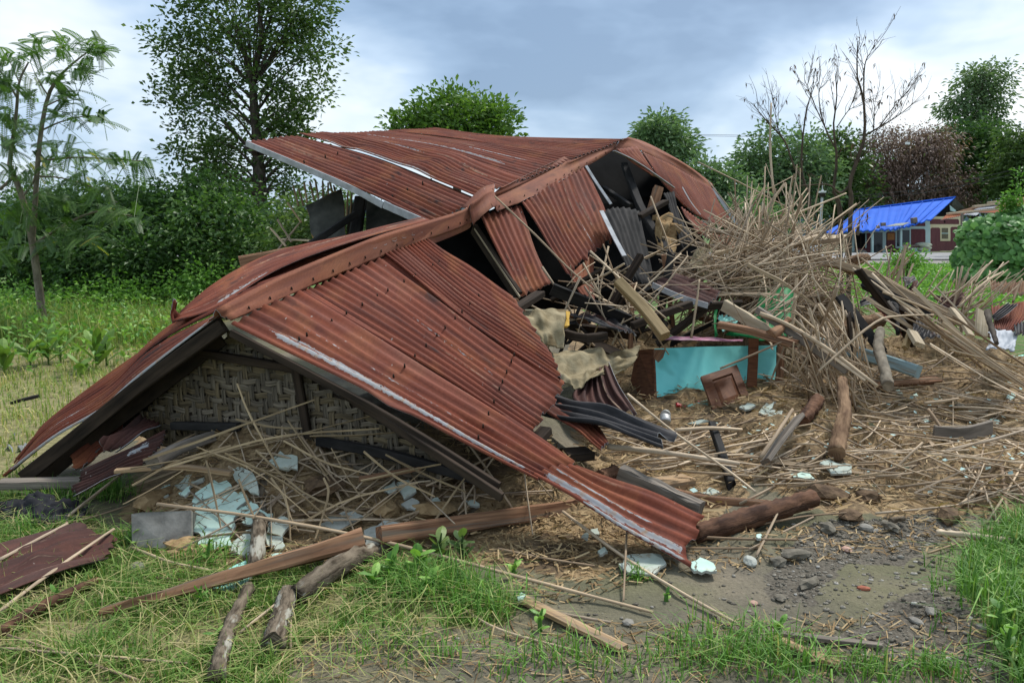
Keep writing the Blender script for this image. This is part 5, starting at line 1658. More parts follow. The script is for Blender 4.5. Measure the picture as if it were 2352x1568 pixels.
tag(sheet('loose_sheet', [[S5(1160, 30, Y=7.4), S5(1210, -30, Y=7.7), S5(1290, -60, Y=8.0)], [S5(1350, 110, Y=7.2), S5(1430, 60, Y=7.5), S5(1500, 0, Y=7.8)], [S5(1540, 175, Y=7.0), S5(1600, 130, Y=7.2), S5(1645, 80, Y=7.5)]], RD, n=5, amp=.018, nv=14, seed=34, crumple=.02), 'small bent rusty sheet with a pale metal edge in front of the torn hole', 'roof sheet')
tag(beam('metal_edge', [S5(1145, 30, Y=7.3), S5(1350, 120, Y=7.1), S5(1550, 182, Y=6.9)], .012, .05, 'zinc'), 'pale metal edging strip along the small bent rusty sheet', 'metal strip')
tag(sheet('loose_sheet', [[S5(540, 240, Y=6.9), S5(900, 260, Y=7.0)], [S5(700, 300, Y=6.7), S5(960, 320, Y=6.8)], [S5(880, 350, Y=6.5), S5(1030, 395, Y=6.5)]], SO, n=4, nv=10, seed=35, crumple=.03), 'flat black sooty sheet piece behind the rolled sacking', 'roof sheet')
tag(sheet('loose_sheet', [[S1(860, 1000, Y=5.2), S1(900, 1100, Y=5.0), S1(960, 1010, Y=5.35)], [S1(700, 1120, Y=5.05), S1(760, 1170, Y=4.95), S1(850, 1120, Y=5.1)], [S1(480, 1260, Y=4.9), S1(560, 1330, Y=4.8), S1(740, 1200, Y=4.95)]], RU, n=7, nv=14, seed=36, crumple=.03), 'rusty red sheet crumpled under the left roof corner', 'roof sheet')
tag(sheet('loose_sheet', [[S1(1180, 1060, Y=4.75), S1(1130, 1180, Y=4.6), S1(1000, 1330, Y=4.45)], [S1(900, 1210, Y=4.6), S1(860, 1290, Y=4.5), S1(760, 1400, Y=4.4)], [S1(590, 1340, Y=4.5), S1(560, 1420, Y=4.42), S1(520, 1540, Y=4.3)]], RD, n=8, nv=16, seed=37, jag=.03, bare=[(.3, .25, .15, .45, .9)]), 'dark brown corrugated sheet standing in the grass left of the clay heap', 'roof sheet')
tag(sheet('loose_sheet', [[S1(1000, 960, Y=5.0), S1(1150, 1010, Y=4.9)], [S1(830, 1080, Y=4.8), S1(1000, 1090, Y=4.7)], [S1(740, 1160, Y=4.7), S1(830, 1210, Y=4.6)]], RD, n=5, nv=10, seed=38, crumple=.04, jag=.05), 'torn dark sheet end curling under the left rafter', 'roof sheet')
g = [onp(*p, dz=.085) for p in ((-40, 1300), (60, 1270), (172, 1232), (-40, 1360), (100, 1320), (265, 1275), (-40, 1420), (80, 1372), (240, 1318))]
tag(sheet('loose_sheet', [[g[2], g[5], g[8]], [g[1], g[4], g[7]], [g[0], g[3], g[6]]], ('rust_dark', 'zinc_under', 'rust_dark'), n=6, amp=.010, nv=18, crumple=.03, seed=39, jag0=.03), 'weathered brown sheet lying flat in the grass at bottom left', 'roof sheet')
for k, (rows, mt, n_, lab) in enumerate((
    ([[(1700, 620, 7.6), (1960, 590, 7.8), (2160, 560, 8)], [(1720, 800, 7.3), (1900, 760, 7.5), (2160, 740, 7.7)], [(1720, 900, 7.1), (1850, 940, 7.1), (1985, 945, 7.2)]], RU, 12, 'rust red sheet at the right edge under the grey tarpaulin piece'),
    ([[(1690, 760, 7.2), (1780, 790, 7.2)], [(1800, 660, 7.35), (1900, 720, 7.35)], [(1890, 590, 7.5), (2050, 590, 7.6)]], SO, 4, 'black ribbed sheet scrap lying on the rust red sheet at right'),
    ([[(960, 480, 8.3), (1010, 560, 8.1)], [(1130, 520, 8.2), (1180, 640, 8.0)], [(1290, 410, 8.3), (1380, 560, 8.1)]], RD, 4, 'curled dark brown sheet scrap below the right hand stick spray'),
    ([[(180, 600, 7.6), (260, 610, 7.7)], [(330, 760, 7.4), (420, 740, 7.5)], [(480, 960, 7.1), (560, 900, 7.2)]], RU, 3, 'long torn rusty strip hanging below the slanting beam'),
    ([[(480, 640, 7.7), (600, 660, 7.8)], [(520, 800, 7.4), (610, 840, 7.5)], [(540, 1000, 7.1), (620, 900, 7.3)]], RU, 2, 'short rusty strip beside the black bent pipe'),
    ([[(640, 410, 8.3), (690, 440, 8.2)], [(680, 340, 8.4), (735, 370, 8.3)], [(720, 290, 8.5), (765, 300, 8.4)]], RD, 2, 'rust edged grey scrap sticking up beside the slanting beam'),
    ([[(560, 270, 8.4), (600, 350, 8.2)], [(650, 240, 8.4), (680, 310, 8.2)], [(700, 225, 8.5), (740, 275, 8.3)]], SO, 2, 'dark curled metal scrap behind the slanting beam'),
    ([[(10, 560, 7.7), (20, 620, 7.6)], [(120, 510, 7.8), (140, 590, 7.6)], [(250, 480, 7.9), (290, 530, 7.7)]], SO, 2, 'charred flat strip jutting left from under the slanting beam'),
    ([[(190, 580, 7.7), (320, 640, 7.4)], [(300, 540, 7.8), (400, 600, 7.5)], [(400, 520, 7.9), (480, 600, 7.6)]], SO, 3, 'crumpled black plate under the slanting beam'),
    ([[(690, 860, 7.0), (800, 800, 7.2), (960, 900, 7.1)], [(680, 950, 6.8), (830, 900, 6.9), (980, 960, 6.9)], [(560, 1100, 6.6), (760, 1020, 6.7), (1060, 1000, 6.7)]], SO, 6, 'folded dark grey sheet in the hollow left of the sticks'),
    ([[(1990, 860, 7.1), (2160, 800, 7.2)], [(1990, 960, 6.9), (2160, 990, 6.9)]], SO, 4, 'black sheet corner beside the grey tarpaulin piece'),
    ([[(1700, 290, 8.6), (1900, 300, 8.6), (2160, 310, 8.6)], [(1700, 420, 8.4), (1850, 450, 8.4), (2160, 480, 8.4)]], ('rust_brown', 'zinc_under', 'zinc'), 9, 'brown weathered wavy panel at the right edge behind the stick spray'),
)):
    tag(sheet('loose_sheet', [[T5(x, y, Y=Y) for x, y, Y in r] for r in rows], mt, n=n_, nv=12, seed=40 + k, crumple=.02, jag=.03, jag0=.02, amp=.012), lab, 'roof sheet')
tag(loft('bent_pipe', tube([T5(440, 590, Y=7.5), T5(480, 620, Y=7.4), T5(490, 760, Y=7.2), T5(500, 980, Y=7.0)], [.02, .02, .018], K=8, n=12), 'soot', smooth=True), 'black bent pipe hanging among the metal scraps', 'pipe')

# ------------------------------------------------------------------ timbers and logs
TB = [  # name, points, width, height, material, label, options
    ('beam', [onp(229, 1424, .035), onp(832, 1292, .12)], .10, .09, 'wood_brown', 'long reddish plank with a tapered end lying in the foreground grass', dict(n=10, taper=(.28, 1), roll=.5, wob=.07)),
    ('beam', [onp(872, 1274, .10), P(1318, 1165, Y=4.4)], .095, .09, 'wood_brown', 'reddish squared beam running in under the lower roof sheet', dict(n=8, roll=.4)),
    ('beam', [S5(895, 5, Y=6.6), S5(1080, 200, Y=6.4), S5(1240, 405, Y=6.15)], .085, .075, 'wood_olive', 'clean tan squared beam standing slanted in the middle of the wreck', dict(n=6, roll=.35, ref=(0, 1, 0))),
    ('beam', [S6(330, 60, Y=8.6), S6(800, 200, Y=8.1), S6(1200, 400, Y=7.6), S6(1640, 600, Y=7.1)], .08, .075, 'wood_weather', 'long split beam slanting from the stick heap down to the right', dict(n=12, roll=.5, wob=.10, splinter=.2)),
    ('beam', [S6(400, 690, Y=7.3), S6(800, 790, Y=6.95), S6(1160, 905, Y=6.6)], .10, .11, 'paleblue', 'square timber with worn pale blue paint on the rubble', dict(n=6, roll=.25)),
    ('beam', [S6(770, 250, Y=7.9), S6(1240, 510, Y=7.5)], .16, .12, 'soot', 'thick charred beam beneath the long slanting beam', dict(n=6, wob=.1, roll=.3)),
    ('beam', [S6(-20, 450, Y=6.7), S6(230, 620, Y=6.5), S6(640, 900, Y=6.2)], .05, .06, 'wood_gray', 'grey weathered batten slanting below the blue timber', dict(n=7)),
    ('beam', [S6(40, 1560, Y=4.95), S6(160, 1390, Y=5.15), S6(290, 1230, Y=5.5)], .08, .03, 'wood_gray', 'flat grey board leaning in the straw right of the cabinet door', dict(n=6, roll=.6)),
    ('plank', [S5(1580, 1050, Y=5.6), S5(1650, 1250, Y=5.2), S5(1720, 1480, Y=4.85)], .06, .05, 'soot', 'short charred post standing in the straw below the cabinet door', dict(n=6, ref=(0, 1, 0), splinter=.06)),
    ('plank', [S4(140, 150, Y=4.75), S4(355, 120, Y=4.95)], .14, .09, 'wood_fresh', 'short fresh cut block behind the end of the front roof', dict(n=4)),
    ('plank', [S4(-40, 60, Y=4.5), S4(430, 285, Y=4.22)], .07, .09, 'wood_gray', 'insect-eaten grey board lying along the end of the front roof', dict(n=8, wob=.12)),
    ('plank', [S4(280, 190, Y=4.75), S4(420, 230, Y=4.65), S4(820, 265, Y=4.6), S4(1160, 325, Y=4.45)], .09, .085, 'wood_brown', 'orange brown plank lying behind the rotten log', dict(n=8, roll=.3)),
    ('plank', [S5(1000, 330, Y=6.6), S5(1200, 250, Y=6.7), S5(1420, 170, Y=6.9)], .07, .06, 'wood_dark', 'dark batten behind the clean tan beam', dict(n=5)),
    ('plank', [S5(500, 1270, Y=4.8), S5(690, 1255, Y=4.85)], .16, .05, 'wood_dark', 'short flat board under the lower edge of the front roof', dict(n=4)),
    ('plank', [S5(505, 385, Y=6.35), S5(660, 420, Y=6.3), S5(800, 400, Y=6.4)], .07, .07, 'wood_dark', 'dark round-edged stick in front of the flat black sheet', dict(n=5)),
    ('plank', [S6(-300, 560, Y=6.7), S6(-100, 600, Y=6.6), S6(250, 700, Y=6.4)], .11, .06, 'wood_brown', 'broken brown furniture rail above the turquoise board', dict(n=6, wob=.1, splinter=.1)),
    ('plank', [S6(-260, 420, Y=7.0), S6(-30, 560, Y=6.7), S6(80, 640, Y=6.6)], .05, .10, 'wood_pale', 'split pale plank slanting across the green basin', dict(n=7, wob=.15, splinter=.1)),
    ('plank', [S1(1090, 1300, Y=4.35), S1(1250, 1200, Y=4.55), S1(1500, 1110, Y=4.8)], .09, .07, 'wood_gray', 'grey squared timber end poking out of the clay heap under the gable', dict(n=5, roll=.3)),
    ('plank', [S1(0, 1445, Y=4.6), S1(300, 1440, Y=4.65), S1(580, 1430, Y=4.7)], .10, .05, 'wood_gray', 'grey board on the grass beneath the left roof corner', dict(n=5)),
    ('plank', [T5(1200, 660, Y=7.2), T5(1330, 830, Y=6.9), T5(1440, 1005, Y=6.7)], .06, .03, 'wood_pale', 'pale short board lying across the right hand sticks', dict(n=5, roll=.4)),
    ('plank', [T5(1580, 690, Y=6.95), T5(1575, 870, Y=6.85), T5(1565, 1000, Y=6.8)], .11, .03, 'wood_pale', 'upright pale board beside the dead branch at right', dict(n=5, ref=(0, 1, 0))),
    ('plank', [T5(680, 950, Y=6.6), T5(780, 1120, Y=6.4)], .09, .04, 'wood_pale', 'small pale board leaning in the hollow by the dark sheet', dict(n=4, ref=(0, 1, 0))),
    ('plank', [T5(660, 970, Y=6.62), T5(590, 1160, Y=6.5)], .05, .04, 'wood_olive', 'little brown board propped against the small pale board', dict(n=4, ref=(0, 1, 0))),
    ('plank', [S5(1885, 420, Y=6.85), S5(1880, 600, Y=6.8), S5(1870, 775, Y=6.75)], .085, .025, 'varnish', 'upright varnished brown slat against the turquoise board', dict(n=5, ref=(0, 1, 0), wob=.05)),
    ('plank', [S5(2080, 480, Y=7.1), S5(2080, 600, Y=7.05), S5(2070, 730, Y=7.0)], .06, .05, 'wood_brown', 'brown post at the right end of the turquoise board', dict(n=5, ref=(0, 1, 0))),
    ('plank', [S6(1270, 1350, Y=5.5), S6(1480, 1360, Y=5.5), S6(1690, 1310, Y=5.6)], .03, .10, 'wood_gray', 'thin grey board on edge in the straw at right', dict(n=6)),
    ('plank', [S3(400, 215, Y=4.35), S3(700, 160, Y=4.4), S3(820, 130, Y=4.4)], .05, .02, 'wood_brown', 'thin brown lath across the clay heap', dict(n=5)),
    ('plank', [S2(820, 60, Y=4.35), S2(1250, 30, Y=4.4), S2(1650, 75, Y=4.35)], .055, .02, 'wood_fresh', 'thin pale lath lying on the left of the clay heap', dict(n=6)),
    ('plank', [onp(1194, 1382, .02), onp(1320, 1445, .02), onp(1432, 1500, .02)], .055, .018, 'wood_fresh', 'flat pale batten on the bare earth in the foreground', dict(n=6)),
    ('plank', [onp(1770, 1472, .02), onp(1850, 1508, .02), onp(1929, 1537, .02)], .045, .018, 'wood_fresh', 'short split lath ending in the bottom right grass tuft', dict(n=6)),
    ('plank', [onp(1778, 1468, .03), onp(1900, 1478, .02), onp(2024, 1490, .015)], .03, .015, 'wood_gray', 'thin grey lath pointing right from the bottom grass tuft', dict(n=6)),
    ('plank', [S4(860, 430, Y=4.15), S4(1060, 470, Y=4.05)], .035, .02, 'wood_pale', 'small pale splinter board on the mud before the rotten log', dict(n=5)),
]
for nm, pts, w, h, mt, lab, kw in TB:
    tag(beam(nm, pts, w, h, mt, **kw), lab, 'timber')
LG = [
    ([P(607, 1094, Y=4.45), P(602, 1180, Y=4.2), onp(597, 1250, .10), onp(588, 1332, .06)], [.035, .037, .036], 'bark', 'pale barked branch leaning down over the mint plaster'),
    ([onp(574, 1372, .05), onp(545, 1430, .05), onp(525, 1480, .05), onp(498, 1580, .05)], [.026, .03, .03], 'bark', 'grey lichen-spotted branch in the foreground grass'),
    ([P(1150, 1158, Y=4.4), P(940, 1240, Y=4.08), onp(800, 1322, .07), onp(683, 1394, .055)], [.042, .048, .048, .045], 'bark', 'long knotty bark log crossing the reddish beams'),
    ([onp(664, 1385, .05), onp(648, 1440, .05), onp(628, 1510, .05)], [.04, .042, .045], 'bark', 'short thick bark log in the foreground grass'),
    ([S4(395, 425, z=.06), S4(750, 320, z=.085), S4(1095, 208, z=.11)], [.05, .058, .05], 'bark_red', 'rotten reddish brown log lying by the lower end of the roof'),
    ([S6(880, 600, Y=6.9), S6(865, 720, Y=6.7), S6(900, 850, Y=6.4), S6(940, 1010, Y=6.1)], [.038, .042, .045], 'bark_pale', 'pale barked trunk piece standing in the right rubble'),
    ([S6(560, 640, Y=7.3), S6(700, 570, Y=7.3), S6(880, 530, Y=7.4)], [.07, .075, .07], 'bark_rot', 'thick rotten log lying under the stick heap at right'),
    ([S6(660, 100, Y=9.0), S6(720, 85, Y=9.0), S6(785, 70, Y=9.1)], [.05, .055, .045], 'bark_rot', 'short crumbling log end on top of the right hand sticks'),
    ([S6(600, 960, Y=5.9), S6(620, 1200, Y=5.5), S6(590, 1330, Y=5.3), S6(560, 1500, Y=5.05)], [.035, .05, .055], 'bark_rot', 'frayed rotten post stub standing in the straw'),
    ([S6(420, 1110, Y=5.9), S6(380, 1180, Y=5.75), S6(310, 1260, Y=5.6)], [.05, .05, .045], 'bark_red', 'short dark log stub left of the frayed post'),
    ([S4(1640, 330, z=.05), S4(1600, 335, z=.05), S4(1560, 345, z=.05)], [.015, .016], 'bark', 'tiny dark stick end on the gravel'),
    ([T5(1650, 690, Y=6.7), T5(1680, 830, Y=6.5), T5(1730, 980, Y=6.35), T5(1770, 1100, Y=6.2)], [.028, .022, .016], 'bark_tree', 'dark dead branch standing at the right edge'),
    ([onp(0, 1470, .03), onp(70, 1433, .05), onp(180, 1372, .04), onp(225, 1345, .03)], [.022, .022, .015], 'bark_red', 'reddish brown branch lying in the left grass'),
    ([S5(760, 1440, Y=4.55), S5(880, 1400, Y=4.7)], [.045, .045], 'bark_red', 'split log stub behind the lower roof sheet'),
    ([S4(1830, 412, z=.04), S4(2060, 435, z=.04), S4(2290, 466, z=.04)], [.016, .018, .014], 'bamboo', 'smooth bamboo pole piece on the mud at right'),
    ([S3(-200, 440, Y=4.3), S3(60, 410, Y=4.35), S3(250, 375, Y=4.4)], [.018, .018], 'wood_brown', 'smooth brown pole half buried in the clay heap'),
]
for k, (pts, rr_, mt, lab) in enumerate(LG):
    big_ = max(rr_) > .03
    o = loft('log' if big_ else 'branch', tube(pts, rr_, K=16 if big_ else 8, n=30 if big_ else 16, rough=.10, seed=k), mt, smooth=True)
    tag(o, lab, 'log' if big_ else 'branch')

qs = np.random.default_rng(5)
for k in range(36):  # board scraps in mixed black, brown and grey wood
    if k < 30:
        u, v, Yc, ar = qs.uniform(1230, 1680), qs.uniform(650, 790), qs.uniform(6.9, 8.6), (0, 50)
        lab, grp = 'dark board scrap lying in the dark hollow before the rear roof', 'dark scraps in the hollow'
    else:
        u, v, Yc, ar = qs.uniform(1930, 2130), qs.uniform(690, 880), qs.uniform(6.6, 7.6), (-30, 30)
        lab, grp = 'dark board scrap among the sticks below the slanting beam', 'dark scraps under the slanting beam'
    c = np.array(tuple(P(u, v, Y=Yc)))
    c[2] = max(c[2], H(c[0], c[1]) + .03)
    an = math.radians(qs.normal(*ar))
    d = np.array((math.cos(an), qs.normal(0, .5), math.sin(an))) * qs.uniform(.15, .45)
    tag(beam('board_scrap', [Vector(c - d), Vector(c + d)], qs.uniform(.04, .13), qs.uniform(.015, .05), ('soot', 'wood_dark', 'soot', 'wood_brown', 'wood_dark', 'wood_gray')[int(qs.integers(6))], n=4, roll=qs.uniform(-1, 1), wob=.12, splinter=.08), lab, 'board', grp)

# ------------------------------------------------------------------ furniture and household pieces
bd = empty('painted_board', S5(1500, 880, z=.12), 'turquoise painted cabinet side lying on edge in the middle of the wreck', 'cabinet')
slab('panel', [S5(1160, 495, Y=7.15), S5(1500, 480, Y=7.3), S5(2055, 470, Y=7.6), S5(2055, 720, Y=7.32), S5(1840, 805, Y=7.12), S5(1540, 845, Y=6.95), S5(1170, 868, Y=6.75)], .02, 'turquoise', bd, edge='wood_brown')
slab('end_panel', [S5(1030, 505, Y=7.3), S5(1152, 498, Y=7.14), S5(1166, 872, Y=6.74), S5(960, 870, Y=7.3)], .02, 'varnish', bd)
beam('bottom_rail', [S5(1175, 872, Y=6.82), S5(1360, 868, Y=6.9), S5(1540, 850, Y=7.0)], .03, .035, 'varnish', bd)
beam('block', [S5(1465, 795, Y=6.9), S5(1465, 850, Y=6.88)], .09, .03, 'varnish', bd, ref=(0, 1, 0))
slab('torn_veneer', [S5(1160, 500, Y=6.9), S5(1245, 500, Y=6.93), S5(1225, 560, Y=6.92), S5(1190, 595, Y=6.9), S5(1155, 565, Y=6.88)], .004, 'wood_brown', bd)
slab('torn_veneer', [S5(1365, 485, Y=6.95), S5(1470, 425, Y=6.9), S5(1475, 455, Y=6.92), S5(1420, 480, Y=6.95)], .004, 'wood_fresh', bd)
cd = empty('cabinet_door', S5(1700, 960, z=.1), 'small brown panelled cabinet door leaning on the turquoise board', 'door')
cq = [np.array(tuple(S5(x, y, Y=Y))) for x, y, Y in ((1497, 705, 6.75), (1760, 618, 6.95), (1865, 885, 6.55), (1605, 995, 6.3))]


def cdp(u, v, lift=0.0):
    a = cq[0] * (1 - u) * (1 - v) + cq[1] * u * (1 - v) + cq[2] * u * v + cq[3] * (1 - u) * v
    nn = np.cross(cq[1] - cq[0], cq[3] - cq[0])
    nn /= np.linalg.norm(nn)
    if np.dot(nn, cq[0] - np.array((0, 0, CAMZ))) > 0:
        nn = -nn
    return Vector(a + nn * lift)


for nm, (u0, v0, u1, v1) in (('stile', (0, 0, .24, 1)), ('stile', (.80, 0, 1, 1)), ('rail', (.24, 0, .80, .17)), ('rail', (.24, .83, .80, 1))):
    slab(nm, [cdp(u0, v0, .012), cdp(u1, v0, .012), cdp(u1, v1, .012), cdp(u0, v1, .012)], .022, 'varnish', cd)
slab('field', [cdp(.2, .14, -.002), cdp(.84, .14, -.002), cdp(.84, .86, -.002), cdp(.2, .86, -.002)], .006, 'varnish', cd)
ring0 = [(.27, .24), (.45, .21), (.62, .21), (.77, .24), (.77, .80), (.62, .80), (.45, .80), (.27, .80)]
R_ = np.array([[tuple(cdp(u, v, .002)) for u, v in ring0], [tuple(cdp(.52 + (u - .52) * .72, .51 + (v - .51) * .72, .016)) for u, v in ring0]])
loft('raised_panel', R_, 'varnish', cd)
kn = S5(1720, 935, Y=6.38)
lump('knob', kn, .012, 'silver', seed=3, squash=1, amp=0, parent=cd, sub=1, smooth=True)

bs = empty('green_basin', S6(60, 500, Y=7.4), 'crushed bright green metal basin half buried under the stick heap', 'basin')
cloth('basin_wall', [[S5(1680, 395, Y=7.2), S5(1800, 330, Y=7.3), S5(1900, 190, Y=7.6), S5(1960, 90, Y=7.9)], [S5(1860, 420, Y=7.0), S5(2000, 330, Y=7.2), S5(2080, 160, Y=7.5), S5(2110, 60, Y=7.8)], [S5(2060, 440, Y=7.05), S5(2170, 360, Y=7.25), S5(2200, 200, Y=7.6), S5(2190, 80, Y=7.9)]], 'green_tin', bs, fold=.05, freq=3, fray=0, seed=3)
cloth('basin_rim', [[S5(1600, 190, Y=7.5), S5(1645, 120, Y=7.6)], [S5(1595, 300, Y=7.3), S5(1612, 290, Y=7.35)], [S5(1602, 410, Y=7.1), S5(1625, 400, Y=7.15)]], 'green_tin', bs, nu=6, nv=10, fold=.01, fray=0, seed=4)
tag(cloth('torn_plastic', [[S5(1630, 250, Y=7.2), S5(1770, 270, Y=7.3)], [S5(1640, 300, Y=7.1), S5(1740, 320, Y=7.2)], [S5(1660, 370, Y=7.0), S5(1700, 350, Y=7.1)]], 'mint_bright', nu=14, nv=12, fold=.04, seed=8), 'torn turquoise plastic strip inside the green basin', 'plastic sheet')
tag(cloth('pink_tray', [[S5(1210, 405, Y=6.75), S5(1500, 408, Y=6.85), S5(1810, 432, Y=6.9)], [S5(1240, 425, Y=6.68), S5(1500, 432, Y=6.7), S5(1800, 440, Y=6.8)]], 'pink_tin', nu=22, nv=6, fold=.01, fray=0, seed=9), 'flattened pink tray lying on top of the turquoise board', 'tray')
tag(cloth('green_band', [[S5(1215, 400, Y=6.85), S5(1480, 408, Y=6.95)], [S5(1215, 412, Y=6.8), S5(1480, 418, Y=6.9)]], 'green_tin', nu=14, nv=4, fold=.004, fray=0, seed=10), 'thin green edge strip above the pink tray', 'strip')
tag(cloth('sacking', [[S5(180, 235, Y=6.25), S5(350, 205, Y=6.35), S5(520, 205, Y=6.4)], [S5(230, 330, Y=6.05), S5(380, 310, Y=6.1), S5(510, 310, Y=6.2)], [S5(300, 440, Y=5.95), S5(400, 470, Y=6.0), S5(500, 490, Y=6.1)]], 'burlap', nu=40, nv=34, fold=.05, freq=3.0, seed=11), 'rolled up stained sacking beside the front roof edge', 'sacking')
tag(slab('foam_piece', [S5(515, 220, Y=6.38), S5(545, 225, Y=6.4), S5(540, 325, Y=6.25), S5(502, 330, Y=6.22)], .03, 'foam', sub=1), 'yellow foam strip on the end of the rolled sacking', 'foam')
tag(cloth('sacking', [[S5(420, 520, Y=6.1), S5(620, 500, Y=6.3), S5(850, 510, Y=6.5), S5(1060, 480, Y=6.7)], [S5(430, 600, Y=5.95), S5(620, 590, Y=6.1), S5(850, 570, Y=6.3), S5(1020, 560, Y=6.5)], [S5(450, 680, Y=5.8), S5(600, 690, Y=5.9), S5(760, 620, Y=6.05), S5(960, 650, Y=6.3)], [S5(500, 760, Y=5.7), S5(600, 790, Y=5.75), S5(700, 720, Y=5.85), S5(900, 650, Y=6.2)]], 'burlap', nu=60, nv=44, fold=.075, freq=4.2, seed=12, fray=.06), 'crumpled tan sacking draped left of the turquoise board', 'sacking')
tag(cloth('sacking', [[R3(1780, 960, Y=8.2), R3(1900, 900, Y=8.4)], [R3(1760, 1060, Y=8.0), R3(1900, 1040, Y=8.2)], [R3(1800, 1160, Y=7.9), R3(1990, 1120, Y=8.1)]], 'burlap', nu=20, nv=20, fold=.09, freq=5, seed=13), 'pale rag hanging below the torn hole of the rear roof', 'cloth')
tag(cloth('straw_bundle', [[R3(1470, 680, Y=9.2), R3(1560, 690, Y=9.3), R3(1640, 800, Y=9.3)], [R3(1480, 760, Y=9.1), R3(1560, 800, Y=9.1), R3(1620, 880, Y=9.2)], [R3(1500, 980, Y=8.9), R3(1560, 1000, Y=8.9), R3(1620, 990, Y=9.0)]], 'clay', nu=20, nv=20, fold=.12, freq=6, seed=14), 'clump of clay and straw hanging inside the torn hole', 'straw')
tag(cloth('gray_tarp', [[T5(1650, 920, Y=6.9), T5(1800, 925, Y=6.95), T5(2030, 1000, Y=7.0)], [T5(1700, 1020, Y=6.7), T5(1830, 1050, Y=6.7), T5(2020, 1090, Y=6.75)], [T5(1640, 1150, Y=6.5), T5(1830, 1160, Y=6.5), T5(2000, 1185, Y=6.5)]], 'tarp_white', nu=24, nv=18, fold=.05, freq=4, seed=15), 'pale grey tarpaulin piece at the right edge', 'tarpaulin')
tag(cloth('tarp_heap', [[T3(110, 830, Y=6.3), T3(230, 790, Y=6.5), T3(470, 810, Y=6.6)], [T3(80, 920, Y=6.1), T3(280, 870, Y=6.1), T3(430, 880, Y=6.2)], [T3(0, 990, Y=5.9), T3(200, 1010, Y=5.85), T3(380, 1000, Y=5.8)]], 'tarp_gray', nu=26, nv=20, fold=.10, freq=5, seed=16), 'crumpled dark grey tarpaulin behind the left roof corner', 'tarpaulin')
tag(lump('plastic_lid', T3(10, 962, Y=6.0), .03, 'blue_plastic', seed=2, squash=.6, amp=.1, smooth=True), 'small bright blue plastic lid at the left edge', 'lid')
tag(cloth('black_cloth', [[onp(-20, 1178, .05), onp(70, 1172, .09), onp(150, 1172, .08), onp(205, 1178, .04)], [onp(-20, 1190, .04), onp(60, 1192, .07), onp(140, 1195, .06), onp(195, 1194, .03)], [onp(-10, 1204, .03), onp(90, 1218, .04), onp(110, 1219, .04), onp(190, 1208, .02)]], 'cloth_black', nu=40, nv=24, fold=.05, freq=9, seed=17), 'crumpled black cloth in the grass at the left', 'cloth')
tag(cloth('red_rag', [[S5(1310, 890, Y=6.65), S5(1420, 895, Y=6.7), S5(1540, 880, Y=6.8)], [S5(1330, 915, Y=6.55), S5(1400, 930, Y=6.55), S5(1520, 890, Y=6.7)]], 'red_plastic', nu=16, nv=8, fold=.04, seed=18), 'small red rag under the turquoise board', 'rag')
tag(slab('book', [S5(1405, 905, Y=6.55), S5(1545, 868, Y=6.75), S5(1555, 910, Y=6.65), S5(1420, 945, Y=6.45)], .03, 'mint_bright'), 'green book-like slab beside the red rag', 'book')
tn = empty('tin_can', S5(1235, 1010, Y=6.0), 'shiny crushed tin can on the ground right of the dark offcut', 'tin')
loft('body', tube([S5(1238, 990, Y=6.0), S5(1238, 1035, Y=5.95)], [.04, .042, .04], K=14, n=5, rough=.08), 'silver', tn, smooth=True)
loft('lid', tube([S5(1245, 970, Y=6.05), S5(1240, 985, Y=6.0)], [.036, .043], K=14, n=2), 'silver', tn)
tag(loft('turned_leg', tube([S6(215, 520, Y=6.6), S6(190, 545, Y=6.58), S6(170, 575, Y=6.55), S6(140, 600, Y=6.5), S6(80, 640, Y=6.45)], [.028, .02, .034, .03, .045, .05], K=12, n=14), 'wood_brown', smooth=True), 'turned wooden furniture leg lying on the broken brown rail', 'furniture leg')
tag(lump('mango', S3(1490, 370, Y=4.7), .045, 'weed_leaf', seed=5, squash=.9, amp=.05, smooth=True), 'green mango lying in the shadow under the roof edge', 'fruit')
tag(slab('white_board', [T3(0, 690, Y=7.2), T3(0, 655, Y=7.3), T3(270, 570, Y=7.9), T3(430, 565, Y=8.0), T3(430, 590, Y=7.8)], .04, 'plaster_back', sub=1), 'pale flat board on the grass at the far left edge', 'board')
tag(slab('white_board', [T3(115, 460, Y=9.0), T3(300, 415, Y=9.4), T3(500, 395, Y=9.5), T3(520, 450, Y=9.0), T3(250, 500, Y=8.7)], .04, 'plaster_back', sub=2), 'splintered white board in the grass further back on the left', 'board')
tag(slab('white_board', [T3(0, 775, Y=6.7), T3(110, 740, Y=6.9), T3(150, 745, Y=6.9), T3(120, 775, Y=6.7)], .03, 'plaster_back', sub=1), 'small pale board scrap just above the grey tarpaulin', 'board')
tag(beam('black_rod', [T3(150, 315, z=.05), T3(300, 270, z=.08), T3(530, 215, z=.1)], .03, .03, 'soot', n=6), 'black rod lying in the yellowed grass at left', 'rod')

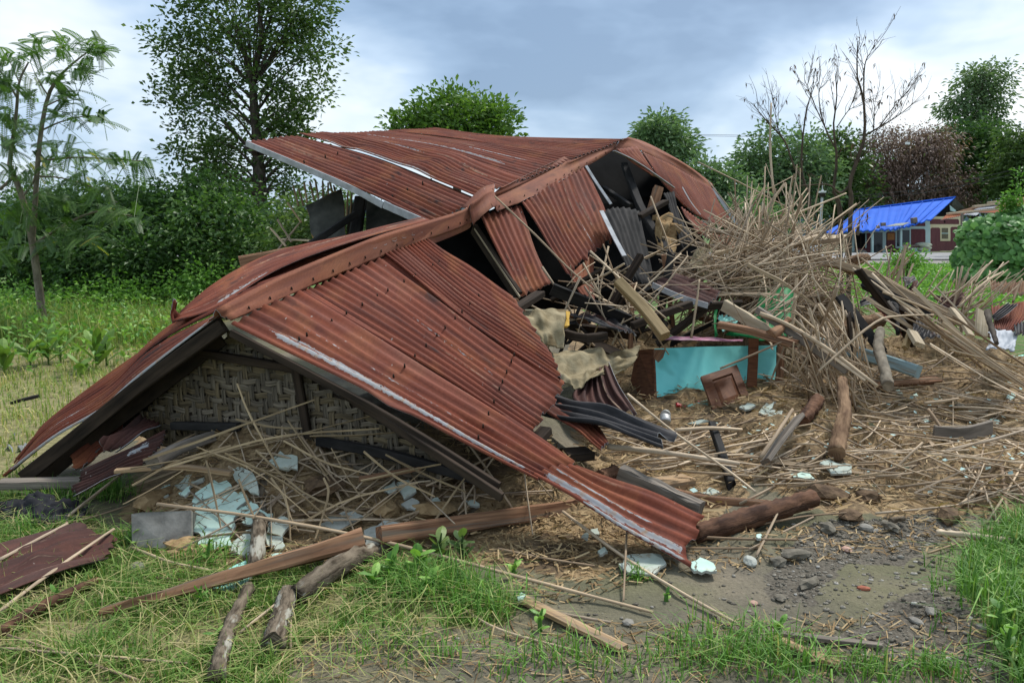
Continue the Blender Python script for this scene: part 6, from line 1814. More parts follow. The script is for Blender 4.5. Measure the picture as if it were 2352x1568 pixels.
# ------------------------------------------------------------------ fallen wall: block, plaster plates, clods
cb = slab('concrete_block', [S2(935, 365, Y=3.97), S2(1010, 352, Y=3.98), S2(1360, 340, Y=4.03), S2(1365, 570, Y=3.95), S2(1200, 610, Y=3.92), S2(940, 600, Y=3.9)], .30, 'concrete', edge='concrete')
tag(cb, 'grey rendered wall block with a chipped corner left of the mint plaster', 'block')
PLT = [  # region, outline, distance near/far, material, label
    (S2, [(1390, 215), (1520, 120), (1640, 150), (1655, 185), (1500, 245), (1395, 290), (1365, 280)], 'mint', 'upper strip of cracked mint plaster on the clay heap'),
    (S2, [(1370, 300), (1500, 250), (1655, 195), (1750, 225), (1770, 255), (1680, 330), (1720, 345), (1660, 400), (1655, 590), (1480, 630), (1410, 590), (1430, 510), (1330, 480), (1345, 400), (1390, 370)], 'mint', 'largest cracked mint plaster plate on the fallen wall'),
    (S2, [(1690, 340), (1780, 270), (1850, 330), (1940, 360), (1925, 400), (1830, 440), (1720, 425), (1760, 370)], 'mint', 'mint plaster piece just behind the leaning branch'),
    (S2, [(1690, 30), (1780, 60), (1830, 130), (1840, 230), (1780, 210), (1700, 150), (1650, 60)], 'mint_dull', 'greenish plaster plate high on the clay heap'),
    (S2, [(1240, 160), (1320, 95), (1465, 75), (1440, 125), (1300, 190)], 'mint_dull', 'small mint plaster plate at the upper left of the clay heap'),
    (S2, [(1270, 215), (1350, 165), (1355, 200), (1310, 240)], 'mint', 'tiny mint chip beside the upper left plaster plate'),
    (S2, [(1145, 180), (1200, 155), (1200, 190), (1150, 210)], 'mint', 'leftmost little mint chip on the clay'),
    (S2, [(1120, 245), (1170, 210), (1200, 225), (1160, 245)], 'mint', 'pale mint chip above the grey wall block'),
    (S2, [(1910, 430), (2000, 380), (2090, 410), (2010, 510), (2030, 590), (1960, 620), (1900, 580)], 'mint_dull', 'grey mint plaster plate right of the leaning branch'),
    (S2, [(1660, 560), (1750, 480), (1840, 470), (1840, 640), (1740, 660), (1640, 640)], 'mint_dull', 'dirty plaster plate at the foot of the clay heap'),
    (S2, [(1510, 890), (1600, 770), (1810, 670), (1810, 760), (1760, 850), (1650, 900)], 'mint_bright', 'bright turquoise plaster plate at the grass edge'),
    (S2, [(1930, 650), (2010, 640), (1990, 690), (1940, 690)], 'mint', 'small mint chip at the foot of the branch'),
    (S2, [(2150, 670), (2230, 625), (2320, 615), (2320, 660), (2230, 690)], 'mint', 'pale mint plate above the reddish plank'),
    (S2, [(1920, 1295 - 1062), (2000, 200), (2120, 260), (2110, 330), (2000, 320), (1915, 290)], 'mint_dull', None),
    (S7, [(885, 950), (960, 885), (1070, 920), (1070, 1005), (950, 995)], 'mint_dull', 'greenish plaster square on top of the clay heap'),
    (S3, [(140, 505), (230, 440), (310, 420), (345, 495), (280, 550)], 'plaster_back', 'pale grey plaster flake with a split in it'),
    (S3, [(300, 435), (370, 420), (430, 455), (350, 490)], 'plaster_back', 'smaller pale plaster flake beside the split one'),
    (S3, [(430, 545), (560, 480), (700, 500), (650, 570), (560, 640), (430, 660)], 'plaster_back', 'broad grey plaster plate leaning on the dark log'),
    (S3, [(550, 270), (630, 225), (640, 290), (590, 305)], 'mint_dull', 'jagged pale flake high on the clay heap, left one'),
    (S3, [(640, 235), (720, 220), (770, 290), (690, 340)], 'mint_dull', 'jagged pale flake high on the clay heap, right one'),
    (S3, [(670, 375), (740, 335), (790, 360), (760, 410), (710, 405)], 'plaster_back', 'pale flake resting on straw above the log'),
    (S3, [(860, 350), (910, 330), (935, 365), (890, 370)], 'mint_dull', 'little pale flake below the right rafter'),
    (S3, [(1090, 350), (1150, 345), (1180, 385), (1120, 385)], 'mint_dull', 'pale flake close under the rafter end'),
    (S3, [(35, 715), (100, 675), (190, 670), (170, 735), (70, 735)], 'mint', 'mint plate before the reddish plank'),
    (S3, [(1840, 580), (1880, 555), (1880, 600)], 'mint_dull', 'tiny mint triangle on the mud under the roof tip'),
    (S3, [(1900, 535), (1945, 530), (1955, 570), (1910, 575)], 'mint_dull', 'square mint chip on the mud under the roof tip'),
    (S3, [(2080, 760), (2160, 700), (2352, 700), (2390, 760), (2300, 830), (2140, 815)], 'mint_dull', 'large dull mint plaster slab on the mud below the roof tip'),
    (S3, [(1940, 680), (1990, 650), (2010, 680), (1960, 700)], 'mint_dull', 'mint chip left of the large dull slab'),
    (S3, [(1425, 960), (1450, 945), (1478, 960), (1465, 990), (1430, 995)], 'mint', 'round mint flake caught in the grass edge'),
    (S4, [(360, 590), (430, 560), (510, 595), (530, 640), (440, 650), (380, 625)], 'mint', 'cracked mint plaster lump on the bare earth by the roof tip'),
    (S4, [(430, 175), (490, 145), (560, 175), (500, 195)], 'mint_dull', 'mint flake behind the roof end'),
    (S4, [(960, 60), (1030, 40), (1080, 60), (1110, 95), (1040, 90), (985, 85)], 'mint', 'mint plaster flake in the straw below the charred post'),
    (S4, [(1140, 0), (1200, -20), (1330, 10), (1330, 60), (1210, 65)], 'mint_dull', 'dull mint plate at the foot of the rotten post'),
    (S4, [(765, 425), (790, 420), (795, 445), (775, 447)], 'mint', 'single mint crumb on the mud before the log'),
    (S5, [(1920, 960), (1980, 890), (2050, 880), (1990, 950), (2100, 945), (2090, 975), (1970, 985)], 'mint_dull', 'pale mint flake heap right of the cabinet door'),
    (S5, [(1400, 1040), (1480, 1015), (1560, 1020), (1480, 1045)], 'mint_dull', 'mint flake left of the cabinet door'),
    (S5, [(1780, 920), (1840, 890), (1900, 905), (1850, 935)], 'mint_dull', 'mint flake touching the cabinet door'),
    (S6, [(990, 1040), (1020, 1035), (1050, 1070), (1010, 1065)], 'mint', 'mint flake below the pale blue timber'),
    (S6, [(1120, 1070), (1145, 1060), (1158, 1078), (1135, 1090)], 'mint', 'small mint flake right below the blue timber end'),
    (S6, [(1190, 1255), (1215, 1245), (1235, 1260), (1210, 1272)], 'mint', 'mint crumb in the open straw area'),
    (S6, [(1680, 1250), (1710, 1240), (1755, 1265), (1740, 1285), (1690, 1275)], 'mint', 'mint flake in the straw right of the thin grey board'),
    (S6, [(1800, 1090), (1840, 1045), (1870, 1080), (1830, 1110)], 'mint', 'mint plate at the right edge below the sticks'),
    (S6, [(1140, 720), (1240, 700), (1340, 740), (1260, 775)], 'mint', 'pale mint plaster plates under the right hand sticks'),
    (S6, [(1850, 790), (1930, 780), (1930, 850), (1870, 810)], 'mint_bright', 'bright mint board corner at the right edge'),
]
for k, (rg, pts, mt, lab) in enumerate(PLT):
    if lab is None:
        continue
    c2 = [(px(rg(x, y, Y=5))) for x, y in pts]
    w3 = []
    for u, v in c2:
        p = onp(u, v, 0)
        # march towards the eye a little so that the plate lies on the heap
        w3.append(p + Vector((0, -.02, .045)))
    # lay the outline into one plane facing up the slope
    A_ = np.array([tuple(p) for p in w3])
    ctr = A_.mean(0)
    u_, s_, vt = np.linalg.svd(A_ - ctr)
    nn = vt[2] if vt[2][2] > 0 else -vt[2]
    nn = unit(nn + np.array((0, -.15, .5)))
    pts3 = []
    for u, v in c2:
        q_ = hit((Vector(ctr), Vector(nn)), u, v)
        d = q_ - Vector(ctr)
        if d.length > .6:
            q_ = Vector(ctr) + d * (.6 / d.length)
        pts3.append(q_)
    tag(slab('plaster_plate', pts3, .014, mt, sub=2, edge='plaster_back', seed=k), lab, 'plaster')
CL = [(S2, 1310, 620, .10, 'clay', 'straw clay clod below the mint plaster'), (S2, 1240, 690, .07, 'clay', 'smaller straw clay clod in the grass'), (S2, 1450, 640, .06, 'clay', 'clay lump at the foot of the largest plaster plate'),
      (S2, 1100, 290, .12, 'clay', 'clay shoulder above the grey wall block'), (S7, 1250, 1130, .12, 'clay_dark', 'clay and straw lump in the middle of the heap'), (S7, 1640, 1290, .10, 'clay', 'straw clump above the dark log'), (S7, 1950, 1290, .10, 'clay', 'straw clump right above the log'),
      (S6, 330, 830, .13, 'clay_dark', 'dark clay block among the lower fan of sticks'), (S6, 480, 1030, .12, 'clay', 'straw clay block below the dark clay block'), (S6, 610, 1140, .11, 'clay_dark', 'cracked clay block on the frayed post'), (S6, 880, 1050, .12, 'clay_dark', 'grey brown clay block by the pale trunk piece'),
      (S4, 1180, 210, .12, 'clay_dark', 'wet dark clod at the end of the rotten log'), (S4, 1320, 330, .07, 'clay_dark', 'brown clod on the gravel'), (S4, 1430, 220, .08, 'clay_dark', 'greenish clod in the straw'), (S4, 1900, 340, .10, 'clay_dark', 'brown clod at the right end of the gravel'),
      (S4, 1070, 735, .055, 'mud_clod', 'largest grey stone of the gravel pile'), (S4, 1180, 400, .06, 'mud_clod', 'cracked mud clod before the log'), (S4, 1410, 400, .05, 'stone', 'grey stone on the gravel edge'), (S4, 1470, 410, .025, 'stone', 'round pebble on the gravel edge'), (S4, 1560, 390, .05, 'mud_clod', 'mud clod right of the round pebble'),
      (S4, 1400, 755, .028, 'terracotta', 'red brick chip on the mud'), (S4, 745, 840, .024, 'pinkstone', 'pink stone chip on the mud'), (S4, 1300, 522, .03, 'pinkstone', 'flat pinkish chip on the gravel'), (S4, 1620, 565, .022, 'stone', 'oval pebble on the damp mud'),
      (S4, 1800, 890, .028, 'stone', 'long pebble on the dark soil heap'), (S4, 1710, 950, .03, 'stone', 'rounded pebble on the dark soil heap'), (S4, 2110, 985, .03, 'stone', 'brown pebble near the right grass'), (S4, 890, 600, .05, 'mud_clod', 'dried cracked mud plate on the gravel pile'), (S4, 1000, 560, .06, 'mud_clod', 'upper cracked mud clod of the gravel pile'),
      (S4, 905, 810, .03, 'mud_clod', 'mud clod below the gravel pile'), (S4, 725, 600, .05, 'plaster_back', 'cream flat stone beside the gravel pile'), (S3, 2140, 1150, .028, 'stone', 'grey pebble on the bare earth in the centre'), (S2, 980, 760, .05, 'concrete', 'grey shard standing in the grass below the wall block'),
      (S6, 1460, 1165, .05, 'mud_clod', 'grey lump in the straw'), (S6, 560, 970, .07, 'wood_pale', 'pale broken wood chunk above the frayed post')]
for k, (rg, x, y, r, mt, lab) in enumerate(CL):
    u, v = px(rg(x, y, Y=5))
    p = onp(u, v)
    tag(lump('stone' if mt in ('stone', 'terracotta', 'pinkstone', 'concrete', 'plaster_back') else ('wood_chunk' if 'wood' in mt else 'clod'), p + Vector((0, 0, r * .25)), r * .8, mt, seed=100 + k, squash=.55, amp=.5 if 'clay' in mt or 'mud' in mt else .25), lab, 'clod' if 'c' in mt[:2] or 'mud' in mt else 'stone')

# ------------------------------------------------------------------ bamboo sticks
q = np.random.default_rng(77)


def stick(p0, p1, r, label, group=None, flat=None, bend=None, cat='stick', mat='bamboo', name='bamboo_stick'):
    p0, p1 = np.array(tuple(p0)), np.array(tuple(p1))
    L = np.linalg.norm(p1 - p0)
    b = q.normal(0, .018 if bend is None else bend, 3) * L
    k = q.random() < .7 if flat is None else flat
    slat = k and q.random() < .4
    if slat:
        r = r * 1.9
    R_ = tube([p0, (p0 + p1) / 2 + b, p1], [r, r * .95, r * .8], K=4 if k else 6, n=6, flat=.28 if slat else (.5 if k else 1.0), roll=q.random() * 3, rough=.10, seed=int(q.integers(1e6)))
    return tag(loft(name, R_, mat, smooth=not k), label, cat, group)


litter = Acc()


def ends_at(c, ang, tilt, L):
    d = np.array((math.cos(ang) * math.cos(tilt), math.sin(tilt), math.sin(ang) * math.cos(tilt)))
    a, b = c - d * L / 2, c + d * L / 2
    for e_ in (a, b):
        e_[2] = max(e_[2], H(e_[0], e_[1]) + .01)
    return a, b


def heap(cx, cy, rx, ry, Y0, Y1, nind, nstuff, a0, a1, L0, L1, label, group, r=.0095):
    for k in range(nind + nstuff):
        u, v = cx + q.normal(0, rx * .5), cy + q.normal(0, ry * .5)
        c = np.array(tuple(P(u, v, Y=q.uniform(Y0, Y1))))
        c[2] = max(c[2], H(c[0], c[1]) + .02)
        ang = math.radians(q.normal(a0, a1))
        a, b = ends_at(c, ang, q.normal(0, .4), q.uniform(L0, L1))
        rad = r * (q.uniform(.7, 1.45) if k < nind else q.uniform(.5, 1.25))
        if k < nind:
            stick(a, b, rad, label, group)
        else:
            litter.rings(tube([a, (a + b) / 2 + q.normal(0, .02, 3), b], [rad, rad * .8], K=4, n=4, flat=.6, roll=q.random() * 3), q.random())


heap(1775, 640, 165, 110, 8.0, 9.5, 40, 370, 15, 90, .6, 1.7, 'split bamboo stick tangled in the main heap right of the rear roof', 'bamboo sticks of the main heap')
heap(1735, 530, 85, 60, 8.3, 9.3, 17, 20, 60, 34, .5, 1.3, 'bamboo stick standing up out of the top of the main heap', 'upright sticks on the heap')
heap(1650, 640, 150, 70, 7.4, 8.8, 14, 92, 18, 28, .7, 1.5, 'bamboo stick slanting from the heap across the rear roof end', 'sticks at the left of the heap')
heap(1420, 700, 150, 70, 6.6, 7.6, 12, 32, -30, 45, .4, 1.0, 'thin bamboo stick scattered in the hollow before the rear roof', 'sticks in the hollow')
heap(1905, 845, 90, 90, 6.2, 7.2, 22, 112, -66, 24, .3, .9, 'bamboo stick of the fan spreading down below the blue timber', 'lower fan of sticks')
heap(1790, 700, 90, 60, 7.0, 7.7, 8, 20, 30, 45, .4, .9, 'bamboo stick lying over the green basin', 'sticks over the basin')
for s in np.linspace(0, 1, 24):
    u, v = 2060 + 270 * s, 690 + 180 * s
    c = np.array(tuple(P(u + q.normal(0, 22), v + q.normal(0, 24), Y=7.2 - 1.0 * s + q.normal(0, .15))))
    c[2] = max(c[2], H(c[0], c[1]) + .03)
    a, b = ends_at(c, math.radians(q.normal(-33, 8)), q.normal(-.25, .2), q.uniform(.6, 1.4))
    stick(a, b, .010 * q.uniform(.7, 1.3), 'bamboo stick in the long sheaf sloping down to the right edge', 'sheaf of sticks at right')
heap(2215, 700, 85, 45, 7.9, 8.5, 20, 30, 55, 24, .5, 1.1, 'bamboo stick standing in the spray at the far right', 'spray of sticks at far right')
heap(2062, 628, 22, 20, 8.6, 8.9, 8, 6, 68, 10, .4, .6, 'short bamboo stick in the small upright tuft before the field', 'small tuft of sticks')


def lying(poly, nind, nstuff, L0, L1, label, group, a0=10, a1=35, r=.008, lift=.06):
    xs_, ys_ = [p[0] for p in poly], [p[1] for p in poly]
    n_ = 0
    while n_ < nind + nstuff:
        u, v = q.uniform(min(xs_), max(xs_)), q.uniform(min(ys_), max(ys_))
        if not inpoly(u, v, poly):
            continue
        p = onp(u, v)
        L = q.uniform(L0, L1)
        ang = math.radians(q.normal(a0, a1))
        d = np.array((math.cos(ang), math.sin(ang) * 1.0, 0)) * L / 2
        a, b = np.array(tuple(p)) - d, np.array(tuple(p)) + d
        for e_ in (a, b):
            e_[2] = H(e_[0], e_[1]) + abs(q.normal(0, lift)) + .012
        rad = r * q.uniform(.6, 1.4)
        if n_ < nind:
            stick(a, b, rad, label, group)
        else:
            litter.rings(tube([a, (a + b) / 2 + q.normal(0, .01, 3), b], [rad, rad * .8], K=4, n=4, flat=.6, roll=q.random() * 3), q.random())
        n_ += 1


heap(1770, 600, 130, 80, 8.1, 9.2, 12, 0, 35, 50, .7, 1.4, 'stout bamboo cane lying thick among the thinner sticks of the heap', 'stout canes in the heap', .018)
lying([(1950, 880), (2352, 900), (2352, 1160), (1950, 1130)], 13, 130, .2, 1.0, 'bamboo stick lying in the straw of the right foreground', 'sticks in the right straw')
lying([(1400, 1000), (1700, 980), (1950, 1030), (1950, 1130), (1620, 1130), (1420, 1060)], 12, 76, .2, .9, 'bamboo stick lying between the front roof and the frayed post', 'sticks in the middle straw')
lying([(380, 1000), (760, 960), (1100, 1080), (1230, 1150), (900, 1230), (450, 1230), (330, 1100)], 12, 90, .2, .8, 'split bamboo stick scattered over the clay heap under the gable', 'sticks on the clay heap', 10, 60, .007, .05)
lying([(1560, 560), (1950, 540), (2120, 640), (2120, 900), (1850, 960), (1600, 780)], 0, 260, .3, 1.1, '', '', 0, 60, .007, .10)
lying([(2000, 660), (2352, 660), (2352, 900), (2050, 860)], 0, 130, .25, .9, '', '', -20, 40, .007, .08)
GS = [((70, 945), (600, 760), (1180, 555)), ((-10, 1000), (700, 870), (1560, 655)), ((200, 1000), (900, 800), (1600, 740)), ((680, 450), (760, 650), (950, 1000)), ((1010, 690), (1150, 890), (1280, 1080)), ((480, 950), (530, 1160), (575, 1390)),
      ((0, 1110), (300, 950), (640, 850)), ((-60, 1230), (150, 1120), (330, 1010)), ((460, 880), (760, 990), (1045, 1050)), ((600, 900), (1000, 1100), (1300, 1350)), ((800, 880), (1150, 1180), (1560, 1300)), ((1020, 1390), (1400, 1200), (1850, 1090)),
      ((1130, 1480), (1500, 1320), (1900, 1000)), ((1500, 890), (1700, 1050), (1960, 1180)), ((1640, 910), (1900, 1040), (2160, 1150)), ((980, 820), (1250, 960), (1530, 1035)), ((690, 1070), (740, 1200), (815, 1370)), ((1960, 1335), (2060, 1190), (2155, 1060)),
      ((1150, 790), (1450, 785), (1700, 765)), ((980, 1100), (1020, 1290), (1080, 1410)), ((900, 1060), (1000, 1220), (1025, 1480)), ((100, 940), (500, 800), (830, 680)), ((670, 680), (900, 730), (1100, 740)), ((200, 1480), (800, 1410), (1100, 1495)),
      ((1480, 1080), (1800, 1010), (2000, 970)), ((1240, 1060), (1270, 1170), (1180, 1470)), ((420, 860), (800, 1020), (1180, 1340)), ((1290, 870), (1420, 1100), (1540, 1250))]
for k, pts in enumerate(GS):
    w3 = []
    for x, y in pts:
        u, v = 303.5 + x * .3548, 721 + y * .3548
        yy = np.interp(v, [880, 960, 1080, 1260], [4.75, 4.62, 4.38, 4.0])
        p = P(u, v, Y=yy - .12)
        p.z = max(p.z, H(p.x, p.y) + .012)
        w3.append(p)
    R_ = tube(w3, [.0075, .008, .006], K=4, n=8, flat=.5, roll=q.random() * 3, rough=.1, seed=k)
    tag(loft('bamboo_stick', R_, 'bamboo_shaded'), 'long split bamboo stick tangled before the woven gable', 'stick', 'long sticks before the gable')
FS = [  # long single sticks on the open ground
    ([(365, 1222, .16), (600, 1243, .13), (870, 1275, .08), (1180, 1345, .05), (1500, 1416, .02)], .012, 'very long thin split bamboo running from the grey block to the bare earth'),
    ([(1293, 1216, .10), (1432, 1301, .05), (1560, 1372, .03), (1700, 1452, .03)], .013, 'brown bamboo pole running from under the roof tip to the bottom grass tuft'),
    ([(1070, 1414, .02), (1158, 1460, .02), (1339, 1507, .015)], .007, 'thin orange brown stick on the bare earth, below the pale batten'),
    ([(1286, 1416, .015), (1403, 1436, .015)], .007, 'short stick right of the pale batten'),
    ([(1144, 1272, .03), (1250, 1290, .02), (1366, 1308, .02)], .007, 'thin stick on the damp mud before the roof'),
    ([(1440, 1240, .12), (1432, 1389, .02)], .006, 'upright thin stick below the dull mint slab'),
    ([(2130, 1279, .02), (2235, 1244, .02)], .008, 'short stick on the mud near the right grass'),
    ([(1577, 1244, .03), (1700, 1250, .03), (1829, 1252, .03)], .008, 'upper of two parallel sticks beside the roof tip'),
    ([(1577, 1267, .02), (1825, 1267, .02)], .006, 'lower of two parallel sticks beside the roof tip'),
    ([(1740, 1221, .04), (1850, 1205, .05), (1945, 1197, .05)], .008, 'stick lying along the lower side of the rotten log'),
    ([(1736, 1290, .03), (1793, 1200, .10)], .009, 'short steep stick leaning before the rotten log'),
    ([(1720, 1275, .03), (1867, 1211, .06)], .008, 'long steep stick crossing before the rotten log'),
    ([(0, 1323, .08), (80, 1283, .09), (158, 1239, .09)], .010, 'stick lying across the flat brown sheet'),
    ([(0, 1430, .05), (130, 1345, .08), (265, 1256, .10)], .009, 'long stick along the lower edge of the flat brown sheet'),
    ([(0, 1504, .03), (200, 1520, .03), (436, 1540, .03)], .008, 'long thin stick in the grass at the bottom left'),
    ([(20, 1475, .03), (150, 1520, .03), (320, 1580, .03)], .009, 'pale stick slanting to the bottom edge at left'),
    ([(155, 1207, .05), (270, 1140, .12), (378, 1081, .22)], .010, 'stick rising from the black cloth to the clay heap'),
    ([(87, 1220, .04), (180, 1211, .04), (300, 1190, .08)], .007, 'thin stick in front of the black cloth'),
    ([(306, 1278, .05), (390, 1307, .04), (484, 1327, .04)], .009, 'pale stick in the grass below the grey block'),
    ([(361, 1340, .03), (484, 1352, .03)], .008, 'short stick parallel to the reddish plank'),
    ([(550, 1470, .03), (650, 1400, .05), (750, 1330, .06)], .008, 'stick between the two foreground logs'),
    ([(667, 1386, .04), (668, 1500, .02)], .009, 'stick standing beside the short thick log'),
    ([(2320, 1040, .03), (2280, 1110, .03), (2200, 1172, .03)], .012, 'bent stick at the right edge above the grass'),
    ([(2300, 1090, .05), (2316, 1215, .03)], .012, 'short thick stick upright at the right grass edge'),
    ([(2010, 1190, .03), (2200, 1170, .03), (2352, 1130, .03)], .009, 'long stick along the upper edge of the gravel'),
]
for k, (pts, r, lab) in enumerate(FS):
    w3 = [onp(u, v, dz) for u, v, dz in pts]
    tag(loft('bamboo_stick', tube(w3, [r, r, r * .8], K=5, n=12, flat=.7, roll=k * .7, rough=.06, seed=k), 'bamboo', smooth=True), lab, 'stick')
LS = [  # long single sticks through the air
    ([S5(965, 825, Y=5.2), S5(1300, 1100, Y=4.9), S5(1720, 1400, Y=4.6), S5(1900, 1540, Y=4.4)], .009, 'long pale stick slanting from the dark offcut towards the log'),
    ([R3(250, 545, Y=7.7), R3(550, 830, Y=7.3), R3(820, 1100, Y=7.0), R3(1080, 1320, Y=6.7)], .010, 'long thin pole lying down the slope of the rear roof'),
    ([T1(0, 640, Y=8.6), T1(220, 665, Y=8.5), T1(440, 700, Y=8.5)], .026, 'thick bamboo pole at the lower end of the rear roof'),
    ([T1(800, 590, Y=8.6), T1(1200, 400, Y=8.6), T1(1650, 220, Y=8.8), T1(1900, 115, Y=8.9)], .011, 'long pole sticking out of the heap to the upper right'),
    ([T1(650, 520, Y=8.7), T1(850, 240, Y=8.8), T1(1030, 0, Y=8.9), T1(1040, -20, Y=8.9)], .018, 'thick bamboo cane leaning up out of the heap'),
    ([R4(475, 950, Y=9.0), R4(455, 700, Y=9.1), R4(460, 415, Y=9.2)], .013, 'tall single cane standing highest above the heap'),
    ([S6(0, 480, Y=6.6), S6(200, 560, Y=6.5), S6(500, 740, Y=6.2), S6(860, 1010, Y=5.8)], .018, 'long grey lath above the lower fan of sticks'),
    ([S5(1430, 415, Y=6.5), S5(1470, 150, Y=6.6), S5(1490, -10, Y=6.7)], .010, 'upright cane in front of the bent rusty sheet'),
    ([S5(1640, 640, Y=6.4), S5(1900, 530, Y=6.4), S5(2170, 410, Y=6.4)], .009, 'stick crossing before the turquoise board'),
    ([S5(820, 1210, Y=4.8), S5(1200, 1250, Y=4.85), S5(1780, 1335, Y=4.85)], .02, 'bamboo pole lying on the straw before the black sheet'),
    ([S5(1310, 1090, Y=5.3), S5(1560, 1075, Y=5.4), S5(1800, 1085, Y=5.5)], .014, 'pole lying left of the charred post'),
    ([S6(0, 1540, Y=4.9), S6(130, 1350, Y=5.1), S6(240, 1180, Y=5.5)], .014, 'brown pole beside the flat grey board'),
    ([S6(430, 900, Y=6.0), S6(820, 560, Y=6.3), S6(1000, 500, Y=6.5), S6(1270, 490, Y=6.8)], .010, 'long curved stick arching over the pale trunk piece'),
    ([T5(850, 530, Y=7.8), T5(1000, 370, Y=7.9), T5(1160, 195, Y=8.0)], .010, 'crossed stick before the green field, left one'),
    ([T5(900, 420, Y=7.8), T5(980, 500, Y=7.8), T5(1060, 565, Y=7.8)], .010, 'crossed stick before the green field, falling one'),
    ([T5(1080, 470, Y=8.0), T5(1400, 350, Y=8.2), T5(1715, 35, Y=8.4)], .011, 'longest stick of the far right spray reaching up'),
    ([T5(1280, 640, Y=7.9), T5(1600, 330, Y=8.1), T5(1850, 180, Y=8.3)], .016, 'thick broken cane in the far right spray'),
    ([T5(1975, 570, Y=7.6), T5(2030, 420, Y=7.7), T5(2095, 270, Y=7.8)], .011, 'stick standing at the right edge of the spray'),
    ([S6(1230, 1180, Y=5.7), S6(1290, 1260, Y=5.6), S6(1340, 1340, Y=5.5)], .013, 'short lath lying in the straw by the thin grey board'),
    ([S6(1200, 1135, Y=5.9), S6(1330, 1120, Y=5.9), S6(1450, 1100, Y=5.95)], .013, 'bamboo piece lying in the open straw'),
    ([S6(1360, 1480, Y=5.1), S6(1700, 1400, Y=5.2), S6(1930, 1330, Y=5.4)], .012, 'long pole in the straw at the lower right'),
]
for k, (pts, r, lab) in enumerate(LS):
    tag(loft('bamboo_stick', tube(pts, [r, r, r * .75], K=6, n=12, rough=.06, seed=k + 50), 'bamboo', smooth=True), lab, 'stick')
tag(link('bamboo_litter', litter.mesh('bamboo_litter'), 'bamboo'), 'finer bamboo slivers filling the heaps', kind='stuff')

# ------------------------------------------------------------------ grass, weeds, straw, gravel
q = np.random.default_rng(99)


def hgt(x, y):
    i = np.clip(np.searchsorted(gx, x) - 1, 0, len(gx) - 2)
    j = np.clip(np.searchsorted(gy, y) - 1, 0, len(gy) - 2)
    fx = (x - gx[i]) / (gx[i + 1] - gx[i])
    fy = (y - gy[j]) / (gy[j + 1] - gy[j])
    return gz[i, j] * (1 - fx) * (1 - fy) + gz[i + 1, j] * fx * (1 - fy) + gz[i, j + 1] * (1 - fx) * fy + gz[i + 1, j + 1] * fx * fy


def blades(acc, x, y, hmin, hmax, w, tint, lean=.5, sink=.005):
    n = len(x)
    b = np.stack([x, y, hgt(x, y) - sink], 1)
    h = q.uniform(hmin, hmax, n)
    a = q.uniform(0, 6.283, n)
    d = np.stack([np.cos(a), np.sin(a), np.zeros(n)], 1)
    l = np.abs(q.normal(0, lean, n))[:, None]
    up = np.array((0, 0, 1.0))
    s = np.cross(d, up) * (w * q.uniform(.6, 1.3, n) / 2)[:, None]
    m = b + (up + d * l * .5) * (h * .55)[:, None]
    t = b + (up * (1 - .35 * np.minimum(l, 1.6)) + d * l * 1.15) * h[:, None]
    acc.quads(np.stack([b - s, b + s, m + s * .8, m - s * .8], 1), tint)
    acc.quads(np.stack([m - s * .8, m + s * .8, t + s * .08, t - s * .08], 1), tint)


def scatter(polys, n, ybox, clump=0.0, zlim=None):
    """spots on the ground inside areas given as seen in the picture"""
    X, Y_ = [], []
    while sum(map(len, X)) < n:
        x = q.uniform(ybox[0], ybox[1], n)
        y = q.uniform(ybox[2], ybox[3], n)
        if clump:
            v = np.sin(x * 5.1 + 3 * np.sin(y * 3.3)) * np.sin(y * 6.3 + 2 * np.sin(x * 4.1)) + .6 * np.sin(x * 17 + y * 13) * np.sin(y * 19 - x * 11)
            keep = v + q.normal(0, .5, n) > clump
            x, y = x[keep], y[keep]
        z = hgt(x, y)
        f = y * math.cos(TH) - (z - CAMZ) * math.sin(TH)
        u = CX + F * x / f
        v = CY - F * (y * math.sin(TH) + (z - CAMZ) * math.cos(TH)) / f
        k = np.array([any(inpoly(a, b, p) for p in polys) for a, b in zip(u, v)], bool)
        X.append(x[k])
        Y_.append(y[k])
    return np.concatenate(X)[:n], np.concatenate(Y_)[:n]


GR1 = [(-300, 1120), (160, 1150), (300, 1255), (470, 1310), (830, 1300), (1000, 1290), (1190, 1385), (1160, 1440), (900, 1440), (700, 1475), (660, 1568), (640, 1800), (-300, 1800)]
acc = Acc()
x, y = scatter([GR1], 19000, (-3.2, .2, 2.5, 4.8), -.25)
blades(acc, x, y, .02, .065, .0055, np.clip(q.beta(1.2, 1.5, len(x)), 0, 1), .8)
x, y = scatter([GR1], 5000, (-3.2, .2, 2.5, 4.8), .35)
blades(acc, x, y, .04, .12, .006, q.random(len(x)) * .7, .8)
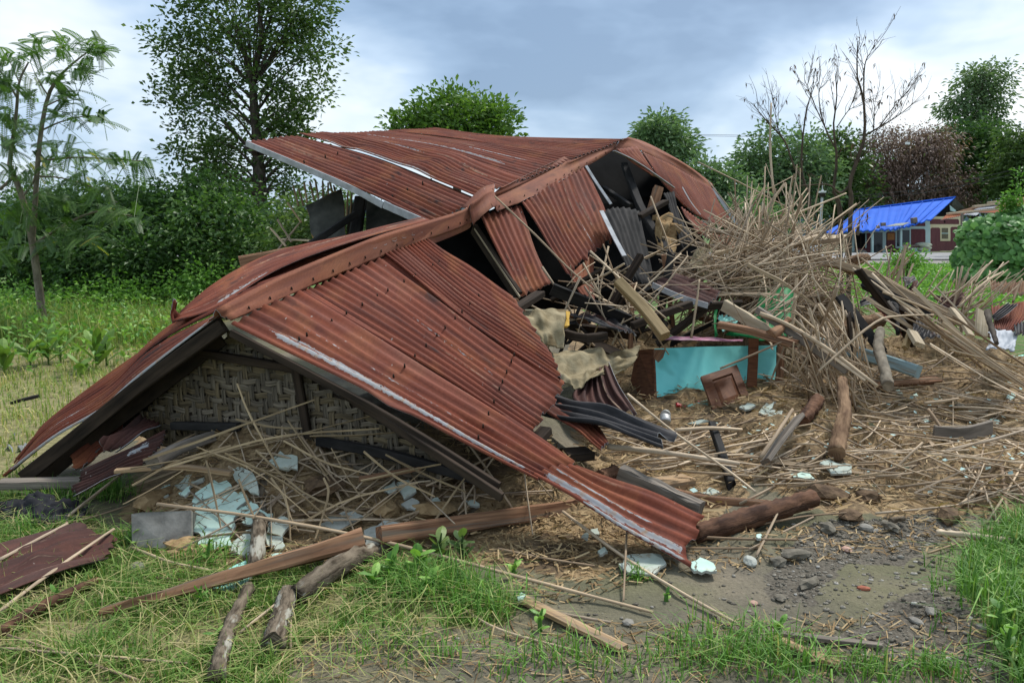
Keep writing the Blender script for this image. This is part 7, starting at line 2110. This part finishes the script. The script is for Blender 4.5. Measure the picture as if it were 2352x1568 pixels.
# matted dry blades lying down
x, y = scatter([GR1, [(600, 1400), (1000, 1430), (900, 1568), (500, 1568)]], 2400, (-3.2, .4, 2.5, 4.6), 0.0)
blades(acc, x, y, .05, .14, .005, q.uniform(.62, 1, len(x)), 2.4, -.004)
tag(link('grass', acc.mesh('grass', smooth=False), 'grass', recentre=False), kind='stuff')
acc = Acc()
for (u, v, n, r, h) in ((1020, 1370, 420, .22, .20), (930, 1345, 200, .16, .16), (1120, 1400, 240, .16, .15), (1640, 1500, 190, .18, .14), (1740, 1510, 210, .20, .15), (1560, 1530, 110, .18, .11), (1840, 1525, 130, .18, .13),
                         (1300, 1505, 110, .16, .10), (1180, 1520, 80, .16, .09), (1000, 1500, 90, .18, .09), (1400, 1530, 80, .16, .09), (880, 1470, 110, .18, .10), (1460, 1330, 50, .05, .09), (2000, 1545, 130, .12, .10), (2140, 1540, 120, .10, .10),
                         (250, 1140, 240, .12, .20), (140, 1150, 200, .18, .16), (330, 1240, 160, .16, .14), (470, 1290, 160, .14, .14), (60, 1230, 180, .2, .14)):
    p = onp(u, v)
    blades(acc, p.x + q.normal(0, r * .5, n), p.y + q.normal(0, r * .45, n), h * .4, h * 1.15, .006, q.beta(1.3, 1.3, n), .85)
x, y = scatter([[(2260, 1240), (2352, 1190), (2700, 1150), (2700, 1800), (2352, 1640), (2290, 1500), (2190, 1335)]], 7000, (1.6, 3.6, 2.4, 4.9), 0)
blades(acc, x, y, .05, .21, .0075, q.beta(1.2, 1.4, len(x)), .8)
x, y = scatter([[(2120, 1300), (2352, 1180), (2700, 1150), (2700, 1800), (2100, 1600), (2150, 1400)]], 900, (1.4, 3.6, 2.4, 4.9), 0)
blades(acc, x, y, .04, .14, .006, q.beta(1.2, 2.2, len(x)) * .9, .7)
tag(link('grass_tufts', acc.mesh('grass_tufts', smooth=False), 'grass_green', recentre=False), kind='stuff')
acc = Acc()
GR2 = [(-600, 690), (560, 690), (480, 770), (400, 800), (330, 900), (100, 1010), (60, 1140), (-600, 1140)]
x, y = scatter([GR2], 26000, (-12, -1.2, 4.7, 17), -.3)
blades(acc, x, y, .03, .15, .011, np.clip(q.beta(1.4, 1.4, len(x)), 0, 1), .7)
x, y = scatter([[(-600, 680), (560, 680), (480, 770), (300, 800), (-600, 800)]], 15000, (-14, -1.2, 9, 17), 0)
blades(acc, x, y, .15, .60, .016, q.random(len(x)) * .75, .45)
tag(link('wild_grass', acc.mesh('wild_grass', smooth=False), 'grass_wild', recentre=False), kind='stuff')
# small herbs in the wild grass, and the leafy field at the right
acc = Acc()
x, y = scatter([[(-600, 690), (560, 680), (470, 780), (330, 860), (-600, 900)]], 7000, (-13, -1.2, 8.5, 17), .2)
leaf_cards(acc, np.stack([x, y, hgt(x, y) + q.uniform(.05, .55, len(x))], 1), .10, .045, q, .3, .1)
tag(link('herbs', acc.mesh('herbs', smooth=False), 'leaf_bright', recentre=False), kind='stuff')
acc = Acc()
FLD = [(1850, 596), (2352, 600), (2700, 600), (2700, 760), (2100, 760), (1850, 660)]
x, y = scatter([FLD], 24000, (3.5, 22, 9.5, 40), -.4)
leaf_cards(acc, np.stack([x, y, hgt(x, y) + np.abs(q.normal(0, .10, len(x))) + .02], 1), .13, .09, q, .35, .05, tint=q.random(len(x)))
x, y = scatter([FLD], 14000, (3.5, 18, 9.5, 26), 0)
blades(acc, x, y, .08, .3, .014, q.random(len(x)), .6)
tag(link('ground_cover', acc.mesh('ground_cover', smooth=False), 'leaf_bright', recentre=False), kind='stuff')

# broad-leaved plants in the left yard and weeds in front


def broad_plant(u, v, n, L, W, h, label, mat='weed_leaf', seed=0, base=None, cat='plant', group=None, name='broadleaf_plant'):
    qq = np.random.default_rng(seed)
    b = onp(u, v) if base is None else base
    e_ = empty(name, b, label, cat, group)
    st = Acc()
    st.rings(tube([b - Vector((0, 0, .02)), b + Vector((0, 0, h * .5)), b + Vector((.01, 0, h))], [.012, .009, .004], K=5, n=5))
    link('stem', st.mesh('stem'), mat, e_)
    la = Acc()
    for k in range(n):
        a = k * 2.4 + qq.normal(0, .4)
        z = h * (.15 + .8 * k / n)
        el_ = qq.uniform(.5, 1.25)
        d = np.array((math.cos(a) * math.cos(el_), math.sin(a) * math.cos(el_), math.sin(el_)))
        s = np.array((-math.sin(a), math.cos(a), 0))
        c = np.array(tuple(b)) + np.array((0, 0, z))
        ln = L * qq.uniform(.7, 1.15)
        ts = np.linspace(0, 1, 6)
        mid = c + d * (ts * ln)[:, None] - np.array((0, 0, 1)) * (ts ** 2.5 * ln * .28)[:, None]
        w = W / 2 * np.sin(np.pi * np.clip(ts * .9 + .08, 0, 1)) ** .8
        w[-1] = .002
        nn = np.cross(s, d)
        Lf, Rt_ = mid + s * w[:, None] + nn * (w * .3)[:, None], mid - s * w[:, None] + nn * (w * .3)[:, None]
        t = qq.random()
        la.quads(np.stack([mid[:-1], mid[1:], Lf[1:], Lf[:-1]], 1), t)
        la.quads(np.stack([mid[:-1], Rt_[:-1], Rt_[1:], mid[1:]], 1), t)
    o_ = link('leaf', la.mesh('leaf', smooth=True), mat, e_)
    return e_


BP = 'broad-leaved plants in the left yard'
for k, (u, v, n, L, h, lab) in enumerate(((70, 842, 7, .42, .30, 'pale broad-leaved plant furthest left of the tall ones in the yard grass'), (112, 838, 8, .45, .34, 'leafy broad-leaved plant second from left in the yard grass'), (140, 832, 7, .40, .30, 'pale broad-leaved plant third from left in the yard grass'),
                                          (222, 850, 9, .46, .38, 'tallest broad-leaved plant, with a bare stem, near the roof edge'), (10, 858, 7, .40, .25, 'broad-leaved plant cut by the left edge'), (245, 840, 6, .36, .36, 'thin broad-leaved plant right of the tallest one'),
                                          (360, 770, 6, .40, .28, 'broad-leaved plant close behind the torn roof flap'), (185, 868, 5, .22, .22, 'small grey green broad-leaved seedling in the yard grass'))):
    broad_plant(u, v, n, L, .105, h, lab, seed=k + 1, group=BP)
for k, (u, v, n, L, h, lab) in enumerate(((1010, 1296, 8, .12, .16, 'dark leafy weed under the reddish beam'), (960, 1330, 9, .11, .14, 'leafy weed left of the long split bamboo'), (900, 1335, 9, .10, .13, 'low leafy weed by the knotty log end'), (1060, 1290, 8, .10, .15, 'dark weed nearest the roof shadow'),
                                          (1180, 1330, 6, .06, .10, 'small bright seedling on the damp mud'), (860, 1360, 8, .09, .10, 'low weed among the grass in front of the knotty log'), (990, 1370, 9, .09, .12, 'leafy weed in the thick grass patch'), (310, 1262, 6, .08, .10, 'leafy weed at the corner of the grey wall block'),
                                          (480, 1300, 6, .06, .14, 'seedling standing before the bright turquoise plate'), (460, 1395, 6, .06, .10, 'heart-leaved seedling beside the reddish plank'), (130, 1395, 5, .05, .09, 'small seedling in the left grass'), (500, 1480, 5, .06, .06, 'single leafed seedling beside the grey branch'),
                                          (2290, 1470, 7, .07, .16, 'yellow green seedling at the right edge, upper one'), (2310, 1530, 8, .08, .18, 'yellow green weed in the bottom right corner'), (1530, 1380, 4, .04, .05, 'tiny seedling on the bare earth'), (1790, 1462, 5, .06, .08, 'round leafed seedling in the bottom grass tuft'), (1240, 1450, 5, .06, .10, 'small weed by the pale batten'))):
    broad_plant(u, v, n, L, L * .45, h, lab, mat='leaf_bright' if k not in (0, 3) else 'leaf_mid', seed=k + 30, cat='weed', name='weed')

# chopped straw and slivers over the clay
acc = Acc()


def straws(polys, n, box, lmin, lmax, lift, w=.0035):
    x, y = scatter(polys, n, box)
    z = hgt(x, y)
    a = q.uniform(0, 3.1416, n)
    l = q.uniform(lmin, lmax, n)
    d = np.stack([np.cos(a) * l, np.sin(a) * l, q.normal(0, .25, n) * l], 1) / 2
    c = np.stack([x, y, z + np.abs(q.normal(0, lift, n)) + .004], 1)
    s = np.stack([-np.sin(a), np.cos(a), q.normal(0, .5, n)], 1) * w * q.uniform(.6, 1.5, n)[:, None]
    acc.quads(np.stack([c - d - s, c + d - s, c + d + s, c - d + s], 1), q.random(n))


straws(Z_STRAW[:1], 12000, (0, 6.5, 4.0, 9.0), .03, .13, .025)
straws(Z_STRAW[1:], 5000, (-2.2, 1.0, 3.7, 5.2), .02, .09, .015, .003)
straws([[(1150, 1290), (1600, 1230), (2300, 1180), (2300, 1250), (1500, 1330), (1250, 1420)]], 900, (-.2, 3.4, 3.3, 5.0), .02, .09, .006, .003)
straws([[(500, 1480), (1100, 1440), (2300, 1400), (2300, 1568), (400, 1568)]], 900, (-1.2, 2.2, 2.6, 3.6), .02, .12, .004, .002)
tag(link('straw', acc.mesh('straw', smooth=False), 'straw', recentre=False), kind='stuff')
acc = Acc()
x, y = scatter([[(1500, 1000), (2352, 880), (2352, 1150), (1600, 1150)]], 260, (.8, 5, 4.5, 7.5))
for a, b in zip(x, y):
    n_ = 5
    r = q.uniform(.008, .03)
    c = np.array((a, b, H(a, b) + .03))
    an = q.uniform(0, 6.28)
    u_ = np.array((math.cos(an), math.sin(an), q.normal(0, .3))) * r
    v_ = np.array((-math.sin(an), math.cos(an), q.normal(0, .3) + .3)) * r * q.uniform(.5, 1)
    acc.quads([[c - u_, c - v_ * q.uniform(.5, 1.2), c + u_ * q.uniform(.6, 1.2), c + v_]], q.random())
tag(link('plaster_crumbs', acc.mesh('plaster_crumbs', smooth=False), 'plaster_bits', recentre=False), kind='stuff')
acc = Acc()


def pebbles(polys, n, box, rmin, rmax):
    x, y = scatter(polys, n, box)
    z = hgt(x, y)
    for a, b, c in zip(x, y, z):
        r = rmin + (rmax - rmin) * q.random() ** 3
        s = np.array((r * q.uniform(.8, 1.6), r * q.uniform(.8, 1.3), r * q.uniform(.4, .8)))
        an = np.linspace(0, 6.283, 6, endpoint=False) + q.random()
        ring = lambda k, h: np.stack([np.cos(an) * s[0] * k, np.sin(an) * s[1] * k, np.full(6, h * s[2])], 1) * (1 + q.normal(0, .12, (6, 1))) + np.array((a, b, c + s[2] * .3))
        acc.rings(np.array([ring(.6, -.8), ring(1, 0), ring(.75, .7), ring(.2, 1)]), q.random())


MUD = [(1180, 1400), (1500, 1330), (1750, 1280), (1900, 1190), (2300, 1180), (2200, 1330), (2330, 1568), (700, 1568), (1000, 1470)]
pebbles(Z_DARK, 1100, (.8, 3.2, 2.6, 4.8), .003, .013)
pebbles([[(1700, 1400), (1800, 1200), (2300, 1170), (2250, 1330), (2330, 1568), (1900, 1568)]], 900, (.6, 3.2, 2.6, 4.8), .003, .014)
pebbles([MUD], 600, (-.9, 3.2, 2.6, 4.8), .003, .013)
tag(link('gravel', acc.mesh('gravel', smooth=True), 'gravel', recentre=False), kind='stuff')
